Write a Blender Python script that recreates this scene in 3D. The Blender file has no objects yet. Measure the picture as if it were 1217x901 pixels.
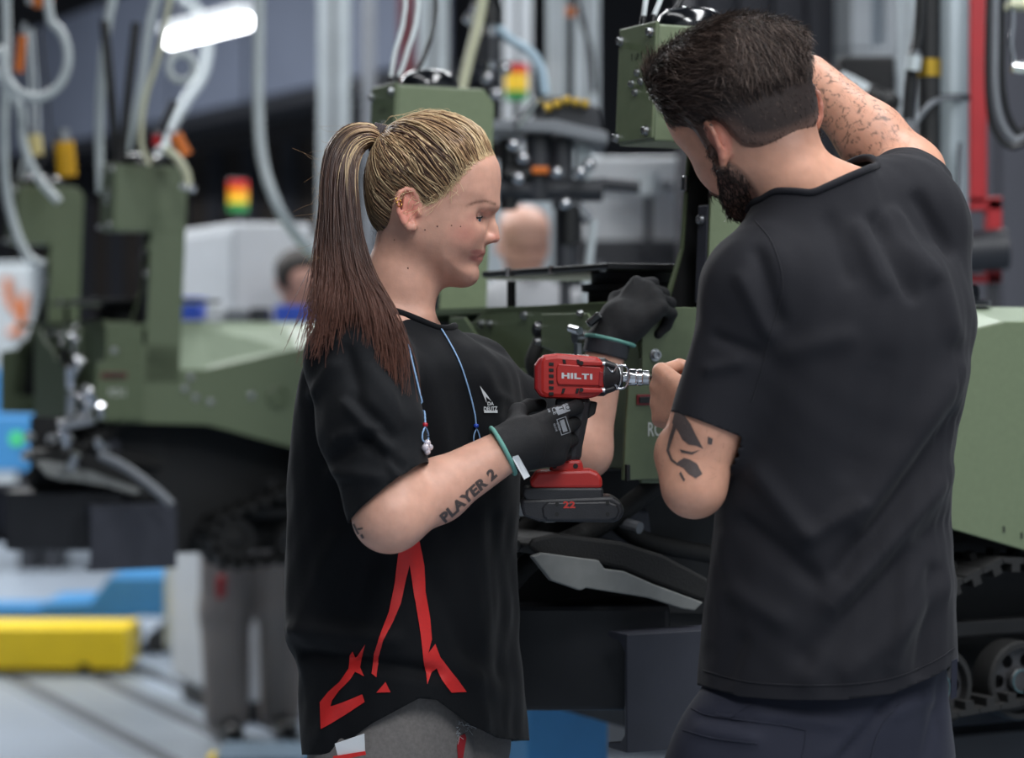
import bpy, bmesh, math, random
import numpy as np
from mathutils import Vector, Matrix, Euler
from mathutils.bvhtree import BVHTree

SC = bpy.context.scene
COL = SC.collection
rng = np.random.default_rng(7)
random.seed(7)

# ---------------------------------------------------------------- camera, world, lamps, exposure
HX, HY, F, CAMZ = 608.5, 410.0, 2873.0, 1.4        # measured from the photograph (1217 x 901)
def P(px, py, Y):
    return Vector(((px - HX) / F * Y, Y, CAMZ - (py - HY) / F * Y))
def lin(r, g, b, a=1.0):
    def c(v):
        v = v / 255.0
        return v / 12.92 if v <= 0.04045 else ((v + 0.055) / 1.055) ** 2.4
    return (c(r), c(g), c(b), a)

cam_d = bpy.data.cameras.new('camera')
cam = bpy.data.objects.new('camera', cam_d); COL.objects.link(cam)
cam.location = (0, 0, CAMZ); cam.rotation_euler = (math.pi / 2, 0, 0)
cam_d.sensor_width = 36.0; cam_d.lens = 85.0
cam_d.shift_y = -(450.5 - HY) / 1217.0
cam_d.clip_end = 200
cam_d.dof.use_dof = True; cam_d.dof.focus_distance = 3.17; cam_d.dof.aperture_fstop = 3.1
SC.camera = cam

SC.view_settings.view_transform = 'Standard'; SC.view_settings.look = 'None'
SC.view_settings.exposure = 0.28; SC.view_settings.gamma = 1.0; SC.view_settings.use_curve_mapping = False

w = bpy.data.worlds.new('hall_air'); SC.world = w; w.use_nodes = True
w.node_tree.nodes['Background'].inputs[0].default_value = (0.80, 0.90, 1.0, 1)
w.node_tree.nodes['Background'].inputs[1].default_value = 0.30

PHI = math.radians(27.0)                            # direction of the assembly line
ES = Vector((math.cos(PHI), math.sin(PHI), 0)); ET = Vector((-math.sin(PHI), math.cos(PHI), 0))
def lamp(name, loc, sx, sy, power, rotz=PHI, color=(0.96, 0.98, 1.0), tilt=(0, 0)):
    l = bpy.data.lights.new(name, 'AREA'); l.shape = 'RECTANGLE'; l.size = sx; l.size_y = sy
    l.energy = power; l.color = color
    o = bpy.data.objects.new(name, l); COL.objects.link(o); o.location = loc
    o.rotation_euler = (tilt[0], tilt[1], rotz)
    return o
# rows of hall lamps run along the line, above and out of the frame; the last one is added
lamp('unseen_lamp_row', (2.0, 2.1, 4.0), 0.7, 4.6, 135)
lamp('unseen_lamp_row', (-0.9, 2.6, 4.4), 0.5, 3.6, 28)
lamp('unseen_lamp_row', (0.9, -0.2, 3.9), 0.7, 2.6, 105)
lamp('unseen_lamp_row', (-2.6, 10.0, 4.6), 0.9, 7.0, 210)
lamp('unseen_lamp_row', (0.8, 9.5, 4.8), 0.8, 5.0, 230)
lamp('unseen_lamp_row', (-6.0, 15.0, 5.6), 1.0, 8.0, 560)  # added area light, brightens the dark mezzanine fascia

# ---------------------------------------------------------------- object helpers
WM = {}
def put(o, parent=None, m=None):
    COL.objects.link(o)
    m = m or Matrix.Identity(4)
    if parent is not None:
        o.parent = parent; WM[o.name] = WM[parent.name] @ m
    else:
        WM[o.name] = m
    o.matrix_basis = m
    return o
def tag(o, label=None, cat=None, group=None, kind=None):
    if label: o['label'] = label
    if cat: o['category'] = cat
    if group: o['group'] = group
    if kind: o['kind'] = kind
    return o
def empty(name, loc, label, cat, group=None, rz=0.0):
    o = bpy.data.objects.new(name, None); o.empty_display_size = 0.05
    put(o, None, Matrix.Translation(Vector(loc)) @ Matrix.Rotation(rz, 4, 'Z'))
    return tag(o, label, cat, group)
def mesh_obj(name, V, Fc, mat, parent=None, local=False, smooth=False, bevel=0.0, solid=0.0, col=None, subs=0, autosm=None):
    V = np.asarray(V, dtype=np.float64).reshape(-1, 3)
    if parent is not None and not local:
        mi = np.array(WM[parent.name].inverted())
        V = V @ mi[:3, :3].T + mi[:3, 3]
    me = bpy.data.meshes.new(name)
    if isinstance(Fc, np.ndarray) and Fc.ndim == 2:
        n, k = Fc.shape
        me.vertices.add(len(V)); me.vertices.foreach_set('co', V.astype(np.float32).ravel())
        me.loops.add(n * k); me.loops.foreach_set('vertex_index', Fc.astype(np.int32).ravel())
        me.polygons.add(n); me.polygons.foreach_set('loop_start', np.arange(0, n * k, k, dtype=np.int32))
        me.update(calc_edges=True); me.validate()
    else:
        me.from_pydata([tuple(v) for v in V], [], [tuple(int(i) for i in f) for f in Fc]); me.update()
    if col is not None:
        a = me.color_attributes.new('Col', 'FLOAT_COLOR', 'POINT')
        c = np.ones((len(V), 4), dtype=np.float32); c[:, :col.shape[1]] = col
        a.data.foreach_set('color', c.ravel())
    if smooth: me.polygons.foreach_set('use_smooth', [True] * len(me.polygons))
    if mat: me.materials.append(mat)
    o = put(bpy.data.objects.new(name, me), parent)
    if solid:
        s = o.modifiers.new('thickness', 'SOLIDIFY'); s.thickness = solid; s.offset = -1
    if bevel:
        b = o.modifiers.new('edge', 'BEVEL'); b.width = bevel; b.segments = 2; b.limit_method = 'ANGLE'; b.angle_limit = 0.6
    if subs:
        s = o.modifiers.new('sub', 'SUBSURF'); s.levels = subs; s.render_levels = subs
    if autosm:
        me.polygons.foreach_set('use_smooth', [True] * len(me.polygons))
        me.set_sharp_from_angle(angle=autosm)
    return o

class MB:
    """collects simple solids into one mesh"""
    def __init__(s, M=None): s.V = []; s.F = []; s.M = M
    def add(s, V, Fc):
        n = len(s.V)
        for v in V:
            v = Vector(v); s.V.append(tuple(s.M @ v if s.M else v))
        s.F += [tuple(i + n for i in f) for f in Fc]; return s
    def box(s, lo, hi, M=None):
        x0, y0, z0 = lo; x1, y1, z1 = hi
        V = [(x0,y0,z0),(x1,y0,z0),(x1,y1,z0),(x0,y1,z0),(x0,y0,z1),(x1,y0,z1),(x1,y1,z1),(x0,y1,z1)]
        if M: V = [M @ Vector(v) for v in V]
        return s.add(V, [(3,2,1,0),(4,5,6,7),(0,1,5,4),(1,2,6,5),(2,3,7,6),(3,0,4,7)])
    def prism(s, poly, a, b, axis='y', M=None):
        """poly of 2D points; extruded between a and b along axis (y: poly is x,z ; x: poly is y,z ; z: poly is x,y)"""
        ar = sum(poly[i][0]*poly[(i+1)%len(poly)][1]-poly[(i+1)%len(poly)][0]*poly[i][1] for i in range(len(poly)))
        if ar < 0: poly = list(reversed(poly))
        def q(p, h):
            return {'y': (p[0], h, p[1]), 'x': (h, p[0], p[1]), 'z': (p[0], p[1], h)}[axis]
        n = len(poly); V = [q(p, a) for p in poly] + [q(p, b) for p in poly]
        if M: V = [M @ Vector(v) for v in V]
        Fc = [tuple(range(n)), tuple(range(2*n-1, n-1, -1))]
        Fc += [(i, i+n, (i+1)%n+n, (i+1)%n) for i in range(n)]
        if axis != 'y': Fc = [tuple(reversed(f)) for f in Fc]
        if (b < a): Fc = [tuple(reversed(f)) for f in Fc]
        return s.add(V, Fc)
    def lathe(s, prof, M, n=24, closed=False):
        """prof: (r, h) around local z of M"""
        V = []; Fc = []; k = len(prof)
        for i in range(n):
            a = 2*math.pi*i/n
            for r, h in prof: V.append(M @ Vector((r*math.cos(a), r*math.sin(a), h)))
        for i in range(n):
            j = (i+1) % n
            for m in range(k-1 if not closed else k):
                m2 = (m+1) % k
                Fc.append((i*k+m, j*k+m, j*k+m2, i*k+m2))
        if not closed:
            if prof[0][0] > 1e-6: Fc.append(tuple(i*k for i in reversed(range(n))))
            if prof[-1][0] > 1e-6: Fc.append(tuple(i*k+k-1 for i in range(n)))
        return s.add(V, Fc)
    def cyl(s, a, b, r, r2=None, n=16):
        a = Vector(a); b = Vector(b); d = b - a
        M = Matrix.Translation(a) @ d.to_track_quat('Z', 'Y').to_matrix().to_4x4()
        return s.lathe([(r, 0), (r if r2 is None else r2, d.length)], M, n)
    def tube(s, pts, r, n=8):
        V, Fc = tube_np([np.array([tuple(p) for p in pts])], [r], n)
        return s.add([tuple(v) for v in V], [tuple(f) for f in Fc])
    def build(s, name, mat, parent=None, local=False, **k):
        return mesh_obj(name, s.V, s.F, mat, parent, local, **k)

def tube_np(lines, radii, n=3, taper=None):
    """polylines -> tubes (quads), vectorised per line"""
    Vs = []; Fs = []; off = 0
    ang = np.arange(n) * 2*np.pi/n; ca = np.cos(ang); sa = np.sin(ang)
    for L, r in zip(lines, radii):
        m = len(L); T = np.gradient(L, axis=0); T /= (np.linalg.norm(T, axis=1, keepdims=True) + 1e-12)
        up = np.array([0.31, 0.17, 0.93]); 
        if abs(T.mean(0) @ up) > 0.85 * (np.linalg.norm(T.mean(0)) + 1e-9): up = np.array([0.93, 0.31, 0.17])
        A = np.cross(T, up); A /= (np.linalg.norm(A, axis=1, keepdims=True) + 1e-12); B = np.cross(T, A)
        rr = np.full(m, r) if np.isscalar(r) else np.asarray(r)
        V = L[:, None, :] + rr[:, None, None] * (A[:, None, :]*ca[None, :, None] + B[:, None, :]*sa[None, :, None])
        Vs.append(V.reshape(-1, 3))
        i = np.arange(m-1)[:, None]*n; j = np.arange(n)[None, :]; j2 = (j+1) % n
        Fs.append(np.stack([i+j, i+j2, i+n+j2, i+n+j], -1).reshape(-1, 4) + off); off += m*n
    return np.concatenate(Vs), np.concatenate(Fs)

def spline(pts, n=24):
    """Catmull-Rom through the points"""
    p = np.array([tuple(q) for q in pts], dtype=float)
    p = np.vstack([2*p[0]-p[1], p, 2*p[-1]-p[-2]]); m = len(p)-3
    t = np.linspace(0, m-1e-6, n); i = t.astype(int); f = (t-i)[:, None]
    a, b, c, d = p[i], p[i+1], p[i+2], p[i+3]
    return 0.5*((2*b)+(-a+c)*f+(2*a-5*b+4*c-d)*f**2+(-a+3*b-3*c+d)*f**3)

# ---------------------------------------------------------------- materials
MATS = {}
def mat(name, rgb, rough=0.5, metal=0.0, noise=None, bump=None, spec=0.5, emit=None, attr=False, sss=0.0, coat=0.0, alpha=1.0, trans=0.0, sheen=0.0):
    """noise=(scale, amount) mottles the colour; bump=(scale, strength)"""
    m = bpy.data.materials.new(name); m.use_nodes = True; nt = m.node_tree; N = nt.nodes; L = nt.links
    b = N['Principled BSDF']; c = lin(*rgb)
    b.inputs['Base Color'].default_value = c; b.inputs['Roughness'].default_value = rough
    b.inputs['Metallic'].default_value = metal; b.inputs['Specular IOR Level'].default_value = spec
    if coat: b.inputs['Coat Weight'].default_value = coat; b.inputs['Coat Roughness'].default_value = 0.15
    if sheen: b.inputs['Sheen Weight'].default_value = sheen; b.inputs['Sheen Roughness'].default_value = 0.4
    if trans: b.inputs['Transmission Weight'].default_value = trans
    if alpha < 1: b.inputs['Alpha'].default_value = alpha
    src = None
    if attr:
        a = N.new('ShaderNodeAttribute'); a.attribute_name = 'Col'; src = a.outputs['Color']
    tc = N.new('ShaderNodeTexCoord')
    if noise:
        n = N.new('ShaderNodeTexNoise'); n.inputs['Scale'].default_value = noise[0]; n.inputs['Detail'].default_value = 6
        L.new(tc.outputs['Object'], n.inputs['Vector'])
        mr = N.new('ShaderNodeMapRange'); mr.inputs[3].default_value = 1-noise[1]; mr.inputs[4].default_value = 1+noise[1]
        mr.inputs[1].default_value = 0.25; mr.inputs[2].default_value = 0.75
        L.new(n.outputs['Fac'], mr.inputs[0])
        mx = N.new('ShaderNodeMix'); mx.data_type = 'RGBA'; mx.blend_type = 'MULTIPLY'; mx.inputs[0].default_value = 1
        if src: L.new(src, mx.inputs[6])
        else: mx.inputs[6].default_value = c
        cc = N.new('ShaderNodeCombineColor')
        for i in range(3): L.new(mr.outputs[0], cc.inputs[i])
        L.new(cc.outputs[0], mx.inputs[7]); src = mx.outputs[2]
        if not metal:
            r2 = N.new('ShaderNodeMapRange'); r2.inputs[3].default_value = max(0.05, rough-0.1); r2.inputs[4].default_value = min(1, rough+0.1)
            L.new(n.outputs['Fac'], r2.inputs[0]); L.new(r2.outputs[0], b.inputs['Roughness'])
    if src: L.new(src, b.inputs['Base Color'])
    if bump:
        n = N.new('ShaderNodeTexNoise'); n.inputs['Scale'].default_value = bump[0]; n.inputs['Detail'].default_value = 4
        L.new(tc.outputs['Object'], n.inputs['Vector'])
        bp = N.new('ShaderNodeBump'); bp.inputs['Strength'].default_value = bump[1]; bp.inputs['Distance'].default_value = 0.002
        L.new(n.outputs['Fac'], bp.inputs['Height']); L.new(bp.outputs['Normal'], b.inputs['Normal'])
    if sss:
        b.inputs['Subsurface Weight'].default_value = sss; b.inputs['Subsurface Radius'].default_value = (1.0, 0.35, 0.2)
        b.inputs['Subsurface Scale'].default_value = 0.004
    if emit:
        b.inputs['Emission Color'].default_value = lin(*emit[0]); b.inputs['Emission Strength'].default_value = emit[1]
    MATS[name] = m
    return m

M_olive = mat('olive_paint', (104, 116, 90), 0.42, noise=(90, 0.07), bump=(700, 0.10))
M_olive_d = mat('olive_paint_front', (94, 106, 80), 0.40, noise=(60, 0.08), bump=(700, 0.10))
M_black = mat('black_plastic', (20, 21, 23), 0.35, noise=(40, 0.15))
M_blackm = mat('black_matt_metal', (20, 21, 23), 0.6, noise=(30, 0.2))
M_gloss = mat('black_gloss_dome', (16, 18, 22), 0.12, noise=(20, 0.1), coat=0.6)
M_rubber = mat('black_rubber', (24, 24, 24), 0.75, noise=(60, 0.3), bump=(300, 0.5))
M_wheel = mat('wheel_disc_paint', (52, 52, 54), 0.45, noise=(60, 0.3))
M_steel = mat('zinc_steel', (190, 192, 195), 0.28, 1.0, noise=(80, 0.12))
M_chrome = mat('chrome', (215, 216, 220), 0.12, 1.0)
M_beam = mat('anthracite_beam_paint', (52, 54, 64), 0.55, noise=(20, 0.12))
M_beam_d = mat('black_beam_paint', (26, 28, 34), 0.5, noise=(20, 0.12))
M_greyplate = mat('grey_primer_plate', (128, 130, 128), 0.55, noise=(35, 0.12))
M_blue = mat('blue_paint', (62, 132, 186), 0.45, noise=(12, 0.08))
M_blue_lit = mat('blue_paint_lit', (92, 172, 228), 0.45, noise=(12, 0.06))  # blue paint brightened so the shaded lift columns look lit
M_yellow = mat('yellow_paint', (240, 205, 30), 0.5, noise=(10, 0.06))
M_white = mat('white_paint', (212, 216, 220), 0.5, noise=(10, 0.05))
M_alu = mat('aluminium_profile', (196, 204, 208), 0.45, 0.35, noise=(15, 0.08))
M_red = mat('red_paint', (176, 26, 34), 0.45, noise=(15, 0.08))
M_hose = mat('milky_hose', (196, 204, 206), 0.35, noise=(25, 0.06))
M_orange = mat('orange_plastic', (214, 112, 30), 0.45, noise=(20, 0.1))
M_grey = mat('grey_machine_paint', (120, 124, 130), 0.5, noise=(15, 0.1))
M_dark = mat('dark_machine_paint', (44, 46, 52), 0.5, noise=(15, 0.15))
M_brown = mat('dark_brown_panel', (40, 34, 30), 0.7, noise=(5, 0.2))
M_print_w = mat('white_print', (205, 208, 210), 0.6, noise=(300, 0.08))
M_print_k = mat('black_print', (14, 15, 14), 0.6, noise=(300, 0.05))
M_text = mat('stencil_white', (200, 204, 198), 0.6, noise=(300, 0.08))
# ---------------------------------------------------------------- signed distance modelling (numpy) for bodies and clothes
def _v(a): return np.array(tuple(a), dtype=np.float32)
class Prim:
    def __init__(s, f, c, r): s.f = f; s.c = _v(c); s.r = float(r)
def rc(a, b, ra, rb=None):
    """tapered capsule"""
    rb = ra if rb is None else rb
    a = _v(a); b = _v(b); ab = b-a; L2 = float(ab @ ab) + 1e-12
    def f(p):
        q = p-a; t = np.clip((q @ ab)/L2, 0, 1)
        return np.sqrt(((q-t[:, None]*ab)**2).sum(1)) - (ra+(rb-ra)*t)
    return Prim(f, (a+b)/2, math.sqrt(L2)/2+max(ra, rb))
def ell(c, rad, R=None):
    c = _v(c); rad = _v(rad); R = None if R is None else np.array(R, dtype=np.float32)[:3, :3]
    def f(p):
        q = p-c
        if R is not None: q = q @ R
        k0 = np.sqrt(((q/rad)**2).sum(1)); k1 = np.sqrt(((q/rad**2)**2).sum(1))+1e-9
        return k0*(k0-1)/k1
    return Prim(f, c, float(rad.max()))
def rbox(c, half, R=None, r=0.004):
    c = _v(c); half = _v(half)-r; R = None if R is None else np.array(R, dtype=np.float32)[:3, :3]
    def f(p):
        q = p-c
        if R is not None: q = q @ R
        q = np.abs(q)-half
        return np.sqrt((np.maximum(q, 0)**2).sum(1))+np.minimum(q.max(1), 0)-r
    return Prim(f, c, float(np.linalg.norm(half))+r)
def loft(rows, ax=2, pw=2.3):
    """rows (z, cx, cy, a, b, yaw): stacked superellipses; a along the yaw direction, b across"""
    R = np.array(rows, dtype=np.float64); R = R[np.argsort(R[:, 0])]
    z0, z1 = R[0, 0], R[-1, 0]
    zz = np.linspace(z0, z1, 160); T = np.empty((160, 6)); T[:, 0] = zz
    for k in range(1, 6):
        y = np.interp(zz, R[:, 0], R[:, k]); ker = np.ones(9)/9
        T[:, k] = np.convolve(np.pad(y, 4, mode='edge'), ker, 'valid')
    def f(p):
        z = p[:, 2]; g = [np.interp(z, zz, T[:, k]).astype(np.float32) for k in range(1, 6)]
        dx = p[:, 0]-g[0]; dy = p[:, 1]-g[1]; c = np.cos(g[4]); s = np.sin(g[4])
        u = np.abs(dx*c+dy*s)/g[2]; v = np.abs(-dx*s+dy*c)/g[3]
        rho = (u**pw+v**pw)**(1/pw)+1e-6
        rad = np.sqrt(dx*dx+dy*dy)/rho
        d = np.where(rho > 0.15, (rho-1)*np.where(rho > 0.15, rad, 1), -np.minimum(g[2], g[3])*0.85)*0.9
        dz = np.maximum(z0-z, z-z1)
        return np.maximum(d, dz)
    c = (R[:, 1].mean(), R[:, 2].mean(), (z0+z1)/2)
    return Prim(f, c, math.hypot((z1-z0)/2, R[:, 3:5].max()+0.1))
def smin(a, b, k):
    if k <= 0: return np.minimum(a, b)
    h = np.maximum(k-np.abs(a-b), 0)/k
    return np.minimum(a, b)-h*h*k*0.25
def smax(a, b, k): return -smin(-a, -b, k)

class Sdf:
    """ordered list of (op, k, prim): 'u' union, 's' subtract, 'i' intersect; groups are Sdf themselves"""
    def __init__(s, post=None): s.o = []; s.post = post
    def u(s, p, k=0.0): s.o.append(('u', k, p)); return s
    def s_(s, p, k=0.0): s.o.append(('s', k, p)); return s
    def i(s, p, k=0.0): s.o.append(('i', k, p)); return s
    @property
    def bound(s):
        cs = [x[2] for x in s.o if x[0] == 'u']; 
        lo = np.min([p.c-p.r for p in cs], 0); hi = np.max([p.c+p.r for p in cs], 0)
        return lo, hi
    @property
    def c(s): lo, hi = s.bound; return (lo+hi)/2
    @property
    def r(s): lo, hi = s.bound; return float(np.linalg.norm(hi-lo)/2)
    def f(s, p, cc=None, cr=0.0):
        d = None
        for op, k, q in s.o:
            if cc is not None and op != 'i':
                if float(np.linalg.norm(q.c-cc))-q.r > cr+k+0.03: continue
            e = q.f(p, cc, cr) if isinstance(q, Sdf) else q.f(p)
            if op == 'u': d = e if d is None else smin(d, e, k)
            elif d is None: continue
            elif op == 's': d = smax(d, -e, k)
            else: d = smax(d, e, k)
        if d is None: d = np.full(len(p), 0.05, np.float32)
        if s.post is not None: d = s.post(p, d)
        return d

def polygonise(sdf, h, lo=None, hi=None, B=12, smooth=1):
    """sparse surface nets"""
    if lo is None: lo, hi = sdf.bound; lo = lo-0.02; hi = hi+0.02
    lo = np.array(lo, dtype=np.float32); hi = np.array(hi, dtype=np.float32)
    nb = np.ceil((hi-lo)/(h*B)).astype(int); n = nb*B
    bc = np.stack(np.meshgrid(*[np.arange(k) for k in nb], indexing='ij'), -1).reshape(-1, 3)
    cen = (lo+(bc+0.5)*h*B).astype(np.float32)
    dc = np.concatenate([sdf.f(c) for c in np.array_split(cen, max(1, len(cen)//40000))])
    val = np.empty(tuple(n+1), np.float32)
    sgn = np.where(dc < 0, -1, 1).astype(np.float32).reshape(tuple(nb))
    val[:-1, :-1, :-1] = sgn.repeat(B, 0).repeat(B, 1).repeat(B, 2)
    val[-1] = 1; val[:, -1] = 1; val[:, :, -1] = 1
    diag = h*B*0.87
    keep = np.abs(dc) < diag*1.35+0.012
    g = np.arange(B+1)*h
    loc = np.stack(np.meshgrid(g, g, g, indexing='ij'), -1).reshape(-1, 3).astype(np.float32)
    for b, c in zip(bc[keep], cen[keep]):
        o = lo+b*(h*B)
        v = sdf.f((loc+o).astype(np.float32), c, diag)
        i, j, k = b*B
        val[i:i+B+1, j:j+B+1, k:k+B+1] = v.reshape(B+1, B+1, B+1)
    ins = val < 0
    cnt = np.zeros(tuple(n), np.uint8)
    for i in (0, 1):
        for j in (0, 1):
            for k in (0, 1):
                cnt += ins[i:n[0]+i, j:n[1]+j, k:n[2]+k]
    act = np.argwhere((cnt > 0) & (cnt < 8))
    idx = np.full(tuple(n), -1, np.int32); idx[act[:, 0], act[:, 1], act[:, 2]] = np.arange(len(act))
    cs = {}
    for i in (0, 1):
        for j in (0, 1):
            for k in (0, 1): cs[i, j, k] = val[act[:, 0]+i, act[:, 1]+j, act[:, 2]+k]
    acc = np.zeros((len(act), 3), np.float64); m = np.zeros(len(act))
    keys = list(cs)
    for a in keys:
        for b in keys:
            if sum(abs(x-y) for x, y in zip(a, b)) == 1 and a < b:
                va, vb = cs[a], cs[b]; x = (va < 0) != (vb < 0)
                t = np.where(x, va/np.where(x, va-vb, 1), 0)
                pt = np.array(a)[None, :]+t[:, None]*(np.array(b)-np.array(a))[None, :]
                acc += np.where(x[:, None], pt, 0); m += x
    V = lo+(act+acc/m[:, None])*h
    Q = []
    for ax in range(3):
        a1, a2 = (ax+1) % 3, (ax+2) % 3
        s0 = [slice(None)]*3; s1 = [slice(None)]*3; s0[ax] = slice(0, n[ax]); s1[ax] = slice(1, n[ax]+1)
        A = ins[tuple(s0)]; Bv = ins[tuple(s1)]
        e = np.argwhere(A != Bv); e = e[(e[:, a1] > 0) & (e[:, a2] > 0) & (e[:, a1] < n[a1]) & (e[:, a2] < n[a2])]
        def cell(d1, d2):
            q = e.copy(); q[:, a1] -= d1; q[:, a2] -= d2
            return idx[q[:, 0], q[:, 1], q[:, 2]]
        q = np.stack([cell(1, 1), cell(0, 1), cell(0, 0), cell(1, 0)], 1)
        fl = ~A[e[:, 0], e[:, 1], e[:, 2]]
        q[fl] = q[fl][:, ::-1]
        Q.append(q)
    Q = np.concatenate(Q); Q = Q[(Q >= 0).all(1)]
    for _ in range(smooth): V = 0.5*V+0.5*lap(V, Q)
    return V, Q
def lap(V, Q):
    acc = np.zeros_like(V); c = np.zeros(len(V)); k = Q.shape[1]
    for i in range(k):
        a, b = Q[:, i], Q[:, (i+1) % k]
        for x in range(3):
            acc[:, x] += np.bincount(a, V[b, x], len(V))+np.bincount(b, V[a, x], len(V))
        c += np.bincount(a, minlength=len(V))+np.bincount(b, minlength=len(V))
    c[c == 0] = 1
    return acc/c[:, None]
def vnormals(V, Q):
    d1 = V[Q[:, 2]]-V[Q[:, 0]]; d2 = V[Q[:, -1]]-V[Q[:, 1]]; fn = np.cross(d1, d2)
    N = np.zeros_like(V)
    for i in range(Q.shape[1]):
        for x in range(3): N[:, x] += np.bincount(Q[:, i], fn[:, x], len(V))
    return N/(np.linalg.norm(N, axis=1, keepdims=True)+1e-12)
def clip(V, Q, g, extra=None):
    """keep the part of the mesh where g<0, cutting faces cleanly"""
    T = np.concatenate([Q[:, [0, 1, 2]], Q[:, [0, 2, 3]]]) if Q.shape[1] == 4 else Q
    s = g < 0; c = s[T].sum(1)
    out = [T[c == 3]]; V = list(V); cache = {}
    V2 = []; n0 = len(V); Va = np.array(V)
    def cut(a, b):
        k = (a, b) if a < b else (b, a)
        if k not in cache:
            t = g[a]/(g[a]-g[b]); cache[k] = n0+len(V2); V2.append(Va[a]+t*(Va[b]-Va[a]))
        return cache[k]
    new = []
    for t in T[(c == 1) | (c == 2)]:
        ss = s[t]
        if ss.sum() == 1:
            i = int(np.argmax(ss)); a, b, d = t[i], t[(i+1) % 3], t[(i+2) % 3]
            new.append((a, cut(a, b), cut(a, d)))
        else:
            i = int(np.argmin(ss)); a, b, d = t[i], t[(i+1) % 3], t[(i+2) % 3]
            x, y = cut(a, b), cut(a, d); new += [(x, b, d), (x, d, y)]
    if new: out.append(np.array(new))
    T = np.concatenate(out); Va = np.vstack([Va, np.array(V2)]) if V2 else Va
    u, inv = np.unique(T, return_inverse=True)
    return Va[u], inv.reshape(-1, 3)
def rims(V, T):
    """open edges of a clipped mesh, chained into loops"""
    E = np.concatenate([T[:, [0, 1]], T[:, [1, 2]], T[:, [2, 0]]]); key = {}
    for a, b in E:
        a, b = int(a), int(b)
        if (b, a) in key: del key[(b, a)]
        else: key[(a, b)] = 1
    nx = {a: b for a, b in key}; out = []
    while nx:
        s0, b = nx.popitem(); L = [s0]
        while b != s0 and b in nx: L.append(b); b = nx.pop(b)
        out.append(np.array([V[i] for i in L]))
    return out
def rim_near(V, T, p, minlen=0.12):
    best = None
    for L in rims(V, T):
        ln = np.linalg.norm(np.diff(L, axis=0), axis=1).sum()
        if ln < minlen: continue
        d = np.linalg.norm(L.mean(0)-np.array(tuple(p)))
        if best is None or d < best[0]: best = (d, L)
    L = best[1]; k = 7; P_ = np.stack([np.convolve(np.concatenate([L[-k:, i], L[:, i], L[:k, i]]), np.ones(k)/k, 'same')[k:-k] for i in range(3)], 1)
    seg = np.r_[0, np.cumsum(np.linalg.norm(np.diff(np.vstack([P_, P_[:1]]), axis=0), axis=1))]; Pc = np.vstack([P_, P_[:1]])
    t = np.linspace(0, seg[-1], 110); return np.stack([np.interp(t, seg, Pc[:, i]) for i in range(3)], 1)
def bvh_of(V, Q): return BVHTree.FromPolygons([Vector(v) for v in V], [tuple(int(i) for i in q) for q in Q])

# ---------------------------------------------------------------- flat print laid on a surface
def text_mesh(s, size=1.0, spacing=1.0, shear=0.0, bold=0.0, xs=1.0):
    """2D letters as triangles (x, y) with the baseline at y=0, centred on x"""
    cu = bpy.data.curves.new('t', 'FONT'); cu.body = s; cu.size = size; cu.space_character = spacing; cu.shear = shear
    cu.offset = bold; cu.align_x = 'CENTER'; cu.resolution_u = 3
    o = bpy.data.objects.new('t', cu); COL.objects.link(o)
    bpy.context.view_layer.update()
    me = o.evaluated_get(bpy.context.evaluated_depsgraph_get()).to_mesh()
    me.calc_loop_triangles()
    V = np.array([(v.co.x*xs, v.co.y) for v in me.vertices]); T = np.array([t.vertices[:] for t in me.loop_triangles])
    bpy.data.objects.remove(o); bpy.data.curves.remove(cu)
    return V, T
def poly_mesh(polys):
    from mathutils.geometry import tessellate_polygon
    V = []; T = []
    for p in polys:
        n = len(V); V += p
        T += [tuple(i+n for i in t) for t in tessellate_polygon([[Vector((x, y, 0)) for x, y in p]])]
    return np.array(V, float), np.array(T)
def refine(V, T, L):
    """split long edges so that print can bend with its surface"""
    for _ in range(7):
        V = np.asarray(V); e = np.linalg.norm(V[T]-V[np.roll(T, -1, 1)], axis=2)
        if e.max() < L: break
        VV = [tuple(v) for v in V]; cache = {}; out = []
        for t, ee in zip(T, e):
            i = int(np.argmax(ee))
            if ee[i] < L: out.append(tuple(t)); continue
            mids = []
            a, b, c = (int(t[i]), int(t[(i+1) % 3]), int(t[(i+2) % 3]))
            k = (min(a, b), max(a, b))
            if k not in cache:
                cache[k] = len(VV); VV.append(tuple((np.array(VV[a])+np.array(VV[b]))/2))
            m = cache[k]; out += [(a, m, c), (m, b, c)]
        V = np.array(VV); T = np.array(out)
    return V, T
def decal(name, VT, origin, ux, uy, direction, bvh, matl, parent, off=0.0012, L=0.01, maxd=1.0):
    """print VT (metres in ux, uy) thrown along direction on to a surface"""
    V, T = refine(*VT, L); o = Vector(origin); ux = Vector(ux); uy = Vector(uy); d = Vector(direction).normalized()
    W = []; ok = []
    for x, y in V:
        q = o+ux*float(x)+uy*float(y)
        hit, nrm, _, _ = bvh.ray_cast(q-d*0.35, d, maxd)
        ok.append(hit is not None)
        if hit is None: W.append(q); continue
        if nrm.dot(d) > 0: nrm = -nrm
        W.append(hit+nrm*off)
    ok = np.array(ok); T = T[ok[T].all(1)]
    if len(T) == 0: return None
    # orient towards the thrower
    Wn = np.array([tuple(q) for q in W]); dn = np.array(tuple(d)); fl = np.einsum('ij,j->i', np.cross(Wn[T[:, 1]]-Wn[T[:, 0]], Wn[T[:, 2]]-Wn[T[:, 0]]), dn) > 0
    T[fl] = T[fl][:, ::-1]
    return mesh_obj(name, Wn, T, matl, parent, smooth=True)
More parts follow.
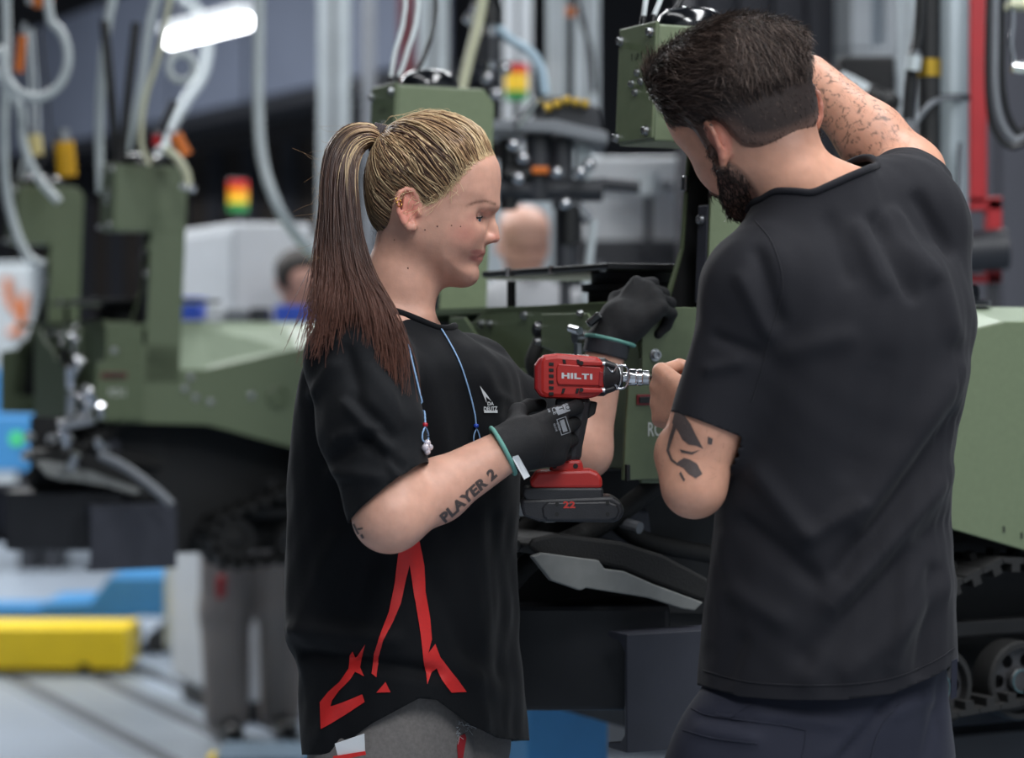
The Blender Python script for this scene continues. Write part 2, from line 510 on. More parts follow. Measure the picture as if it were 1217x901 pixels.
# ---------------------------------------------------------------- the hall
HALL = Matrix.Rotation(PHI, 4, 'Z')
def hs(px, Y):
    """hall coordinates (s, t) of the pixel column px at depth Y"""
    q = P(px, HY, Y); return q.dot(ES), q.dot(ET)
def struct(name, mb, m, label=None, **k):
    o = mb.build(name, m, None, **k); o['kind'] = 'structure'
    if label: o['label'] = label
    return o
def concrete():
    m = mat('floor_screed', (146, 156, 168), 0.40, noise=(1.3, 0.10)); return m
M_floor = concrete()
M_wall_g = mat('grey_cladding', (112, 112, 120), 0.55, noise=(3, 0.06))
M_wall_d = mat('dark_cladding', (58, 58, 64), 0.6, noise=(3, 0.08))
M_ceil = mat('ceiling_sheet', (92, 94, 100), 0.7, noise=(2, 0.1))
M_fascia = mat('mezzanine_fascia', (112, 120, 138), 0.6, noise=(2, 0.06))
struct('floor', MB(HALL).box((-25, -6, -0.2), (25, 34, 0.0)), M_floor)
struct('ceiling', MB(HALL).box((-25, -6, 7.0), (25, 34, 7.2)), M_ceil)
# ceiling joists
for i in range(9):
    o = MB(HALL).box((-25, 4+i*3.2, 6.6), (25, 4.25+i*3.2, 7.0)).build('trim_%d' % (i+1), M_dark); o['kind'] = 'structure'
struct('wall_back', MB(HALL).box((-25, 27, 0), (25, 27.2, 7)), M_wall_d)
struct('wall_left', MB(HALL).box((-15.2, -6, 0), (-15, 27, 7)), M_wall_d)
# partition of ribbed sheet at the right, facing the camera
wr = struct('wall_right', MB(HALL).box((4.62, 6.5, 0), (9.0, 6.6, 7)), M_wall_g)
for i in range(26):
    b = MB(HALL).box((4.66+i*0.16, 6.475, 0.0), (4.73+i*0.16, 6.5, 7)).build('rib', M_wall_g, wr)
wd = struct('wall_partition', MB(HALL).box((3.95, 6.5, 0), (4.62, 6.6, 7)), M_wall_d, 'dark cladding of the partition')
for i in range(5):
    MB(HALL).box((3.98+i*0.13, 6.48, 0.0), (4.03+i*0.13, 6.5, 7)).build('rib', M_wall_d, wd)
# window in the partition
sa, _ = hs(998, 7.85); sb, _ = hs(1068, 7.95)
wz = 1.4+(410-66)/366
M_glass = mat('window_glass', (150, 160, 170), 0.08, noise=(2, 0.1), spec=0.6)
wi = struct('window_1', MB(HALL).box((sa, 6.44, wz), (sb, 6.47, wz+0.9)), M_glass)
for (a, b, c, d) in ((sa-.03, wz-.05, sb+.03, wz+.02), (sa-.03, wz, sa+.05, wz+.9), (sb-.05, wz, sb+.03, wz+.9), ((sa+sb)/2-.01, wz, (sa+sb)/2+.035, wz+.9)):
    MB(HALL).box((a, 6.40, b), (c, 6.5, d)).build('window_frame', M_white, wi, bevel=0.004)

# mezzanine across the back left: fascia panels, dark store below
f0 = P(150, 410, 20.6); f1 = P(440, 410, 16.2)
def along(a, b, z0, z1, th, mb=None):
    d = (b-a); d.z = 0; L = d.length; M = Matrix.Translation((a.x, a.y, 0)) @ Matrix.Rotation(math.atan2(d.y, d.x), 4, 'Z')
    mb = mb or MB(); mb.box((0, 0, z0), (L, th, z1), M); return mb
mez = struct('wall_mezzanine', along(P(-60, 410, 25), P(520, 410, 15.3), 3.12, 3.2, 0.4), M_dark, 'lower edge beam of the mezzanine')
for i in range(7):
    a = P(-60, 410, 25).lerp(P(520, 410, 15.3), i/7+0.004); b = P(-60, 410, 25).lerp(P(520, 410, 15.3), (i+1)/7-0.004)
    along(a, b, 3.22, 4.35, 0.12).build('fascia_panel', M_fascia, mez, bevel=0.01)
store = struct('wall_store', along(P(-60, 410, 26), P(600, 410, 17.5), 0.0, 3.1, 0.2), M_brown, 'dark back of the store below the mezzanine')
for i in range(16):
    a = P(-60, 410, 25.9).lerp(P(600, 410, 17.4), i/16); b = P(-60, 410, 25.9).lerp(P(600, 410, 17.4), i/16+0.022)
    along(a, b, 0.0, 3.1, 0.06).build('post', M_dark, store)

# floor rails of the assembly line (set in the floor)
rail0 = P(0, 410, 10.2); 
def rail(pxa, pya, pxb, pyb, wdt, name, label, m, z=0.012):
    Ya = CAMZ*F/(pya-HY); Yb = CAMZ*F/(pyb-HY); a = P(pxa, HY, Ya); b = P(pxb, HY, Yb); d = (b-a); d.z = 0
    a = a-d*1.2; b = b+d*1.5; d = b-a; d.z = 0; L = d.length
    M = Matrix.Translation((a.x, a.y, 0)) @ Matrix.Rotation(math.atan2(d.y, d.x), 4, 'Z')
    o = MB(M).box((0, -wdt/2, -0.01), (L, wdt/2, z)).build(name, m, None, bevel=0.002); o['kind'] = 'structure'; o['label'] = label
    return o
M_railplate = mat('rail_cover_plate', (132, 140, 148), 0.45, 0.2, noise=(6, 0.1))
M_railslot = mat('rail_slot', (58, 62, 68), 0.6, noise=(6, 0.15))
rail(60, 800, 240, 893, 0.52, 'trim_20', 'grey cover plate of the floor rail', M_railplate, 0.006)
rail(2, 800, 178, 893, 0.055, 'trim_21', 'outer slot of the floor rail', M_railslot, 0.010)
rail(95, 797, 268, 880, 0.06, 'trim_22', 'inner slot of the floor rail', M_railslot, 0.010)
rail(170, 797, 330, 868, 0.05, 'trim_23', 'slot at the far edge of the floor rail', M_railslot, 0.010)

# hall lamp seen at top left
def strip_light(name, a, b, r, label):
    root = empty(name, (a.x, a.y, a.z), label, 'lamp', None)
    M_tube = MATS.get('lamp_tube') or mat('lamp_tube', (255, 255, 255), 0.4, emit=((250, 252, 255), 9.0))
    mb = MB(); mb.cyl(a, b, r, n=14); mb.build('lamp_tube', M_tube, root, autosm=0.8)
    d = (b-a).normalized(); L = (b-a).length; M = Matrix.Translation(a+Vector((0, 0, r*0.9))) @ d.to_track_quat('X', 'Z').to_matrix().to_4x4()
    MB(M).box((-0.05, -r*1.2, 0), (L+0.05, r*1.2, 0.05)).build('lamp_housing', M_white, root, bevel=0.004)
    for k in (0.12, 0.88):
        MB().cyl(a.lerp(b, k)+Vector((0, 0, r+0.04)), a.lerp(b, k)+Vector((0, 0, 3.5)), 0.006, n=6).build('suspension_rod', M_steel, root)
strip_light('strip_light', P(292, 26, 11.0), P(203, 48, 11.9), 0.036, 'bright white tube lamp hanging at upper left')
# ---------------------------------------------------------------- tracked vehicles on the line (local: x along the flank, y away, z up)
VO = Vector((0.187, 3.5, 0.0))
def st(px, py, t=0.0):
    """flank plane: local (s, z) of a photograph point lying at local t on the front vehicle"""
    r = (px-HX)/F; x0 = VO.x+ET.x*t; y0 = VO.y+ET.y*t
    s = (r*y0-x0)/(ES.x-r*ES.y); Y = y0+ES.y*s
    return (s, CAMZ-(py-HY)/F*Y)
def tz(px, py, s=0.0):
    """front plane: local (t, z)"""
    r = (px-HX)/F; x0 = VO.x+ES.x*s; y0 = VO.y+ES.y*s
    t = (r*y0-x0)/(ET.x-r*ET.y); Y = y0+ET.y*t
    return (t, CAMZ-(py-HY)/F*Y)
MESHES = {}
def shared(key, make, name, matl, parent, loc, rot=None, **k):
    """cheap repeated piece: first call makes the mesh, later ones share it"""
    if key not in MESHES:
        o = make().build(name, matl, None, local=True, **k); MESHES[key] = o
        COL.objects.unlink(o); del WM[o.name]
    src = MESHES[key]; c = src.copy()
    c.name = name
    m = Matrix.Translation(Vector(loc)) @ (rot or Matrix.Identity(4))
    return put(c, parent, m)
def bolt_mb(r, hgt):
    def f():
        mb = MB(); I = Matrix.Identity(4)
        mb.lathe([(r*1.35, 0), (r*1.35, hgt*0.2), (r, hgt*0.2), (r, hgt*0.92), (r*0.9, hgt), (r*0.55, hgt), (r*0.5, hgt*0.55), (0, hgt*0.5)], I, 14)
        return mb
    return f
R_FRONT = Matrix.Rotation(-math.pi/2, 4, 'Y')       # +z -> -x
R_SIDE = Matrix.Rotation(math.pi/2, 4, 'X')         # +z -> -y
def bolt(parent, loc, face='front', r=0.0058, hgt=0.007):
    return shared(('bolt', round(r, 4)), bolt_mb(r, hgt), 'bolt', M_steel, parent, loc, R_FRONT if face == 'front' else R_SIDE if face == 'side' else None, autosm=0.7)
def flat_text(name, s, size, M, matl, parent, xs=1.0, bold=0.0, spacing=1.0):
    V, T = text_mesh(s, size, spacing, 0, bold, xs)
    W = [M @ Vector((x, y, 0)) for x, y in V]
    return mesh_obj(name, [tuple(q) for q in W], T, matl, parent, local=True)
M_TF = Matrix(((0, 0, -1, 0), (-1, 0, 0, 0), (0, 1, 0, 0), (0, 0, 0, 1)))   # text on a front face: x -> -y, y -> z
M_TS = Matrix(((1, 0, 0, 0), (0, 0, -1, 0), (0, 1, 0, 0), (0, 0, 0, 1)))    # text on a flank

def shear(o, k=0.045, z0=1.2):
    for v in o.data.vertices: v.co.x += (v.co.z-z0)*k
def shx(z, k=0.045, z0=1.2): return (z-z0)*k

def make_tower(root, t0, front=True, antenna=None):
    D = 0.106
    box = MB().prism([(0, 1.696), (0, 1.867), (0.172, 1.867), (0.195, 1.842), (0.195, 1.696)], t0, t0+D, 'y').build('sensor_box', M_olive, root, True, bevel=0.003); shear(box)
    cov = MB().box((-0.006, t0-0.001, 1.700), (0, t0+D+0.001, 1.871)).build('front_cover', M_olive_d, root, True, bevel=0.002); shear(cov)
    for (y, z) in ((t0+0.012, 1.856), (t0+D-0.006, 1.852), (t0+0.014, 1.712), (t0+D-0.004, 1.708)):
        bolt(cov, (shx(z)-0.0062, y, z))
    for (dy, z) in ((0.046, 1.800), (0.062, 1.785), (0.034, 1.786), (0.050, 1.771)):
        bolt(cov, (shx(z)-0.0062, t0+dy, z), r=0.0044, hgt=0.005)
    M = Matrix.Translation((shx(1.82)-0.0066, t0+0.050, 1.819)) @ M_TF
    flat_text('up_mark', 'UP', 0.014, M, M_print_k, cov, xs=0.75)
    for sgn in (-1, 1):
        mb = MB(Matrix.Translation((shx(1.82)-0.0068, t0+0.050+sgn*0.014, 1.819)))
        mb.box((0, -0.0006, 0), (0.0003, 0.0006, 0.010)); mb.box((0, -0.0018, 0.0075), (0.0003, 0.0018, 0.0085)); mb.box((0, -0.001, 0.0085), (0.0003, 0.001, 0.0105))
        mb.build('up_mark', M_print_k, cov, True)
    dome = MB().lathe([(0.001, 0.034), (0.022, 0.034), (0.036, 0.030), (0.045, 0.020), (0.048, 0.008), (0.048, 0), (0.0, 0)], Matrix.Translation((0.088+0.03, t0+0.055, 1.868)) @ Matrix.Diagonal((1.15, 0.9, 1, 1)), 32).build('antenna_dome', M_gloss, root, True, autosm=0.9)
    MB().lathe([(0.050, 0), (0.050, 0.004), (0.0, 0.004)], Matrix.Translation((0.118, t0+0.055, 1.867)) @ Matrix.Diagonal((1.15, 0.9, 1, 1)), 32).build('dome_ring', M_black, root, True)
    # leg: channel open to the front
    near = MB().prism([(0.100, 1.30), (0.100, 1.697), (0.195, 1.697), (0.195, 1.30)], t0, t0+0.006, 'y').build('leg_plate', M_olive, root, True, bevel=0.0015); shear(near)
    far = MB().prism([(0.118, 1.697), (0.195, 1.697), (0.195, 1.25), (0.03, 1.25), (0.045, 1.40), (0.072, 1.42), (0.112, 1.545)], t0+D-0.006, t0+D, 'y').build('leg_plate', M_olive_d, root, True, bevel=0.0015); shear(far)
    back = MB().box((0.189, t0+0.006, 1.25), (0.195, t0+D-0.006, 1.697)).build('leg_back', M_olive, root, True); shear(back)
    shade_ = MB().prism([(0.122, 1.694), (0.188, 1.694), (0.188, 1.25), (0.062, 1.25), (0.082, 1.42), (0.117, 1.545)], t0+D-0.0085, t0+D-0.0062, 'y').build('leg_inner_shade', M_blackm, root, True); shear(shade_)  # black sheet in the channel: its inner shade put into the colour
    fl = MB().box((0.098, t0+0.006, 1.462), (0.101, t0+0.032, 1.606)).build('flange', M_beam, root, True, bevel=0.001); shear(fl)
    bolt(fl, (0.097+shx(1.59), t0+0.021, 1.585), r=0.0065, hgt=0.006)
    for z in (1.645, 1.44):
        c = MB().box((0.094, t0+0.001, z), (0.104, t0+0.012, z+0.02)).build('clip', M_olive, root, True, bevel=0.001); shear(c)
    c = MB().box((0.111, t0+D-0.012, 1.632), (0.119, t0+D+0.001, 1.655)).build('clip', M_steel, root, True, bevel=0.001); shear(c)
    # cable glands on the box
    for k, (x, y) in enumerate(((0.022, 0.085), (0.028, 0.066), (0.048, 0.052))):
        MB().cyl((x+0.03, t0+y, 1.866), (x+0.031, t0+y, 1.890), 0.0065, 0.0045, 12).build('cable_gland', M_black, root, True, autosm=0.6)
        if antenna is None:
            MB().tube(spline([(x+0.031, t0+y, 1.886), (x+0.04+0.01*k, t0+y+0.004, 1.93), (x+0.075+0.01*k, t0+y+0.03, 2.05), (x+0.09, t0+y+0.12, 2.35)], 14), 0.0042, 10).build('cable', M_hose if k < 2 else M_black, root, True, autosm=0.9)
    if antenna:
        for (x, dx) in ((0.028, -0.03), (0.040, 0.045)):
            MB().tube([(x+0.02, t0+0.06, 1.865), (x+0.02+dx*0.35, t0+0.06, 2.02), (x+0.02+dx, t0+0.07, antenna)], 0.0125, 10).build('rod_antenna', M_black, root, True, autosm=0.9)

def make_vehicle(name, label, s0, t0, front=True):
    org = VO+ES*s0+ET*t0
    root = empty(name, (org.x, org.y, 0.0), label, 'vehicle', None, PHI)
    W2 = 0.92                                           # pitch of the two towers
    make_tower(root, 0.0, True, None if front else 2.245)
    make_tower(root, W2, True, None)
    # hull
    top = [(0.0, 1.38), (0.10, 1.40), (0.195, 1.40), (0.20, 1.335), (0.27, 1.335), (0.53, 1.39), (0.60, 1.425), (0.66, 1.437), (1.2, 1.437)]
    bot = [(1.2, 1.02), (0.75, 1.062), (0.275, 1.19), (0.0, 1.20)]
    MB().prism(bot+top, 0.0, 0.008, 'y').build('side_panel', M_olive, root, True, bevel=0.002)
    MB().prism(bot+top, W2+0.10, W2+0.108, 'y').build('side_panel', M_olive, root, True, bevel=0.002)
    ch = MB(); up = [(0.20, 1.335), (0.27, 1.335), (0.53, 1.39), (0.60, 1.425), (0.66, 1.437), (1.2, 1.437)]
    V = []
    for s, z in up: V += [(s, 0.009, z), (s, 0.13, 1.462)]
    n = len(up); ch.add(V+[(x, y, z-0.006) for x, y, z in V], [(2*i, 2*i+2, 2*i+3, 2*i+1) for i in range(n-1)]+[(2*n+2*i+1, 2*n+2*i+3, 2*n+2*i+2, 2*n+2*i) for i in range(n-1)])
    M_deck = MATS.get('olive_deck') or mat('olive_deck', (150, 164, 142), 0.32, noise=(40, 0.05))
    ch.build('sloped_deck', M_deck, root, True)
    MB().box((0.19, 0.13, 1.45), (1.2, W2+0.1, 1.462)).build('deck', M_deck, root, True, bevel=0.002)
    MB().prism([(0.06, 1.05), (0.06, 1.44), (1.19, 1.44), (1.19, 0.84), (0.19, 0.84)], 0.16, W2-0.05, 'y').build('hull_core', M_blackm, root, True)
    
    # front bow between the towers
    P0 = [tz(*q, s=0.02) for q in ((579, 367), (745, 357), (760, 420), (760, 560), (540, 540), (540, 392), (560, 384))]
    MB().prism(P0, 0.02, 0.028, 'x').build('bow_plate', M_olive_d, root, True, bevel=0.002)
    MB().box((0.02, 0.1, 1.452), (0.2, W2, 1.462)).build('bow_shelf', M_olive, root, True)
    P1 = [tz(*q, s=-0.015) for q in ((534, 377), (551, 377), (575, 413), (586, 413), (602, 438), (620, 438), (634, 454), (662, 456), (662, 560), (534, 560))]
    MB().prism(P1, -0.015, -0.009, 'x').build('stepped_plate', M_olive_d, root, True, bevel=0.0015)
    P2 = [tz(*q, s=-0.05) for q in ((643, 373), (697, 372), (702, 381), (702, 424), (672, 424), (643, 412))]
    MB().prism(P2, -0.05, -0.044, 'x').build('bracket_plate', M_olive_d, root, True, bevel=0.0015)
    for q in ((572, 385), (582, 385), (623, 375)):
        t, z = tz(*q, s=0.018); bolt(root, (0.0195, t, z), r=0.0055)
    for q in ((640, 388), (640, 406), (690, 372)):
        t, z = tz(*q, s=-0.052); bolt(root, (-0.0505, t, z), r=0.0042)
    t, z = tz(630, 392, s=-0.02)
    MB().lathe([(0.0, 0.03), (0.010, 0.03), (0.014, 0.024), (0.014, 0.010), (0.022, 0.008), (0.022, 0), (0, 0)], Matrix.Translation((0.018, t, z)) @ R_FRONT, 20).build('rotary_knob', M_black, root, True, autosm=0.7)
    t2, z2 = tz(632, 440, s=-0.02)
    MB().tube(spline([(0.0, t, z-0.012), (-0.02, t2, z2+0.01), (0.0, t2, z2-0.03)], 10), 0.011, 10).build('rubber_boot', M_rubber, root, True, autosm=0.9)
    t, z = tz(690, 400, s=-0.056)
    lt = MB(); lt.cyl((-0.05, t, z), (-0.066, t, z), 0.011, n=14); lt.box((-0.064, t-0.005, z-0.034), (-0.056, t+0.006, z)); lt.cyl((-0.064, t-0.012, z+0.008), (-0.064, t+0.016, z+0.012), 0.006, n=10)
    lt.build('latch', M_steel, root, True, autosm=0.6)
    t, z = tz(595, 366, s=0.03)
    MB().cyl((0.05, t, 1.455), (0.05, t, 1.505), 0.0075, n=10).build('pin', M_black, root, True, autosm=0.6)
    # black turntable plate over the bow
    pl = [(0.00, 0.10), (0.02, 0.56), (0.10, 0.70), (0.26, 0.70), (0.36, 0.50), (0.36, 0.12)]
    MB().prism(pl, 1.512, 1.522, 'z').build('turntable_plate', M_black, root, True, bevel=0.002)
    for (x, y) in ((0.012, 0.30), (0.02, 0.15), (0.012, 0.45)):
        MB().cyl((x, y, 1.510), (x, y, 1.5245), 0.005, n=10).build('bolt', M_steel, root, True)
    MB().lathe([(0.075, 0), (0.075, 0.022), (0.085, 0.024), (0.085, 0.034), (0.07, 0.036), (0.07, 0.052), (0, 0.052)], Matrix.Translation((0.14, 0.26, 1.460)), 32).build('turntable_bearing', M_blackm, root, True, autosm=0.6)
    # flank below the tower: access panel with catch and stencil
    pa = [st(*q, t=-0.012) for q in ((748, 446), (836, 440), (836, 568), (741, 571), (744, 500))]
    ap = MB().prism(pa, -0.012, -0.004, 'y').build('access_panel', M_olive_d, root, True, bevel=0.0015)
    a, z1 = st(756, 469, -0.012); b, z0 = st(804, 481, -0.012)
    M_redl = MATS.get('red_label') or mat('red_label', (120, 34, 40), 0.5)
    MB().box((a, -0.0145, z0), (b, -0.0119, z1)).build('catch_frame', M_redl, ap, True, bevel=0.001)
    MB().box((a+0.003, -0.0165, z0+0.003), (b-0.003, -0.0144, z1-0.003)).build('catch', M_black, ap, True, bevel=0.001)
    x, z = st(786, 518, -0.012)
    flat_text('stencil', 'RCS-2', 0.0285, Matrix.Translation((x, -0.0125, z)) @ M_TS, M_text, ap, xs=0.64, bold=0.0003)
    x, z = st(744, 562, -0.012); MB().box((x-0.002, -0.018, z-0.012), (x+0.004, -0.011, z+0.012)).build('hinge', M_blackm, ap, True, bevel=0.001)
    x, z = st(779, 422, -0.004); 
    MB().box((0.0, -0.003, 1.36), (0.10, 0.0, 1.455)).build('leg_foot', M_olive_d, root, True, bevel=0.001)
    bolt(root, (x, -0.003, z), 'side', r=0.0068, hgt=0.008)
    for (x, z) in ((0.23, 1.315), (0.215, 1.285), (0.245, 1.262), (0.285, 1.25), (0.40, 1.265)):
        bolt(root, (x, 0.0, z), 'side', r=0.007, hgt=0.009)
    MB().lathe([(0.032, 0), (0.032, 0.006), (0.025, 0.008), (0.024, 0.003), (0, 0.003)], Matrix.Translation((0.475, 0.0, 1.26)) @ R_SIDE, 28).build('filler_cap', M_olive_d, root, True, autosm=0.6)
    # push button and slots at the rear flank
    MB().lathe([(0.042, 0), (0.042, 0.008), (0.026, 0.012), (0.022, 0.030), (0.018, 0.034), (0, 0.034)], Matrix.Translation((0.69, 0.14, 1.464)), 28).build('deck_cap', M_gloss, root, True, autosm=0.6)
    for k in range(6):
        MB().box((0.655+0.035*k, -0.001, 1.105-0.011*k), (0.659+0.035*k, 0.002, 1.115-0.011*k)).build('slot', M_blackm, root, True)
    # running gear
    for t in (0.035, W2-0.01):
        ng = t < 0.5
        if ng:
            for k in range(4):
                wx = 0.70+(k-1)*0.158; c = Matrix.Translation((wx, t, 0.868)) @ R_SIDE
                rw = shared('wheel', lambda: MB().lathe([(0.050, -0.02), (0.062, -0.02), (0.063, -0.012), (0.063, 0.022), (0.060, 0.026), (0.052, 0.026), (0.050, 0.016)], Matrix.Identity(4), 40, True), 'road_wheel', M_rubber, root, (wx, t, 0.868), R_SIDE, autosm=0.6)
                def disc():
                    mb = MB(); hole = 0.0105; n = 36; V = []; Fc = []
                    # web with six round holes: rings between rim and hub
                    for i in range(6):
                        a0 = 2*math.pi*i/6
                        c0 = Vector((0.035*math.cos(a0), 0.035*math.sin(a0), 0))
                        base = len(V); m = 16
                        for j in range(m):
                            b = 2*math.pi*j/m
                            V.append(tuple(c0+Vector((hole*math.cos(b), hole*math.sin(b), 0.012))))
                        for j in range(m):
                            b = 2*math.pi*j/m; q = c0+Vector((math.cos(b), math.sin(b), 0))*0.03
                            ang = (math.atan2(q.y, q.x)-a0+math.pi) % (2*math.pi)-math.pi; ang = max(-math.pi/6, min(math.pi/6, ang))
                            rr = min(0.052, max(0.018, q.length)); V.append((rr*math.cos(a0+ang), rr*math.sin(a0+ang), 0.012))
                        for j in range(m):
                            k2 = (j+1) % m; Fc.append((base+j, base+m+j, base+m+k2, base+k2))
                    mb.add(V, Fc)
                    mb.lathe([(0.020, 0.011), (0.020, 0.024), (0.016, 0.027), (0.0, 0.027)], Matrix.Identity(4), 24)
                    mb.lathe([(0.0, -0.004), (0.054, -0.004)], Matrix.Identity(4), 24)
                    return mb
                shared('disc', disc, 'wheel_disc', M_wheel, rw, (0, 0, 0), None, autosm=0.6)
                M_teal = MATS.get('teal_ring') or mat('teal_ring', (78, 106, 112), 0.4, 0.3)
                shared('hub', lambda: MB().lathe([(0.0185, 0.0255), (0.0185, 0.0282), (0.0165, 0.0282), (0.0165, 0.0255)], Matrix.Identity(4), 24, True), 'hub_ring', M_teal, rw, (0, 0, 0), None, autosm=0.6)
        idl = MB().lathe([(0, 0.03), (0.012, 0.03), (0.020, 0.024), (0.034, 0.022), (0.036, 0.03), (0.052, 0.03), (0.056, 0.02), (0.056, -0.02), (0, -0.02)], Matrix.Translation((0.36, t, 0.885)) @ R_SIDE, 28).build('idler_wheel', M_rubber, root, True, autosm=0.6)
        # track: loop of links
        loop = []
        def arc(cx, cz, r, a0, a1, n):
            for i in range(n+1):
                a = math.radians(a0+(a1-a0)*i/n); loop.append((cx+r*math.cos(a), cz+r*math.sin(a)))
        arc(0.36, 0.885, 0.072, 270, 128, 8); arc(0.66, 1.01, 0.05, 118, 92, 2); arc(1.08, 0.95, 0.085, 90, -75, 7)
        L = np.array(loop+[loop[0]]); seg = np.linalg.norm(np.diff(L, axis=0), axis=1); cum = np.r_[0, np.cumsum(seg)]
        if ng:
            n = int(cum[-1]/0.041)
            for k in range(n):
                d = (k+0.5)*cum[-1]/n; i = min(np.searchsorted(cum, d)-1, len(seg)-1); f = (d-cum[i])/seg[i]
                q = L[i]*(1-f)+L[i+1]*f; tn = (L[i+1]-L[i])/seg[i]; ang = math.atan2(tn[1], tn[0])
                def link():
                    mb = MB(); mb.box((-0.0185, -0.06, -0.006), (0.0185, 0.06, 0.003)); mb.box((-0.008, -0.06, 0.003), (0.008, 0.06, 0.016)); mb.box((-0.006, -0.01, -0.018), (0.006, 0.01, -0.006)); mb.cyl((0.0195, -0.062, -0.001), (0.0195, 0.062, -0.001), 0.0045, n=8); return mb
                shared('link', link, 'track_link', M_rubber, root, (q[0], t+0.02, q[1]), Matrix.Rotation(-ang, 4, 'Y') @ Matrix.Rotation(math.pi, 4, 'X'))
        else:
            MB().prism(loop[::1], t-0.06, t+0.06, 'y').build('track_band', M_rubber, root, True)
        if ng:
            MB().box((0.42, t+0.03, 0.935), (1.08, t+0.06, 0.96)).build('wheel_beam', M_blackm, root, True, bevel=0.003)
            MB().prism([(0.46, 1.03), (0.49, 1.04), (0.62, 0.955), (0.57, 0.95)], t+0.04, t+0.055, 'y').build('brace', M_blackm, root, True)
            MB().cyl((0.55, t+0.05, 1.075), (0.66, t+0.05, 1.10), 0.008, n=10).build('brace_rod', M_blackm, root, True)
    # guard plate at the nose, with its rubber
    gp = [st(*q, t=-0.03) for q in ((632, 661), (645, 657), (712, 666), (719, 676), (742, 679), (776, 694), (836, 716), (826, 726), (812, 724), (772, 711), (697, 699), (690, 702), (655, 690))]
    MB().prism(gp, -0.03, -0.020, 'y').build('guard_plate', M_greyplate, root, True, bevel=0.002)
    gr = [st(*q, t=-0.02) for q in ((628, 650), (634, 640), (660, 634), (740, 644), (790, 660), (846, 690), (838, 716), (776, 692), (742, 677), (719, 672), (640, 660))]
    MB().prism(gr, -0.02, 0.10, 'y').build('guard_rubber', M_rubber, root, True, bevel=0.005)
    # dark pipework behind the nose
    for k, pts in enumerate((((600, 700), (640, 660), (720, 620), (800, 560)), ((690, 560), (715, 600), (760, 640), (850, 660)), ((610, 640), (650, 600), (700, 560)), ((742, 590), (770, 560), (800, 570), (850, 620)))):
        MB().tube([Vector((st(*q, t=0.06+0.03*k)[0], 0.06+0.03*k, st(*q, t=0.06+0.03*k)[1])) for q in spline(pts, 14)[:, :2]] if False else [(lambda a: (a[0], 0.06+0.03*k, a[1]))(st(q[0], q[1], 0.06+0.03*k)) for q in spline([(x, y, 0) for x, y in pts], 14)], 0.016-0.002*k, 10).build('hydraulic_hose', M_rubber, root, True, autosm=0.9)
    for q in ((612, 606), (606, 648), (684, 608), (655, 610)):
        s, z = st(*q, t=0.03)
        MB().lathe([(0, 0.03), (0.009, 0.03), (0.011, 0.02), (0.011, 0.008), (0.015, 0.008), (0.015, 0), (0, 0)], Matrix.Translation((s, 0.04, z)) @ R_SIDE, 6).build('pipe_fitting', M_steel, root, True)
    s, z = st(744, 622, 0.05); MB().cyl((s, 0.06, z), (s+0.012, 0.03, z-0.006), 0.009, n=10).build('pipe_fitting', M_grey, root, True, autosm=0.6)
    MB().prism([st(*q, t=0.14) for q in ((596, 560), (850, 560), (850, 730), (596, 720))], 0.14, 0.15, 'y').build('belly_plate', M_blackm, root, True)
    bb = [st(*q, t=0.09) for q in ((700, 612), (716, 600), (772, 606), (776, 640), (768, 656), (702, 640))]
    MB().prism(bb, 0.09, 0.13, 'y').build('gear_case', M_beam, root, True, bevel=0.006)
    # skid the hull rides on: long channels and a cross beam
    return root

def make_skid(name, label, s0, t0, sup=((0.34, 0.03), (0.85, 0.03), (0.40, 1.13), (0.92, 1.13)), lb=0.15):
    org = VO+ES*s0+ET*t0
    root = empty(name, (org.x, org.y, 0.0), label, 'skid', None, PHI)
    def channel(x0, x1, t, sg):
        z0, z1 = 0.822, 0.990; f = 0.055; w_ = 0.007; r = 0.012
        prof = [(0, z0), (0, z1), (f, z1), (f, z1-0.008), (w_+r, z1-0.013), (w_, z1-0.013-r), (w_, z0+0.013+r), (w_+r, z0+0.013), (f, z0+0.008), (f, z0)]
        MB().prism([(t+sg*a, z) for a, z in prof], x0, x1, 'x').build('long_channel', M_beam, root, True, bevel=0.0015)
    s_, _ = st(745, 800, -0.06)
    channel(s_, s_+0.23, -0.06, 1); channel(s_, s_+0.23, 1.02, -1)
    Rb = Matrix.Translation((s_+0.012, 0.035, 0)) @ Matrix.Rotation(-PHI, 4, 'Z')
    MB(Rb).box((-0.205, 0.0, 0.868), (0.10, 0.16, 1.022)).build('end_beam', M_beam_d, root, True, bevel=0.008)
    MB().box((1.03, -0.02, 0.66), (1.13, 0.99, 0.775)).build('cross_beam', M_beam_d, root, True, bevel=0.008)
    for t in (0.10, 0.80):
        MB().box((lb if t < 0.5 else max(lb, 0.55), t, 0.70), (1.15, t+0.07, 0.775)).build('long_beam', M_beam_d, root, True, bevel=0.006)
    for x, t in sup:
        MB().box((x, t, 0.05), (x+0.18, t+0.12, 0.76 if t > 1 else 0.70)).build('lift_column', M_blue_lit, root, True, bevel=0.006)
        if t > 1: MB().box((x+0.03, 0.80, 0.70), (x+0.15, t+0.06, 0.745)).build('bracket_arm', M_beam_d, root, True, bevel=0.004)
    MB().box((min(x for x, t in sup)-0.05, -0.02, 0.012), (max(x for x, t in sup)+0.25, max(t for x, t in sup)+0.15, 0.05)).build('lift_base', M_blue, root, True, bevel=0.006)
    return root
VG = 'tracked vehicles on the line'
vA = make_vehicle('tracked_vehicle', 'olive green tracked vehicle in front, its open tower worked on by the two people', 0, 0, True)
vB = make_vehicle('tracked_vehicle', 'olive green tracked vehicle at left behind the woman, blurred, with two rod antennas', 0.142, 3.0, False)
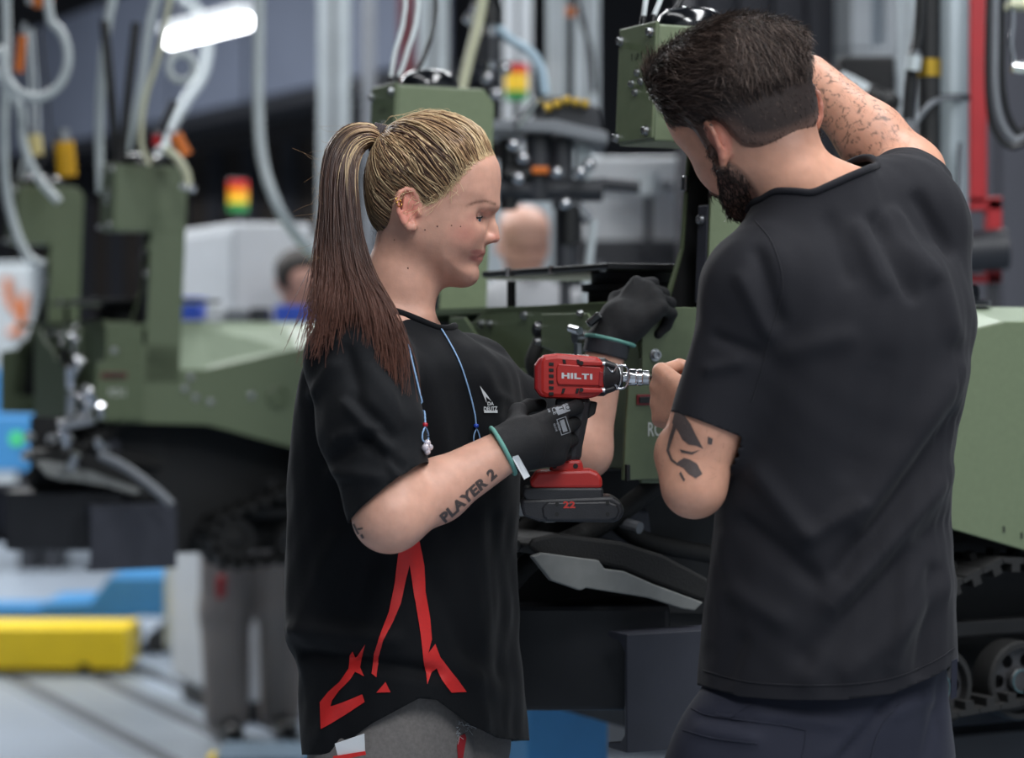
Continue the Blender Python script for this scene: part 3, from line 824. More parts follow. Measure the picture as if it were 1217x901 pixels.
kA = make_skid('carrier_skid', 'anthracite steel skid under the front vehicle, channel end beside the man', 0, 0)
kB = make_skid('carrier_skid', 'anthracite steel skid under the blurred vehicle at left', 0.142, 3.0, ((0.95, 0.03), (0.95, 0.85)), 0.85)

for o in (vA, vB): o['group'] = VG
for o in (kA, kB): o['group'] = 'carrier skids under the vehicles'
# bright couplings and a shackle at the nose of the vehicle at left
r_ = np.random.default_rng(4)
for k, (x, y, rr, ln) in enumerate(((86, 443, 0.020, 0.05), (84, 462, 0.014, 0.07), (98, 474, 0.018, 0.04), (112, 482, 0.022, 0.05), (84, 490, 0.016, 0.06), (80, 530, 0.014, 0.05), (98, 500, 0.018, 0.06), (120, 532, 0.014, 0.03), (84, 556, 0.016, 0.05), (120, 496, 0.012, 0.04), (74, 512, 0.012, 0.06))):
    c = P(x, y, 6.12); a = r_.uniform(-0.6, 0.6); MB().cyl(c, c+Vector((math.sin(a)*ln, -0.02, math.cos(a)*ln))*0.8, rr*0.8, n=14).build('coupling', M_chrome if k % 2 else M_steel, vB, autosm=0.6)
MB().cyl(P(70, 506, 6.1), P(112, 498, 6.1), 0.014, n=12).build('coupling_bar', M_steel, vB, autosm=0.6)
MB().tube(spline([P(118, 540, 6.1), P(150, 556, 6.1), P(185, 582, 6.1), P(204, 600, 6.1)], 12), 0.012, 8).build('tow_arm', M_grey, vB, autosm=0.9)
# ---------------------------------------------------------------- people
def skin_mat(name, tat=False):
    m = mat(name, (200, 150, 130), 0.46, noise=(70, 0.085), bump=(420, 0.10), attr=True, sss=0.12, spec=0.35)
    return m
M_skin = skin_mat('skin')
def cloth_mat(name, rgb, rough=0.85, weave=900, amt=0.08):
    m = mat(name, rgb, rough, noise=(220, amt), spec=0.22, sheen=0.05)
    nt = m.node_tree; N = nt.nodes; L = nt.links; b = N['Principled BSDF']
    tc = N.new('ShaderNodeTexCoord'); n1 = N.new('ShaderNodeTexNoise'); n1.inputs['Scale'].default_value = weave; n1.inputs['Detail'].default_value = 2
    L.new(tc.outputs['Object'], n1.inputs['Vector']); bp = N.new('ShaderNodeBump'); bp.inputs['Strength'].default_value = 0.25; bp.inputs['Distance'].default_value = 0.001
    L.new(n1.outputs['Fac'], bp.inputs['Height']); L.new(bp.outputs['Normal'], b.inputs['Normal'])
    return m
M_tee_w = cloth_mat('black_cotton', (12, 14, 18))
M_tee_m = cloth_mat('washed_black_cotton', (29, 29, 34))
M_navy = cloth_mat('navy_work_trousers', (36, 38, 50), 0.8)
M_greyt = cloth_mat('grey_denim', (112, 108, 106), 0.85, 500, 0.16)
M_glove = mat('black_knit_glove', (14, 15, 19), 0.75, noise=(150, 0.15), bump=(900, 0.5))
M_teal = mat('teal_cuff', (104, 160, 150), 0.7, noise=(200, 0.1))
M_hair = mat('hair', (120, 90, 70), 0.42, noise=(200, 0.12), attr=True, spec=0.28)
M_redp = mat('red_shirt_print', (206, 36, 34), 0.6, noise=(260, 0.06))
M_ink = mat('tattoo_ink', (80, 69, 67), 0.6, noise=(300, 0.15))

KH = 1/884.0
class Grid2:
    """signed distance to a polygon given in photograph pixels of the canonical head, sampled once"""
    def __init__(s, poly, lo=(380, 60), hi=(660, 420), n=280):
        s.lo = np.array(lo, np.float32); s.hi = np.array(hi, np.float32); s.n = n
        xs = np.linspace(lo[0], hi[0], n); ys = np.linspace(lo[1], hi[1], n); X, Y = np.meshgrid(xs, ys, indexing='ij')
        # rounded polygon through Catmull-Rom
        p = np.array(poly, float); q = np.vstack([p, p, p])
        t = np.linspace(0, len(p), len(p)*6, endpoint=False); i = t.astype(int)+len(p); f = (t-t.astype(int))[:, None]
        a, b, c, d = q[i-1], q[i], q[(i+1)], q[(i+2) % len(q)]
        P2 = 0.5*((2*b)+(-a+c)*f+(2*a-5*b+4*c-d)*f**2+(-a+3*b-3*c+d)*f**3)
        D = np.full(X.shape, 1e9); ins = np.zeros(X.shape, bool)
        for j in range(len(P2)):
            a = P2[j]; b = P2[(j+1) % len(P2)]; e = b-a; L = e@e+1e-12
            tt = np.clip(((X-a[0])*e[0]+(Y-a[1])*e[1])/L, 0, 1)
            D = np.minimum(D, (X-a[0]-tt*e[0])**2+(Y-a[1]-tt*e[1])**2)
            c = (a[1] > Y) != (b[1] > Y)
            ins ^= c & (X < (b[0]-a[0])*(Y-a[1])/(b[1]-a[1]+1e-12)+a[0])
        s.D = (np.sqrt(D)*np.where(ins, -1, 1)*KH).astype(np.float32)
    def __call__(s, px, py):
        fx = np.clip((px-s.lo[0])/(s.hi[0]-s.lo[0])*(s.n-1), 0, s.n-1.001); fy = np.clip((py-s.lo[1])/(s.hi[1]-s.lo[1])*(s.n-1), 0, s.n-1.001)
        i = fx.astype(int); j = fy.astype(int); a = (fx-i).astype(np.float32); b = (fy-j).astype(np.float32)
        D = s.D
        return D[i, j]*(1-a)*(1-b)+D[i+1, j]*a*(1-b)+D[i, j+1]*(1-a)*b+D[i+1, j+1]*a*b
def H(px, py, wv=0.0): return ((px-520)*KH, (240-py)*KH, wv)       # canonical head coordinates: u forward, v up, w to the left
G_face = Grid2([(594.5, 200), (595.5, 214), (594.5, 230), (592.5, 242), (586.5, 253), (582, 263), (579.5, 277), (577, 291), (576.5, 297), (574.5, 303), (571, 310), (564.5, 316.5), (565.5, 325), (562, 333), (553, 337.5), (540, 339.5), (524, 340), (505, 330), (480, 318), (458, 292), (449, 262), (444, 230), (446, 200), (458, 172), (480, 153), (510, 143.5), (540, 147), (566, 160), (583, 178), (591, 190)])
def head_base(p, extra=0.0):
    px = p[:, 0]/KH+520; py = 240-p[:, 1]/KH
    s = -G_face(px, py)+extra
    W = np.interp(py, [140, 200, 245, 270, 290, 310, 328, 342], [0.072, 0.0755, 0.0735, 0.0695, 0.0655, 0.060, 0.050, 0.038])
    fr = np.interp(px, [500, 530, 560, 580], [1.0, 0.97, 0.89, 0.82]); lowr = np.interp(py, [230, 300, 335], [0, 0.8, 1])
    W = (W*(1-lowr*(1-fr))+extra).astype(np.float32)
    R = 0.060; pw = 2.25
    a = np.maximum(R-s, 0)/R
    return (((a**pw+(np.abs(p[:, 2])/W)**pw)**(1/pw)-1)*0.052).astype(np.float32)
def make_head(male=False):
    g = Sdf()
    b = Prim(lambda p: head_base(p), H(520, 240), 0.16); g.u(b)
    for s in (-1, 1):
        g.u(ell(H(548, 276, s*0.040), (0.022, 0.016, 0.010)), 0.03)           # cheekbone
        g.s_(ell(H(579, 260, s*0.038), (0.012, 0.0085, 0.015)), 0.012)         # eye socket
        g.u(ell(H(563.8, 260.3, s*0.0335), (0.0127, 0.0122, 0.0127)), 0.003)        # lids over the eye
        g.s_(rc(H(560, 261.5, s*0.048), H(577, 262.0, s*0.032), 0.0034, 0.0028), 0.0012)   # opening between the lids
        g.u(rc(H(578, 247, s*0.040), H(586, 245, s*0.012), 0.005, 0.006), 0.012)  # brow ridge
    g.u(ell(H(553, 326, 0), (0.0125, 0.011, 0.018)), 0.022)
    g.u(rc(H(581.5, 255), H(585.8, 272), 0.0060, 0.0064), 0.009)
    g.u(rc(H(585.8, 272), H(587.8, 282.3), 0.0064, 0.0078), 0.006)
    for s in (-1, 1):
        g.u(ell(H(580.5, 284.5, s*0.0100), (0.0095, 0.0068, 0.0062)), 0.005)
        g.s_(rc(H(581.5, 291.3, s*0.0135), H(587, 290.8, s*0.0060), 0.0027), 0.0012)
    g.u(ell(H(568.2, 300.3, 0), (0.0098, 0.0042, 0.019)), 0.005)
    g.u(ell(H(565.0, 308.6, 0), (0.0090, 0.0046, 0.0165)), 0.005)
    for s in (-1, 1):
        g.s_(rc(H(577, 304.2, 0), H(571, 304.3, s*0.013), 0.0012, 0.0012), 0.0015)
        g.s_(rc(H(571, 304.3, s*0.013), H(559.5, 305.8, s*0.0265), 0.0012, 0.0016), 0.0025)
    for s in (-1, 1):
        e = Sdf()
        e.u(ell(H(490, 253, s*0.0725), (0.0112, 0.0245, 0.0055)))
        hx = [(503, 249), (502, 238), (497, 231), (489.5, 229), (482, 233), (479, 243), (481, 256), (486.5, 267), (493, 274.5), (498, 274)]
        ww = [0.0715, 0.074, 0.077, 0.080, 0.083, 0.0845, 0.083, 0.080, 0.077, 0.0745]
        for k in range(len(hx)-1):
            e.u(rc(H(*hx[k], s*ww[k]), H(*hx[k+1], s*ww[k+1]), 0.0033 if k < 6 else 0.0040, 0.0033 if k < 6 else 0.0042), 0.0022)
        e.u(rc(H(488, 239, s*0.079), H(486.5, 251, s*0.080), 0.0026), 0.002); e.u(rc(H(486.5, 251, s*0.080), H(491, 263, s*0.0785), 0.0026, 0.003), 0.002)
        e.s_(ell(H(495.5, 255, s*0.0815), (0.0068, 0.0100, 0.0085)), 0.003)
        e.u(ell(H(503, 256, s*0.0735), (0.0040, 0.0058, 0.0040)), 0.003)
        e.u(ell(H(496.5, 272, s*0.0750), (0.0062, 0.0062, 0.0042)), 0.003)
        g.u(e, 0.004)
    return g
class Placed:
    """an Sdf in its own frame, placed in the world"""
    def __init__(s, g, M, sc=1.0, c=(0, 0, 0), r=0.16):
        s.g = g; s.R = np.array(M, np.float32)[:3, :3]; s.o = np.array(M, np.float32)[:3, 3]; s.sc = sc
        s.c = s.R @ (np.array(c, np.float32)*sc)+s.o; s.r = r*sc
    def to(s, p): return ((p-s.o) @ s.R)/s.sc
    def out(s, q): return (np.asarray(q)*s.sc) @ s.R.T+s.o
    def f(s, p): 
        q = s.to(p).astype(np.float32)
        return (s.g.f(q) if hasattr(s.g, 'f') else s.g(q))*s.sc
def frame(o, u, v):
    """matrix with columns u (forward), v (up), w (left)"""
    u = Vector(u).normalized(); wv = u.cross(Vector(v)).normalized()*-1; v = wv.cross(u)*-1 if False else u.cross(wv)*1
    if v.dot(Vector((0, 0, 1))) < -2: pass
    return u, v, wv
def head_matrix(o, yaw, pitch, roll=0.0):
    """yaw: heading of the face in the ground plane; pitch: extra nod"""
    f = Vector((math.cos(yaw), math.sin(yaw), 0)); z = Vector((0, 0, 1))
    u = f*math.cos(pitch)-z*math.sin(pitch); v = z*math.cos(pitch)+f*math.sin(pitch); l = v.cross(u)
    if roll:
        R = Matrix.Rotation(roll, 3, u); v = R @ v; l = R @ l
    M = Matrix.Identity(4)
    for i in range(3): M[i][0] = u[i]; M[i][1] = v[i]; M[i][2] = l[i]; M[i][3] = o[i]
    return M

def hand_chain(wrist, d, n, side, curls, sc=1.0, thumb=None, spread=0.05):
    """joints of a hand: d towards the fingers, n out of the palm, side towards the thumb"""
    w = Vector(wrist); d = Vector(d).normalized(); n = (Vector(n)-d*Vector(n).dot(d)).normalized(); s = n.cross(d)
    if s.dot(Vector(side)) < 0: s = -s
    base = [(0.088, 0.030), (0.091, 0.0095), (0.086, -0.0105), (0.077, -0.028)]
    lens = [(0.043, 0.026, 0.020), (0.047, 0.029, 0.021), (0.043, 0.027, 0.020), (0.034, 0.021, 0.018)]
    rad = [0.0093, 0.0095, 0.0090, 0.0080]
    fingers = []
    for i in range(4):
        p = w+(d*base[i][0]+s*base[i][1])*sc; ang = 0; pts = [p]
        dd = (d+s*spread*(1.5-i)).normalized()
        for k in range(3):
            ang += math.radians(curls[i][k]); q = dd*math.cos(ang)+n*math.sin(ang); p = p+q*lens[i][k]*sc; pts.append(p)
        fingers.append((pts, rad[i]*sc))
    t0 = w+(d*0.026+s*0.026+n*0.008)*sc
    tv = thumb or [(0.6, 0.65, 0.35), (0.8, 0.3, 0.4), (0.9, 0.1, 0.4)]
    pts = [t0]; p = t0
    for v, L in zip(tv, (0.044, 0.032, 0.027)):
        q = (d*v[0]+s*v[1]+n*v[2]).normalized(); p = p+q*L*sc; pts.append(p)
    return dict(w=w, d=d, n=n, s=s, sc=sc, fingers=fingers, thumb=(pts, 0.0108*sc))
def hand_sdf(h, g, inf=0.0, k=0.008):
    w, d, n, s, sc = h['w'], h['d'], h['n'], h['s'], h['sc']
    pal = Sdf()
    for i, (pts, r) in enumerate(h['fingers']):
        st_ = w+(d*0.012+s*(0.014-0.010*i))*sc
        pal.u(rc(st_-n*0.001, pts[0]-n*0.002*sc, 0.0145*sc+inf, 0.0112*sc+inf), 0.012)
    pal.u(rc(w+(d*0.02+s*0.016+n*0.008)*sc, h['thumb'][0][1], 0.0155*sc+inf, 0.0115*sc+inf), 0.012)
    pal.u(ell(w+(d*0.045-s*0.018+n*0.007)*sc, [0.028*sc, 0.028*sc, 0.028*sc]), 0.0) if False else None
    pal.u(rc(w+(d*0.02-s*0.016+n*0.007)*sc, w+(d*0.062-s*0.020+n*0.006)*sc, 0.013*sc+inf, 0.011*sc+inf), 0.012)
    g.u(pal, k)
    for pts, r in h['fingers']+[h['thumb']]:
        f = Sdf()
        for q in range(3):
            f.u(rc(pts[q], pts[q+1], (r+inf)*(1-0.09*q), (r+inf)*(0.93-0.1*q)), 0.003)
        g.u(f, 0.0035)
    return g

def fold(V, N, folds, Y, front=True):
    """cloth folds as sculpted ridges: (x0,y0,x1,y1,height mm,width px) measured in the photograph, on the side facing it"""
    px = HX+V[:, 0]/V[:, 1]*F; py = HY-(V[:, 2]-CAMZ)/V[:, 1]*F
    wt = np.clip(-N[:, 1]*1.6, 0, 1); D = np.zeros(len(V))
    for x0, y0, x1, y1, a, wd in folds:
        e = np.array((x1-x0, y1-y0)); L = e@e; t = ((px-x0)*e[0]+(py-y0)*e[1])/L; tc = np.clip(t, 0, 1)
        d2 = (px-x0-tc*e[0])**2+(py-y0-tc*e[1])**2
        D += a*0.001*np.exp(-d2/(wd*wd))*np.clip(np.minimum(t+0.35, 1.35-t)*2.2, 0, 1)
    return V+N*(D*wt)[:, None]
def ripples(V, N, amp, scale, seed, stretch=(1, 1, 0.35)):
    r = np.random.default_rng(seed); D = np.zeros(len(V))
    for _ in range(14):
        k = r.normal(size=3)*np.array(stretch)*scale; D += np.sin(V@k+r.uniform(0, 6.28))/14**0.5
    return V+N*(D*amp)[:, None]
def strand_mesh(name, lines, radii, cols, parent, n=3):
    V, Q = tube_np(lines, radii, n); C = np.concatenate([np.repeat(c, n, axis=0) for c in cols])
    o = mesh_obj(name, V, Q, M_hair, parent, smooth=True, col=C)
    if name in ('arm_hair', 'loose_hairs'): o['kind'] = 'stuff'
    return o
def L3(c): return np.array(lin(*c)[:3])
# ---------------------------------------------------------------- the woman
def woman():
    root = empty('person', (P(478, 650, 3.25).x, 3.25, 0), 'woman with a long ponytail in an oversized black t-shirt, holding a red cordless wrench', 'person')
    HM = head_matrix(P(520, 240, 3.25), math.radians(-3), 0.0)
    head = Placed(make_head(), HM, 1.0)
    yw = math.radians(-30); fw = Vector((math.cos(yw), math.sin(yw), 0)); lf = Vector((-fw.y, fw.x, 0))
    # ---- arms and hands
    r_sh, r_el, r_wr = P(428, 430, 3.085), P(463, 613, 2.99), P(604, 534, 3.095)
    l_sh, l_el, l_wr = P(553, 452, 3.38), P(694, 536, 3.46), P(722, 408, 3.47)
    rh = hand_chain(P(602, 532, 3.098), P(683, 514, 3.150)-P(602, 532, 3.098), (-0.25, 1, 0.0), (0, 0, 1),
                    [(18, 34, 30), (32, 86, 50), (36, 90, 50), (40, 92, 50)], 0.94, [(0.55, 0.35, 0.75), (0.85, 0.1, 0.5), (0.95, -0.1, 0.3)])
    lh = hand_chain(P(728, 398, 3.47), P(786, 338, 3.50)-P(728, 398, 3.47), (0.25, 0.75, -0.45), (-0.6, 0, 0.8),
                    [(50, 60, 35), (60, 65, 40), (62, 70, 40), (65, 70, 40)], 0.98, [(0.75, 0.55, 0.3), (0.9, 0.1, 0.5), (0.8, -0.1, 0.7)])
    g = Sdf()
    torso = loft([(P(0, y, 3.25).z, P(cx, 0, 3.25).x, 3.25+dy, a, b, yw) for y, cx, dy, a, b in
                  ((384, 472, 0, 0.045, 0.055), (412, 476, 0, 0.065, 0.10), (440, 480, 0.01, 0.085, 0.135), (500, 484, 0.03, 0.10, 0.135), (600, 480, 0.04, 0.085, 0.115), (700, 480, 0.04, 0.085, 0.12), (800, 484, 0.04, 0.09, 0.125), (900, 488, 0.04, 0.09, 0.125))])
    g.u(torso)
    for s in (-1, 1):                                   # thighs down to the knees, inside the trousers
        hp = Vector((P(487, 0, 3.28).x, 3.285, 0.84))+lf*(0.075*s); g.u(rc(hp, hp+Vector((0, 0, -0.38)), 0.058, 0.05), 0.03)
    g.u(rc(P(485, 296, 3.25), P(477, 335, 3.25), 0.043, 0.044), 0.02)
    g.u(rc(P(477, 335, 3.25), P(464, 388, 3.25), 0.044, 0.048), 0.03)
    g.u(rc(P(466, 412, 3.24), r_sh, 0.036, 0.044), 0.04); g.u(rc(P(480, 418, 3.27), l_sh, 0.034, 0.040), 0.04)
    g.u(rc(P(492, 326, 3.235), P(500, 388, 3.22), 0.011, 0.012), 0.03)      # throat muscle
    g.u(Prim(head.f, head.c, head.r), 0.016)
    g.u(rc(r_sh, r_el, 0.048, 0.043), 0.03); g.u(rc(r_el, P(520, 583, 3.045), 0.0415, 0.0385), 0.02); g.u(rc(P(520, 583, 3.045), r_wr, 0.0385, 0.0275), 0.015)
    g.u(rc(l_sh, l_el, 0.045, 0.038), 0.03); g.u(rc(l_el, l_wr, 0.037, 0.027), 0.02)
    hand_sdf(rh, g, -0.0015, 0.012); hand_sdf(lh, g, -0.0015, 0.012)
    V, Q = polygonise(g, 0.0027)
    # skin colour: lips, brows, blush, lashes' line are the skin's own colours
    q = head.to(V); px = q[:, 0]/KH+520; py = 240-q[:, 1]/KH; aw = np.abs(q[:, 2]); inh = (np.linalg.norm(q, axis=1) < 0.15)
    C = np.tile(L3((206, 158, 138)), (len(V), 1))
    def blend(mask, c):
        nonlocal C
        m = np.clip(mask, 0, 1)[:, None]; C = C*(1-m)+L3(c)*m
    def spot(x, y, rx, ry, sharp=1.0): return np.clip((1-np.sqrt(((px-x)/rx)**2+((py-y)/ry)**2))*sharp, 0, 1)*inh
    blend(spot(556, 280, 26, 20)*0.45, (206, 122, 110)); blend(spot(590, 283, 12, 10)*0.5, (206, 120, 108))
    blend(spot(490, 250, 20, 30, 2)*(aw > 0.068)*0.55, (214, 120, 106))
    ups = spot(570, 301.2, 10, 3.8, 2)*(py < 304.5); los = spot(567.5, 308.0, 9.5, 4.6, 2)*(py >= 303.5)
    blend(np.maximum(ups, los)*(px > 559)*0.75, (172, 98, 95))
    lx = np.interp(px, [556, 562, 570, 580, 592], [249.5, 246.5, 243.5, 242, 244.5]); blend(np.clip(1-np.abs(py-lx)/2.6, 0, 1)*np.clip((px-556)/8, 0, 1)*(px < 591)*(aw > 0.006)*inh*0.9, (112, 82, 68))
    blend(spot(567, 261, 13, 8, 1.5)*(aw > 0.015)*0.4, (160, 104, 96))
    blend(np.clip((V[:, 2]-1.2)*0+((V[:, 0] > P(585, 0, 3.1).x) & (V[:, 2] < 1.3))*0.0, 0, 1), (200, 150, 130))
    body = mesh_obj('body', V, Q, M_skin, root, smooth=True, col=C)
    bb = bvh_of(V, Q)
    # eyes, lashes, moles
    M_eye = mat('eye_white', (225, 220, 215), 0.15); M_iris = mat('iris', (70, 92, 110), 0.15)
    for s in (-1, 1):
        c = head.out(H(563.8, 260.3, s*0.0335)); mb = MB(); mb.lathe([(0.0119*math.sin(a), 0.0118*math.cos(a)) for a in np.linspace(0, math.pi, 12)], Matrix.Translation(Vector(c)), 16)
        e = mb.build('eye', M_eye, root, smooth=True)
        dd = head.R @ np.array((0.80, -0.50, s*0.36)); dd /= np.linalg.norm(dd); ic = Vector(c)+Vector(dd)*0.0104
        MB().lathe([(0.0046, 0), (0.0036, 0.0012), (0, 0.0019)], Matrix.Translation(ic) @ Vector(dd).to_track_quat('Z', 'Y').to_matrix().to_4x4(), 14).build('iris', M_iris, e, smooth=True)
        cc_ = np.array(H(563.8, 260.3, s*0.0335)); cu = []
        for az, el_ in ((-2, 4), (20, -2), (42, -4), (62, -3), (80, 4)):      # along the edge of the upper lid
            a_, e_ = math.radians(az), math.radians(el_); cu.append(cc_+0.0131*np.array((math.sin(a_)*math.cos(e_), math.sin(e_), s*math.cos(a_)*math.cos(e_))))
        pts = head.out(spline(cu, 16)); lines = [pts]; rad = [0.0011]
        for k in range(0):
            i = 3; a = pts[i]; dr = head.R @ np.array((0.8, -0.45, s*0.55)); dr /= np.linalg.norm(dr)
            lines.append(np.array([a, a+dr*0.0020, a+dr*0.0034+np.array((0.0006, 0, 0.0008))])); rad.append(0.00018)
        V2, Q2 = tube_np(lines, rad, 4); mesh_obj('eyelashes', V2, Q2, M_print_k, root, smooth=True)
    M_mole = mat('mole', (92, 56, 46), 0.6)
    for x, y, r in ((531, 272, 1.1), (516.5, 276, 1.0), (496, 320, 1.2), (547.5, 271, 0.9), (480, 287, 0.8), (558, 272, 0.8)):
        o = Vector(head.out(H(x, y, -0.2))); hit = bb.ray_cast(o, Vector((0, 1, 0)))[0]
        if hit: mesh_obj('mole', *(lambda m: (m.V, m.F))(MB().lathe([(r*0.001, 0), (r*0.0008, 0.0003), (0, 0.0004)], Matrix.Translation(hit+Vector((0, -0.0002, 0))) @ R_SIDE, 10)), M_mole, root, smooth=True)
    # ---- hair cap (lies on the head, sinks under the skin at the hairline)
    G_hair = Grid2([(599, 172), (591.5, 180), (583, 186), (570, 195), (556, 208), (543, 224), (528, 238), (514, 246), (506, 240), (500, 229), (488, 225), (476, 233), (471, 252), (466, 268), (454, 280), (432, 290), (415, 230), (425, 150), (515, 110), (600, 135)])
    def th(q):
        x = q[:, 0]/KH+520; y = 240-q[:, 1]/KH
        return np.clip(-G_hair(x, y)*np.interp(x, [530, 580], [0.32, 0.15]), -0.004, 0.0080)
    hc = Sdf(); hc.u(Prim(lambda p: head_base(p), H(520, 240), 0.16)); 
    cap = Placed(lambda q: head_base(q)-th(q).astype(np.float32), HM, 1.0)
    sd = Sdf(); sd.u(Prim(cap.f, cap.c, 0.16)); Vc, Qc = polygonise(sd, 0.003)
    qc = head.to(Vc); keep = th(qc); Vc, Tc = clip(Vc, Qc, -keep-0.0006)
    qc = head.to(Vc); cpx = qc[:, 0]/KH+520; cpy = 240-qc[:, 1]/KH
    r = np.random.default_rng(3)
    blond, mid, brown, dark, rust = (L3(c) for c in ((212, 186, 146), (162, 130, 96), (80, 57, 47), (52, 36, 32), (112, 70, 56)))
    f = np.clip(0.5+0.5*np.sin(cpy*0.55+np.sin(cpx*0.09)*2.5+aw[:0].sum()), 0, 1)[:, None]
    lowf = np.clip((cpy-215)/45, 0, 1)[:, None]
    Cc = (mid*f+brown*(1-f))*(1-lowf)+brown*lowf
    hair = mesh_obj('hair', Vc, Tc, M_hair, root, smooth=True, col=Cc)
    cb = bvh_of(Vc, Tc)
    # strands drawn back from the hairline to the hair tie
    tie = head.out(H(453.5, 165.5, 0.0)); tv = Vector(tie)
    hl = spline([(591, 181, 0), (583, 187, 0), (570, 196, 0), (556, 209, 0), (543, 225, 0), (528, 239, 0), (514, 246, 0), (505, 240, 0), (498, 228, 0), (488, 225, 0), (477, 233, 0), (471, 252, 0), (466, 268, 0), (454, 279, 0), (444, 282, 0)], 400)[:, :2]
    lines, rad, cols = [], [], []
    ctr = Vector(head.out(H(505, 225, 0)))
    def clump_noise(n): return r.normal(size=n)
    for side in (-1, 1):
        N_ = 760 if side < 0 else 330
        for k in range(N_):
            u = r.random(); x, y = hl[int(u*399)]; 
            top = r.random() < 0.30
            if top: x, y = 591-r.random()*6, 181-r.random()*4
            o = Vector(head.out(H(x+r.normal()*1.5, y+r.normal()*1.5, side*0.2))); d = Vector(head.out(H(x, y, 0)))-o
            if top:
                S = Vector(head.out(H(x, y-6, side*r.random()*0.045)))
            else:
                h_ = cb.ray_cast(o, d.normalized())[0]
                if h_ is None: continue
                S = h_
            S = cb.find_nearest(S)[0]
            off = Vector((0.002+r.normal()*0.004, r.normal()*0.006, r.normal()*0.006))
            pts = []; m = 13; hov = abs(r.normal())*0.0014+0.0002; wv = r.normal()*0.005; ph = r.random()*6
            T = tv+off
            for i in range(m):
                t = i/(m-1)
                q = S.lerp(T, t); q = q+(q-ctr).normalized()*(0.03*math.sin(math.pi*t))
                q.z += wv*math.sin(math.pi*t)+0.0015*math.sin(t*9+ph)
                nr = cb.find_nearest(q); hh = hov*min(1, 4*t+0.15)
                pts.append(tuple(nr[0]+nr[1]*(hh+0.0004)) if t < 0.97 else tuple(T))
            c0 = 0.5+0.5*math.sin(u*63+2*math.sin(u*17)); sel = r.random()
            base = blond*c0+mid*(1-c0) if sel < 0.56 else (mid*0.5+brown*0.5 if sel < 0.76 else brown*0.7+dark*0.3)
            if y > 236 and x < 500: base = base*0.55+brown*0.45
            if top: base = base*0.5+blond*0.5
            tt = np.linspace(0, 1, m)[:, None]; cv = base*(1-0.22*tt)+brown*0.22*tt
            cv = cv*(1.0+0.05*r.normal())
            lines.append(np.array(pts)); rad.append(np.interp(np.linspace(0, 1, m), [0, 0.15, 1], [0.00035, 0.0007, 0.0007])*(0.8+0.5*r.random())); cols.append(np.clip(cv, 0, 1))
    # fine short hairs softening the hairline
    for k in range(420):
        side = -1 if r.random() < 0.75 else 1; x, y = hl[int(r.uniform(0, 235))]; x += r.random()*4; y += r.random()*3.5
        o = Vector(head.out(H(x, y, side*0.2))); h_ = bb.ray_cast(o, (Vector(head.out(H(x, y, 0)))-o).normalized())[0]
        if h_ is None: continue
        dv = (tv-h_).normalized()+Vector(r.normal(size=3))*0.22; Ln = 0.012+0.016*r.random(); pts = []
        for i in range(5):
            q = h_+dv*(Ln*i/4); n1 = bb.find_nearest(q); n2 = cb.find_nearest(q); p1 = n1[0]+n1[1]*0.0005; p2 = n2[0]+n2[1]*0.0009
            pts.append(tuple(p2 if (p2-ctr).length > (p1-ctr).length and (n2[0]-q).length < 0.012 else p1))
        lines.append(np.array(pts)); rad.append(np.array((0.00015, 0.0003, 0.00035, 0.0003, 0.00015))); cols.append(np.tile(blond*(0.95+0.1*r.random()), (5, 1)))
    # loose short hairs round the ear and temple
    for k in range(34):
        x, y = hl[int(r.uniform(90, 260))]; o = Vector(head.out(H(x+r.normal()*3, y+3+r.normal()*3, -0.2))); h_ = bb.ray_cast(o, Vector((0, 1, 0)))[0]
        if h_ is None: continue
        dx = Vector((r.normal()*0.006-0.002, -0.003-abs(r.normal())*0.002, -0.008+r.normal()*0.006))
        lines.append(spline([h_, h_+dx*0.6+Vector((0.002*r.normal(), -0.001, 0)), h_+dx*1.5+Vector((-0.004, 0.001, 0.003*r.normal()))], 6)); rad.append(0.00028); cols.append(np.tile(blond, (6, 1)))
    strand_mesh('hair_strands', lines, rad, cols, root)
    # ---- ponytail: lifts from the tie, falls behind the neck and over the near shoulder
    Lb = spline([(455, 156, 0), (436, 147, 0), (410, 152, 0), (391, 174, 0), (383, 208, 0), (382, 250, 0), (379, 295, 0), (374, 340, 0), (366, 388, 0), (357, 440, 0)], 60)[:, :2]
    Rb = spline([(453, 174, 0), (442, 172, 0), (430, 182, 0), (424, 205, 0), (425, 240, 0), (430, 280, 0), (443, 325, 0), (468, 372, 0), (482, 420, 0), (485, 480, 0)], 60)[:, :2]
    dep = np.interp(np.linspace(0, 1, 60), [0, 0.1, 0.3, 0.6, 0.8, 1], [3.25, 3.245, 3.215, 3.115, 3.035, 3.005])
    thk = np.interp(np.linspace(0, 1, 60), [0, 0.1, 0.3, 0.6, 0.85, 1], [0.013, 0.024, 0.030, 0.026, 0.012, 0.008])
    lines, rad, cols = [], [], []
    for k in range(1500):
        qn = r.beta(1.15, 1.15); dn = r.uniform(-1, 1); core = math.sqrt(max(0, 1-(2*qn-1)**2))
        end = np.interp(qn, [0, 0.25, 0.45, 0.6, 0.8, 1.0], [1.0, 0.93, 0.87, 0.93, 1.0, 1.0])-abs(r.normal())*0.05-r.random()**3*0.2
        m = 26; tt = np.linspace(0, 1, m)*end; ii = tt*59; i0 = np.clip(ii.astype(int), 0, 58); fr = (ii-i0)
        qq = np.clip(qn+r.normal()*0.03+0.05*np.sin(tt*5+r.random()*6)*r.normal()*0.6, -0.05, 1.05)
        a = Lb[i0]*(1-fr)[:, None]+Lb[i0+1]*fr[:, None]; b = Rb[i0]*(1-fr)[:, None]+Rb[i0+1]*fr[:, None]
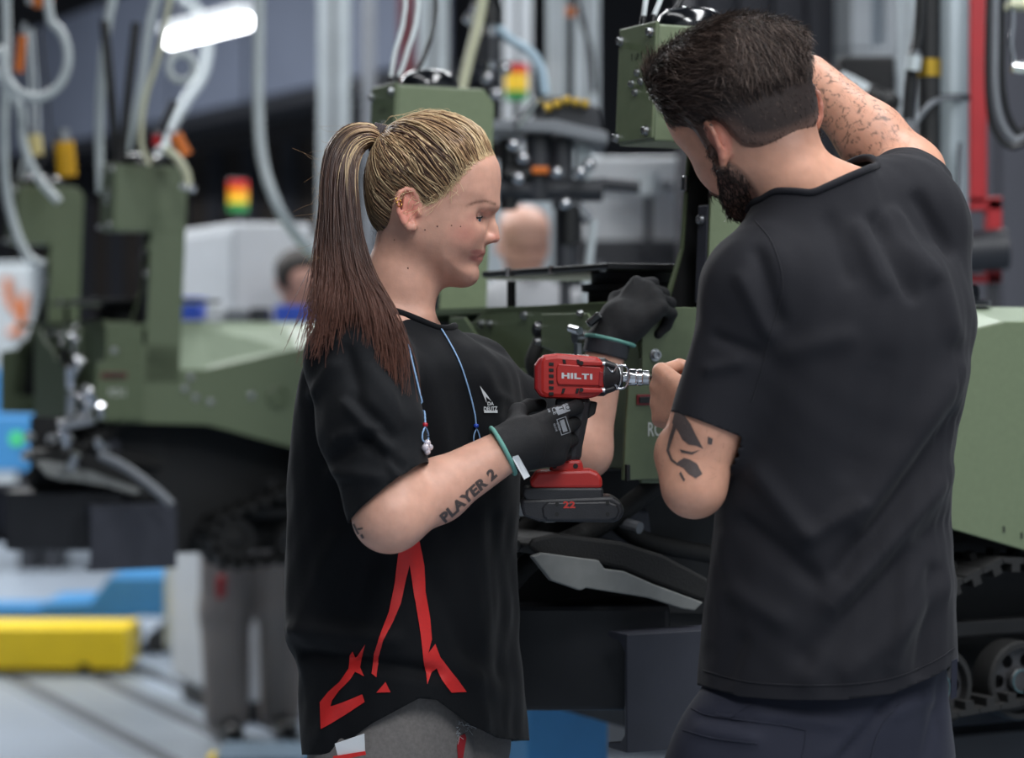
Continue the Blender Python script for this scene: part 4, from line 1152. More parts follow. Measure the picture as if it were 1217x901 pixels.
        wob = np.linspace(0, 1, m); qq = qq+wob**2*0.06*np.sin(wob*(8+5*r.random())+r.random()*6.28)
        if r.random() < 0.10: qq = qq+wob**2*r.normal()*0.16
        pxy = a*(1-qq)[:, None]+b*qq[:, None]
        Yd = np.interp(tt, np.linspace(0, 1, 60), dep)+np.interp(tt, np.linspace(0, 1, 60), thk)*dn*core
        W_ = np.stack([(pxy[:, 0]-HX)/F*Yd, Yd, CAMZ-(pxy[:, 1]-HY)/F*Yd], 1)
        lines.append(W_); rad.append(np.interp(np.linspace(0, 1, m), [0, 0.7, 1], [0.0009, 0.0008, 0.00025])*(0.75+0.5*r.random()))
        st_ = 0.5+0.5*math.sin(qn*41+dn*2); sel = r.random()
        t0c = (blond*st_+mid*(1-st_)) if sel < 0.45 else (mid*0.5+brown*0.5 if sel < 0.75 else brown)
        fade = np.clip((tt-0.02-0.16*r.random()-0.14*st_*(qn > 0.4))/0.18, 0, 1)[:, None]; low = np.clip((tt-0.60)/0.35, 0, 1)[:, None]
        dk = dark if r.random() < 0.7 else dark*0.5+brown*0.5
        cv = t0c*(1-fade)+dk*fade; cv = cv*(1-low*0.75)+(rust*1.0)*low*0.75
        cols.append(np.clip(cv*(1+0.06*r.normal()), 0, 1))
    strand_mesh('ponytail', lines, rad, cols, root)
    # fly-away hairs
    lines, rad, cols = [], [], []
    for k in range(40):
        i = int(r.uniform(6, 44)); a = Lb[i]; Yd = dep[i]-0.01
        dx, dy = -abs(r.normal())*12-3, r.normal()*14+8
        pts = spline([(a[0]+4, a[1], 0), (a[0]+dx*0.6, a[1]+dy*0.4+r.normal()*4, 0), (a[0]+dx*1.1+r.normal()*5, a[1]+dy+r.normal()*6, 0)], 10)
        lines.append(np.array([tuple(P(x, y, Yd)) for x, y, _ in pts])); rad.append(0.00013); cols.append(np.tile(mid, (10, 1)))
    for k in range(36):
        x = r.uniform(470, 585); y0 = np.interp(x, [470, 500, 530, 560, 590], [147, 136, 136, 147, 178]); 
        pts = spline([(x, y0+2, 0), (x-5+r.normal()*3, y0-3-abs(r.normal())*3, 0), (x-16+r.normal()*8, y0-2+r.normal()*4, 0)], 8)
        lines.append(np.array([tuple(P(a, b, 3.25+r.normal()*0.0)) for a, b, _ in pts])); rad.append(0.0002); cols.append(np.tile(blond, (8, 1)))
    strand_mesh('loose_hairs', lines, rad, cols, root)
    # hair tie
    M_tie = mat('hair_tie_elastic', (44, 34, 38), 0.7, noise=(300, 0.2))
    ax = (P(440, 163, 3.25)-P(470, 170, 3.25)).normalized(); mb = MB()
    for k in range(5):
        c = Vector(head.out(H(449.5, 164.0, 0)))+ax*(0.0032*k-0.0065); Mx = Matrix.Translation(c) @ ax.to_track_quat('Z', 'Y').to_matrix().to_4x4()
        mb.tube([Mx @ Vector((0.0178*math.cos(a), 0.0178*math.sin(a), 0.0012*math.sin(a*2+k))) for a in np.linspace(0, 2*math.pi, 25)], 0.0027, 8)
    mb.build('hair_tie', M_tie, root, smooth=True)
    # ear rings (two small hoops on the helix)
    M_gold = mat('gold', (222, 178, 96), 0.2, 1.0)
    for x, y in ((480.5, 242.5), (482.0, 246.5)):
        c = Vector(head.out(H(x, y, -0.086))); Mx = Matrix.Translation(c) @ Matrix.Rotation(0.9, 4, 'Z') @ Matrix.Rotation(math.pi/2, 4, 'X') 
        MB().tube([Mx @ Vector((0.0050*math.cos(a), 0.0036*math.sin(a), 0)) for a in np.linspace(0, 2*math.pi, 17)], 0.0007, 6).build('ear_ring', M_gold, root, smooth=True)
    # ---- t-shirt
    s = Sdf(); tor = Sdf()
    tor.u(loft([(P(0, y, 3.27).z, P(cx, 0, 3.27).x, yc, a, b, yw) for y, cx, yc, a, b in
              ((366, 468, 3.25, 0.048, 0.058), (390, 472, 3.25, 0.064, 0.076), (405, 478, 3.25, 0.086, 0.106), (421, 484, 3.255, 0.106, 0.150), (440, 488, 3.265, 0.122, 0.172), (500, 486, 3.275, 0.138, 0.172), (560, 482, 3.28, 0.141, 0.172), (650, 479, 3.28, 0.140, 0.172), (735, 479, 3.28, 0.143, 0.174), (765, 482, 3.28, 0.140, 0.172), (785, 490, 3.28, 0.133, 0.170), (850, 494, 3.28, 0.136, 0.172), (930, 500, 3.28, 0.133, 0.172))]))
    slr = Sdf(); sll = Sdf(); SE = P(464, 603, 2.99)
    slr.u(rc(P(450, 420, 3.15), r_sh, 0.042, 0.066)); slr.u(rc(r_sh, P(442, 510, 3.03), 0.066, 0.064), 0.03); slr.u(rc(P(442, 510, 3.03), SE, 0.064, 0.055), 0.02)
    sll.u(rc(P(528, 432, 3.34), l_sh, 0.040, 0.058)); sll.u(rc(l_sh, P(668, 522, 3.452), 0.060, 0.052), 0.03)
    s.u(tor); s.u(slr, 0.035); s.u(sll, 0.035)
    V, Q = polygonise(s, 0.0045); N = vnormals(V, Q)
    V = ripples(V, N, 0.0026, 26, 5); V = ripples(V, N, 0.0010, 70, 8, (1, 1, 0.5))
    folds = [(400, 432, 372, 470, 5, 9), (418, 470, 470, 520, -6, 8), (410, 480, 462, 535, 5, 7), (430, 520, 478, 556, -5, 7), (402, 520, 450, 508, 5, 7), (398, 545, 446, 515, -5, 8), (395, 560, 452, 568, 5, 9), (455, 530, 476, 575, 4, 6),
             (412, 415, 428, 470, -4, 8), (440, 440, 485, 500, 3, 9), (480, 420, 482, 530, -4, 9), (500, 430, 545, 600, 3, 16), (545, 450, 570, 560, -4, 14), (575, 440, 612, 520, 4, 10), (590, 470, 625, 485, 4, 6), (598, 492, 622, 505, -4, 6),
             (400, 640, 360, 745, 5, 14), (440, 660, 420, 750, -4, 14), (350, 748, 470, 760, 8, 11), (352, 776, 520, 800, -9, 9), (520, 690, 560, 780, -5, 14), (560, 600, 575, 760, 4, 16), (590, 620, 600, 800, -5, 12), (540, 790, 610, 830, 5, 14), (420, 800, 380, 880, 4, 12), (560, 800, 575, 870, 5, 12), (595, 790, 606, 870, -4, 9),
             (430, 620, 480, 700, -3, 14), (500, 640, 520, 760, -3, 14)]
    N = vnormals(V, Q); V = fold(V, N, [(a, b, c, d, h_*1.4, w_) for a, b, c, d, h_, w_ in folds], 3.2)
    px = HX+V[:, 0]/V[:, 1]*F; py = HY-(V[:, 2]-CAMZ)/V[:, 1]*F
    hem_n = np.interp(px, [350, 384, 398, 440, 498, 520, 560, 592, 620], [897, 897, 892, 861, 830, 832, 862, 877, 880]); hem_f = np.interp(px, [350, 620], [897, 880])
    fa = np.clip((3.29-V[:, 1])/0.03, 0, 1); gh = py-(hem_n*fa+hem_f*(1-fa))
    Vf = V.astype(np.float32); dt = tor.f(Vf); isr = slr.f(Vf) < dt-0.012; isl = sll.f(Vf) < dt-0.012
    # neck opening: plane through the collar
    n0 = (P(513, 383, 3.19)-P(455, 352, 3.28)); nn = Vector((0.30, 0.24, 0.93)).normalized(); c0 = P(512, 386, 3.20)
    gn = ((V-np.array(tuple(c0)))@np.array(tuple(nn))); dq = V-np.array(tuple(P(478, 372, 3.25))); dneck = np.sqrt((dq@np.array(tuple(fw))/0.052)**2+(dq@np.array(tuple(lf))/0.060)**2)
    gn = np.minimum(gn, (1.30-dneck)*0.05)*1000; gn = np.where(V[:, 2] > P(0, 425, 3.25).z, gn, -50)
    # sleeve ends
    pr = (V-np.array(tuple(P(460, 585, 2.99))))@np.array(tuple(Vector((0.62, -0.15, -0.78)).normalized())); gr_ = np.where(isr, pr, -1)*1000
    eb = (P(668, 522, 3.452)-l_sh).normalized(); gl = np.where(isl, (V-np.array(tuple(P(655, 511, 3.445))))@np.array(tuple(eb)), -1)*1000
    gg = np.maximum.reduce([gh, gn, gr_, gl])
    Vs, Ts = clip(V, Q, gg)
    tee = mesh_obj('t_shirt', Vs, Ts, M_tee_w, root, smooth=True, solid=0.0022)
    tb = bvh_of(Vs, Ts)
    # collar band
    L = rim_near(Vs, Ts, P(478, 370, 3.25)); V2, Q2 = tube_np([L], [0.0050], 8); mesh_obj('collar', V2, Q2, M_tee_w, root, smooth=True)
    # ---- print on the shirt
    def pp(polys, Y): return poly_mesh([[((x-HX)/F*Y, CAMZ-(y-HY)/F*Y) for x, y in p] for p in polys])
    red = [[(478, 640), (496, 638), (503, 675), (504, 705), (510, 738), (512, 762), (508, 778), (516, 768), (522, 784), (531, 796), (541, 810), (553, 829), (535, 828), (524, 812), (518, 797), (512, 802), (507, 816), (503, 790), (499, 755), (491, 705), (486, 672), (482, 690), (476, 718), (466, 742), (456, 760), (449, 783), (447, 807), (441, 803), (444, 778), (452, 755), (462, 728), (468, 695), (473, 660)],
           [(434, 766), (429, 784), (427, 797), (432, 806), (421, 802), (414, 812), (402, 825), (393, 838), (391, 845), (430, 828), (433, 837), (410, 853), (379, 873), (377, 842), (388, 828), (402, 815), (413, 799), (414, 782), (418, 776), (421, 786)],
           [(458, 812), (464, 824), (447, 825)]]
    decal('shirt_print', pp(red, 3.1), (0, 3.1, 0), (1, 0, 0), (0, 0, 1), (0, 1, 0), tb, M_redp, root, 0.0016, 0.006)
    logo = [[(569, 459), (577, 469), (583, 478), (576, 472), (577, 480), (573, 470)], [(574, 489), (590, 489.5), (590, 492), (574, 491.5)]]
    decal('chest_mark', pp(logo, 3.15), (0, 3.15, 0), (1, 0, 0), (0, 0, 1), (0, 1, 0), tb, M_print_w, root, 0.0016, 0.004)
    for txt, x, y, sz in (('DA', 582, 481.5, 0.0066), ('DEUTZ', 582, 488, 0.0078)):
        V2, T2 = text_mesh(txt, sz, 1, 0, 0.0002, 0.9 if txt == 'DA' else 0.72)
        decal('chest_mark', (V2, T2), P(x, y, 3.2), (1, 0, 0), (0, 0, 1), (0, 1, 0), tb, M_print_w, root, 0.0016, 0.004)
    # lanyard cord: two ends with toggles on the chest
    M_cord = mat('pale_blue_cord', (140, 175, 215), 0.6, noise=(300, 0.2)); M_tog_r = mat('red_toggle', (170, 26, 44), 0.3); M_tog_b = mat('blue_toggle', (32, 66, 170), 0.3); M_clear = mat('clear_earplug', (222, 214, 222), 0.2, trans=0.4)
    def on_cloth(pts, off):
        out = []
        for x, y, _ in spline([(a, b, 0) for a, b in pts], 40):
            o = Vector((0, 0, CAMZ)); d = (P(x, y, 3.2)-o).normalized(); h_ = tb.ray_cast(o, d); hb = bb.ray_cast(o, d)
            q = h_[0]
            if q is None: continue
            out.append(q+h_[1]*off*(1 if h_[1].y < 0 else -1))
        return out
    for pts, tg, tm in (([(484, 408), (489, 430), (497, 465), (503, 490), (504, 505)], (503.5, 505), M_tog_r), ([(514, 380), (528, 398), (545, 430), (556, 462), (563, 490), (565, 506)], (565, 507), M_tog_b)):
        q = on_cloth(pts, 0.0016); MB().tube(q, 0.0011, 6).build('cord', M_cord, root, smooth=True)
        c = q[-1]; MB().lathe([(0, -0.003), (0.0030, -0.002), (0.0034, 0), (0.0030, 0.002), (0, 0.003)], Matrix.Translation(c+Vector((0, -0.002, 0))), 12).build('toggle', tm, root, smooth=True)
        lp = on_cloth([(tg[0], tg[1]+2), (tg[0]-3, tg[1]+10), (tg[0]-3, tg[1]+18), (tg[0]+1, tg[1]+21), (tg[0]+4, tg[1]+16), (tg[0]+3, tg[1]+9), (tg[0], tg[1]+2)], 0.0022)
        MB().tube(lp, 0.0009, 6).build('cord', M_cord, root, smooth=True)
        if tm is M_tog_r:
            for (dx, dy, rr) in ((0, 22, 0.0045), (-2, 28, 0.0050), (3, 27, 0.0040), (0, 33, 0.0042)):
                e = on_cloth([(tg[0]+dx, tg[1]+dy), (tg[0]+dx, tg[1]+dy+0.5)], 0.005)[0]
                MB().lathe([(rr*math.sin(a), rr*math.cos(a)) for a in np.linspace(0, math.pi, 7)], Matrix.Translation(e), 10).build('earplug', M_clear, root, smooth=True)
    # ---- gloves
    for h_, wr, el, cuffp in ((rh, r_wr, r_el, (P(598, 536, 3.093), 0.0335)), (lh, l_wr, l_el, (P(722, 404, 3.47), 0.031))):
        gs = Sdf(); cp, cr = cuffp
        dirn = (h_['w']-cp); dirn = (h_['d']*0.6+(wr-el).normalized()*0.4).normalized()
        gs.u(rc(cp-dirn*0.02, cp+dirn*0.035, cr, cr-0.004)); gs.u(rc(cp+dirn*0.035, h_['w']+h_['d']*0.03, cr-0.004, 0.024), 0.012)
        hand_sdf(h_, gs, 0.0012, 0.014)
        V, Q = polygonise(gs, 0.0022); N = vnormals(V, Q); V = ripples(V, N, 0.0006, 90, 3, (1, 1, 1))
        cd = (wr-el).normalized() if h_ is lh else Vector((0.86, 0.1, 0.46)).normalized()
        gq = -((V-np.array(tuple(cp)))@np.array(tuple(cd)))
        Vg, Tg = clip(V, Q, gq)
        gl_ = mesh_obj('glove', Vg, Tg, M_glove, root, smooth=True, solid=0.0012)
        gb = bvh_of(Vg, Tg)
        ring = []
        a1 = cd.cross(Vector((0.3, 1, 0.2))).normalized(); a2 = cd.cross(a1)
        for k in range(36):
            a = 2*math.pi*k/36; dr = a1*math.cos(a)+a2*math.sin(a); hit = gb.ray_cast(cp+cd*0.0012, dr)[0]
            if hit: ring.append(hit-cd*0.0012)
        if len(ring) > 18:
            ring.append(ring[0]); V2, Q2 = tube_np([spline(ring, 80)], [0.0030], 8); mesh_obj('cuff_edge', V2, Q2, M_teal, gl_, smooth=True)
        if h_ is rh:
            M_gp = mat('grey_glove_print', (138, 142, 148), 0.7, noise=(250, 0.1))
            ux = Vector((0.30, 0, -0.95)).normalized(); uy = Vector((0.95, 0, 0.30)).normalized()
            def pr_(txt, x, y, sz, xs=1.0, m=M_gp): decal('glove_print', text_mesh(txt, sz, 1, 0, 0.0001, xs), P(x, y, 3.10), ux, uy, (0, 1, 0), gb, m, gl_, 0.0008, 0.004)
            def rect(x, y, w_, h2, ring_=None):
                p = [[(-w_/2, -h2/2), (w_/2, -h2/2), (w_/2, h2/2), (-w_/2, h2/2)]] if ring_ is None else [[(-w_/2, -h2/2), (w_/2, -h2/2), (w_/2, -h2/2+ring_), (-w_/2, -h2/2+ring_)], [(-w_/2, h2/2-ring_), (w_/2, h2/2-ring_), (w_/2, h2/2), (-w_/2, h2/2)], [(-w_/2, -h2/2), (-w_/2+ring_, -h2/2), (-w_/2+ring_, h2/2), (-w_/2, h2/2)], [(w_/2-ring_, -h2/2), (w_/2, -h2/2), (w_/2, h2/2), (w_/2-ring_, h2/2)]]
                VT = poly_mesh(p) if ring_ is None else (np.array([(sx*(w_/2-q), sy*(h2/2-q)) for q in (0, ring_) for sx, sy in ((-1, -1), (1, -1), (1, 1), (-1, 1))]), np.array([t_ for i in range(4) for t_ in ((i, (i+1) % 4, 4+(i+1) % 4), (i, 4+(i+1) % 4, 4+i))]))
                decal('glove_print', VT, P(x, y, 3.10), ux, uy, (0, 1, 0), gb, M_gp, gl_, 0.0007, 0.005)
            rect(668, 483, 0.020, 0.017); pr_('PRO', 671.5, 482.5, 0.0085, 0.95, M_glove); pr_('FIT', 664, 485, 0.0085, 0.95, M_glove)
            pr_('CE', 657, 490, 0.0075, 1.0); rect(670, 507, 0.022, 0.013, 0.0010); rect(670, 507, 0.016, 0.006)
            pr_('27530', 663, 508, 0.0042, 1.0); pr_('EN 388', 651, 487, 0.0036, 0.9); pr_('GLOVE', 659, 509, 0.0034, 1.0)
            # paper tag hanging from the cuff
            V2 = [P(608, 543, 3.062), P(616, 541, 3.061), P(630, 566, 3.066), P(623, 570, 3.062)]; mb = MB(); mb.add(V2+[v+Vector((0, 0.0012, 0)) for v in V2], [(0, 1, 2, 3), (7, 6, 5, 4), (0, 4, 5, 1), (1, 5, 6, 2), (2, 6, 7, 3), (3, 7, 4, 0)])
            mb.build('paper_tag', M_white, gl_)
    # watch on the left wrist
    wd_ = (l_wr-l_el).normalized(); c = l_wr-wd_*0.008
    Mx = Matrix.Translation(c) @ wd_.to_track_quat('Z', 'Y').to_matrix().to_4x4()
    MB().lathe([(0.0305, -0.011), (0.0325, -0.009), (0.0325, 0.009), (0.0305, 0.011), (0.028, 0.011), (0.028, -0.011)], Mx, 32, True).build('watch_strap', M_dark, root, smooth=False, autosm=0.7)
    q = P(706, 380, 3.445); MB(Matrix.Translation(q) @ Matrix.Rotation(-0.7, 4, 'Y')).box((-0.012, -0.014, -0.006), (0.012, 0.014, 0.006)).build('watch_case', M_gloss, root, bevel=0.003)
    # tattoos
    ux = (P(585, 566, 3.06)-P(535, 610, 3.06)).normalized(); uy = Vector((-ux.z, 0, ux.x))
    V2, T2 = text_mesh('PLAYER 2', 0.0175, 1.08, 0.15, 0.0009, 1.12)
    decal('arm_tattoo', (V2, T2), P(560, 592, 3.06), ux, uy, (0, 1, 0), bb, M_ink, body, 0.0005, 0.004)
    mb = []; 
    sq = [[(424, 618), (426, 617), (432, 628), (430, 630)], [(430, 622), (437, 620), (437, 622), (431, 624)], [(433, 630), (436, 628), (438, 633), (435, 634)]]
    decal('arm_tattoo', pp(sq, 3.05), (0, 3.05, 0), (1, 0, 0), (0, 0, 1), (0, 1, 0), bb, M_ink, body, 0.0005, 0.004)
    # ---- trousers and shoes
    t = Sdf()
    t.u(loft([(P(0, y, 3.25).z, P(cx, 0, 3.28).x, 3.28, a, b, yw) for y, cx, a, b in ((740, 484, 0.105, 0.145), (820, 488, 0.112, 0.155), (900, 490, 0.115, 0.165), (925, 490, 0.11, 0.16))]))
    for sg, fx in ((-1, 0.012), (1, 0.03)):
        hp = Vector((P(486, 0, 3.28).x, 3.28, 0.86))+lf*(0.080*sg); kn = hp+Vector((0.01, 0, -0.40)); an = Vector((kn.x-0.01, kn.y, 0.06))
        t.u(rc(hp, kn, 0.080, 0.07), 0.03); t.u(rc(kn, an, 0.07, 0.06), 0.03)
    V, Q = polygonise(t, 0.0065); N = vnormals(V, Q); V = ripples(V, N, 0.003, 30, 9, (1, 1, 0.7))
    V = fold(V, vnormals(V, Q), [(560, 842, 570, 901, -6, 6), (470, 850, 500, 901, 3, 10)], 3.2)
    tr = mesh_obj('trousers', V, Q, M_greyt, root, smooth=True); trb = bvh_of(V, Q)
    M_redc = mat('red_lining', (150, 24, 32), 0.7)
    tear = [[(544, 886), (550, 884), (552, 890), (550, 901), (548, 915), (542, 912), (541, 896)]]
    decal('tear', pp(tear, 3.1), (0, 3.1, 0), (1, 0, 0), (0, 0, 1), (0, 1, 0), trb, M_redc, tr, 0.0012, 0.006)
    lines = []
    for k in range(26):
        y = r.uniform(885, 905); x = 541+r.normal()*1.0 if r.random() < 0.5 else 551+r.normal()*1.0
        o = P(x, y, 3.0); h_ = trb.ray_cast(o, Vector((0, 1, 0)))[0]
        if h_: lines.append(np.array([tuple(h_), tuple(h_+Vector((r.normal()*0.003, -0.002, r.normal()*0.003))), tuple(h_+Vector((r.normal()*0.006, -0.003, -0.004+r.normal()*0.003)))]))
    if lines: V2, Q2 = tube_np(lines, [0.0003]*len(lines), 3); mesh_obj('frayed_threads', V2, Q2, M_white, tr)
    # white paper card with red edge out of the back pocket
    V2 = [P(398, 884, 3.10), P(433, 872, 3.09), P(434, 897, 3.09), P(402, 901, 3.10)]; mb = MB(); mb.add(V2+[v+Vector((0, 0.002, 0)) for v in V2], [(0, 1, 2, 3), (7, 6, 5, 4), (0, 4, 5, 1), (1, 5, 6, 2), (2, 6, 7, 3), (3, 7, 4, 0)]); card = mb.build('pocket_card', M_white, tr)
    V2 = [P(396, 899, 3.098), P(434, 893, 3.088), P(435, 897, 3.088), P(396, 905, 3.098)]; mb = MB(); mb.add(V2+[v+Vector((0, 0.002, 0)) for v in V2], [(0, 1, 2, 3), (7, 6, 5, 4), (0, 4, 5, 1), (1, 5, 6, 2), (2, 6, 7, 3), (3, 7, 4, 0)]); mb.build('card_edge', M_redp, card)
    for sg in (-1, 1):
        hp = Vector((P(486, 0, 3.28).x, 3.28, 0))+lf*(0.080*sg)
        b = Sdf(); b.u(rc(hp+Vector((0, 0, 0.045)), hp+fw*0.14+Vector((0, 0, 0.035)), 0.045, 0.035)); b.u(rc(hp+Vector((0, 0, 0.04)), hp+Vector((0, 0, 0.12)), 0.045, 0.045), 0.02); b.i(Prim(lambda p: 0.001-p[:, 2], (0, 0, 0), 9))
        V, Q = polygonise(b, 0.008); mesh_obj('shoe', V, Q, M_black, root, smooth=True)
    return root, rh
WOMAN, RH = woman()
# ---------------------------------------------------------------- the man, seen from behind
def man():
    root = empty('person', (P(985, 650, 3.0).x, 3.0, 0), 'bearded man in a black t-shirt seen from behind, one arm raised', 'person')
    f = Vector((-0.36, 0.93, 0)).normalized(); yw = math.atan2(f.y, f.x); lf = Vector((-f.y, f.x, 0))      # lf: his left
    sc = 1.04; yaw = math.radians(120); pit = math.radians(10)
    HM0 = head_matrix((0, 0, 0), yaw, pit, math.radians(-20))
    ear = HM0.to_3x3() @ Vector(H(490, 252, 0.075))*sc
    HM = HM0.copy(); HM.translation = P(853, 170, 2.95)-ear
    head = Placed(make_head(True), HM, sc)
    hp_ = lambda x, y, wv: Vector(head.out(H(x, y, wv)))
    l_sh, l_el, l_wr = P(896, 350, 2.94), P(825, 577, 2.93), P(822, 500, 3.09)
    r_sh, r_el, r_wr = P(1076, 262, 3.08), P(1080, 206, 3.29), P(962, 92, 3.36)
    lh = hand_chain(P(828, 490, 3.10), Vector((-0.45, 0.85, 0.22)), (0.9, 0.4, 0.0), (0, 0, 1), [(60, 75, 40), (66, 78, 40), (70, 80, 40), (72, 80, 40)], 1.05, [(0.8, 0.2, 0.6), (0.8, -0.1, 0.6), (0.6, -0.3, 0.7)])
    rh = hand_chain(r_wr+(r_wr-r_el).normalized()*0.008, Vector((-0.62, 0.35, 0.30)), (-0.35, 0.15, -0.9), (-0.5, -0.6, 0.2), [(30, 40, 25), (34, 42, 25), (36, 44, 28), (40, 44, 28)], 1.05)
    g = Sdf()
    g.u(loft([(P(0, y, 3.0).z, P(cx, 0, 3.0).x, 3.0, a, b, yw) for y, cx, a, b in ((262, 966, 0.05, 0.06), (300, 985, 0.07, 0.10), (350, 995, 0.09, 0.14), (450, 996, 0.10, 0.14), (560, 990, 0.09, 0.125), (680, 988, 0.095, 0.13), (800, 985, 0.10, 0.145), (880, 982, 0.10, 0.15))]))
    for s in (-1, 1):
        hp = Vector((P(980, 0, 3.0).x, 3.0, 0.90))+lf*(0.085*s); g.u(rc(hp, hp+Vector((0, 0, -0.42)), 0.075, 0.055), 0.03)
    nk0 = hp_(489, 290, 0); nk1 = P(966, 262, 3.01)
    nk1 = P(974, 270, 3.01); g.u(rc(nk0, nk1, 0.047, 0.054), 0.03); g.u(rc(nk1, P(990, 310, 3.02), 0.054, 0.065), 0.03)
    g.u(rc(P(945, 305, 2.99), l_sh, 0.045, 0.042), 0.04); g.u(rc(P(1000, 262, 3.03), r_sh, 0.05, 0.05), 0.05)
    g.u(rc(P(940, 215, 2.98), P(1006, 236, 3.04), 0.024, 0.030), 0.05)
    g.u(Prim(head.f, head.c, head.r), 0.02)
    g.u(rc(l_sh, P(842, 500, 2.93), 0.043, 0.0415), 0.03); g.u(rc(P(842, 500, 2.93), l_el, 0.0415, 0.0375), 0.02)
    g.u(rc(P(818, 540, 2.975), l_wr, 0.0375, 0.029), 0.03); g.u(rc(l_el, P(818, 540, 2.975), 0.034, 0.0375), 0.02)
    g.u(rc(r_sh, r_el, 0.054, 0.046), 0.03); g.u(rc(r_el, P(1035, 163, 3.31), 0.045, 0.0445), 0.02); g.u(rc(P(1035, 163, 3.31), r_wr, 0.0445, 0.0315), 0.02)
    hand_sdf(lh, g, 0.0005, 0.012); hand_sdf(rh, g, 0.0005, 0.012)
    V, Q = polygonise(g, 0.0028)
    q = head.to(V); px = q[:, 0]/KH+520; py = 240-q[:, 1]/KH; inh = np.linalg.norm(q, axis=1) < 0.15; aw = np.abs(q[:, 2])
    C = np.tile(L3((204, 152, 128)), (len(V), 1))
    def blend(m, c):
        nonlocal C
        m = np.clip(m, 0, 1)[:, None]; C = C*(1-m)+L3(c)*m
    def spot(x, y, rx, ry, sharp=1.0): return np.clip((1-np.sqrt(((px-x)/rx)**2+((py-y)/ry)**2))*sharp, 0, 1)*inh
    blend(spot(490, 250, 20, 30, 2)*(aw > 0.066)*0.5, (216, 116, 100))
    G_beard = Grid2([(508, 252), (516, 272), (528, 292), (545, 304), (556, 300), (562, 294), (576, 292), (579, 299), (566, 304), (556, 307), (562, 313), (569, 317), (572, 332), (562, 346), (538, 350), (512, 348), (494, 330), (486, 305), (488, 285), (497, 268), (500, 250)])
    G_hair = Grid2([(599, 172), (590, 186), (576, 196), (560, 208), (548, 216), (532, 222), (520, 232), (516, 252), (510, 262), (502, 252), (500, 236), (489, 226), (478, 236), (474, 254), (470, 266), (455, 278), (430, 284), (412, 230), (425, 150), (515, 105), (600, 130)])
    bd = -G_beard(px, py)/KH; hd = -G_hair(px, py)/KH
    blend(np.clip((bd+3)/7, 0, 1)*inh*0.75, (70, 52, 46)); blend(np.clip((hd+np.where(px < 500, 20, 8))/np.where(px < 500, 26, 16), 0, 1)*inh*0.62, (66, 50, 46))
    # grey-green tattoo ink of the raised forearm: vines and leaves following the limb
    e = np.array(tuple(r_wr-r_el)); L = np.linalg.norm(e); e /= L; o = np.array(tuple(r_el)); tl = (V-o)@e; rad = np.linalg.norm(V-o-tl[:, None]*e, axis=1); on = (tl > 0.015) & (tl < L*1.0) & (rad < 0.065) & (V[:, 1] > 3.15) & (~inh)
    a1 = np.cross(e, (0, 1, 0)); a1 /= np.linalg.norm(a1); a2 = np.cross(e, a1); th_ = np.arctan2((V-o)@a2, (V-o)@a1)
    pat = np.sin(tl*150+2.2*np.sin(th_*3+tl*40))*np.sin(th_*5+1.7*np.sin(tl*95))+0.5*np.sin(tl*320+th_*7)*np.sin(th_*9-tl*160)
    rr = np.random.default_rng(5)
    blend(np.clip((0.22-np.abs(pat-0.25))*5, 0, 1)*on*0.8*np.clip(np.minimum(tl-0.02, L-tl)*40, 0, 1), (84, 70, 62))
    body = mesh_obj('body', V, Q, M_skin, root, smooth=True, col=C); bb = bvh_of(V, Q)
    M_eye = MATS['eye_white']
    for s in (-1, 1):
        c = head.out(H(567.6, 262.4, s*0.031)); MB().lathe([(0.0119*sc*math.sin(a), 0.0119*sc*math.cos(a)) for a in np.linspace(0, math.pi, 12)], Matrix.Translation(Vector(c)), 16).build('eye', M_eye, root, smooth=True)
    # hair and beard: caps plus short strands
    r = np.random.default_rng(11)
    def thh(q_):
        x = q_[:, 0]/KH+520; y = 240-q_[:, 1]/KH
        d = -G_hair(x, y)/KH; top = np.clip((226-y)/50, 0, 1); frt = np.clip((x-500)/60, 0, 1)
        return np.clip(d*0.00042, -0.004, 0.0040+0.013*top+0.010*top*frt)
    def thb(q_):
        x = q_[:, 0]/KH+520; y = 240-q_[:, 1]/KH
        d = -G_beard(x, y)/KH; return np.clip(d*0.0007, -0.004, 0.0045+0.006*np.clip((x-515)/40, 0, 1))
    dk, md, lt = L3((44, 36, 34)), L3((76, 62, 56)), L3((112, 96, 88))
    def cap(name, th, seed, n, base_cols, length, top_extra):
        cp = Placed(lambda q_: head.g.f(q_)-th(q_).astype(np.float32), HM, sc); sd = Sdf(); sd.u(Prim(cp.f, head.c, head.r+0.03)); Vc, Qc = polygonise(sd, 0.0036)
        Vc, Tc = clip(Vc, Qc, -th(head.to(Vc))-0.0004)
        qc = head.to(Vc); yy = 240-qc[:, 1]/KH
        ed = np.clip(1+G_hair(qc[:, 0]/KH+520, yy)/KH/20, 0, 1)[:, None]*np.clip((yy-225)/20, 0, 1)[:, None]*0.8; Cc = base_cols[0]*(1-ed)+L3((124, 94, 82))*ed; m = mesh_obj(name, Vc, Tc, M_hair, root, smooth=True, col=Cc)
        A = Vc[Tc[:, 0]]; B = Vc[Tc[:, 1]]; D = Vc[Tc[:, 2]]; nn = np.cross(B-A, D-A); ar = np.linalg.norm(nn, axis=1); nn /= ar[:, None]+1e-12
        pk = r.choice(len(Tc), n, p=ar/ar.sum()); bc = r.dirichlet((1, 1, 1), n)
        S = A[pk]*bc[:, :1]+B[pk]*bc[:, 1:2]+D[pk]*bc[:, 2:]; NN = nn[pk]; qs = head.to(S); R3 = head.R
        lines, rad, cols = [], [], []
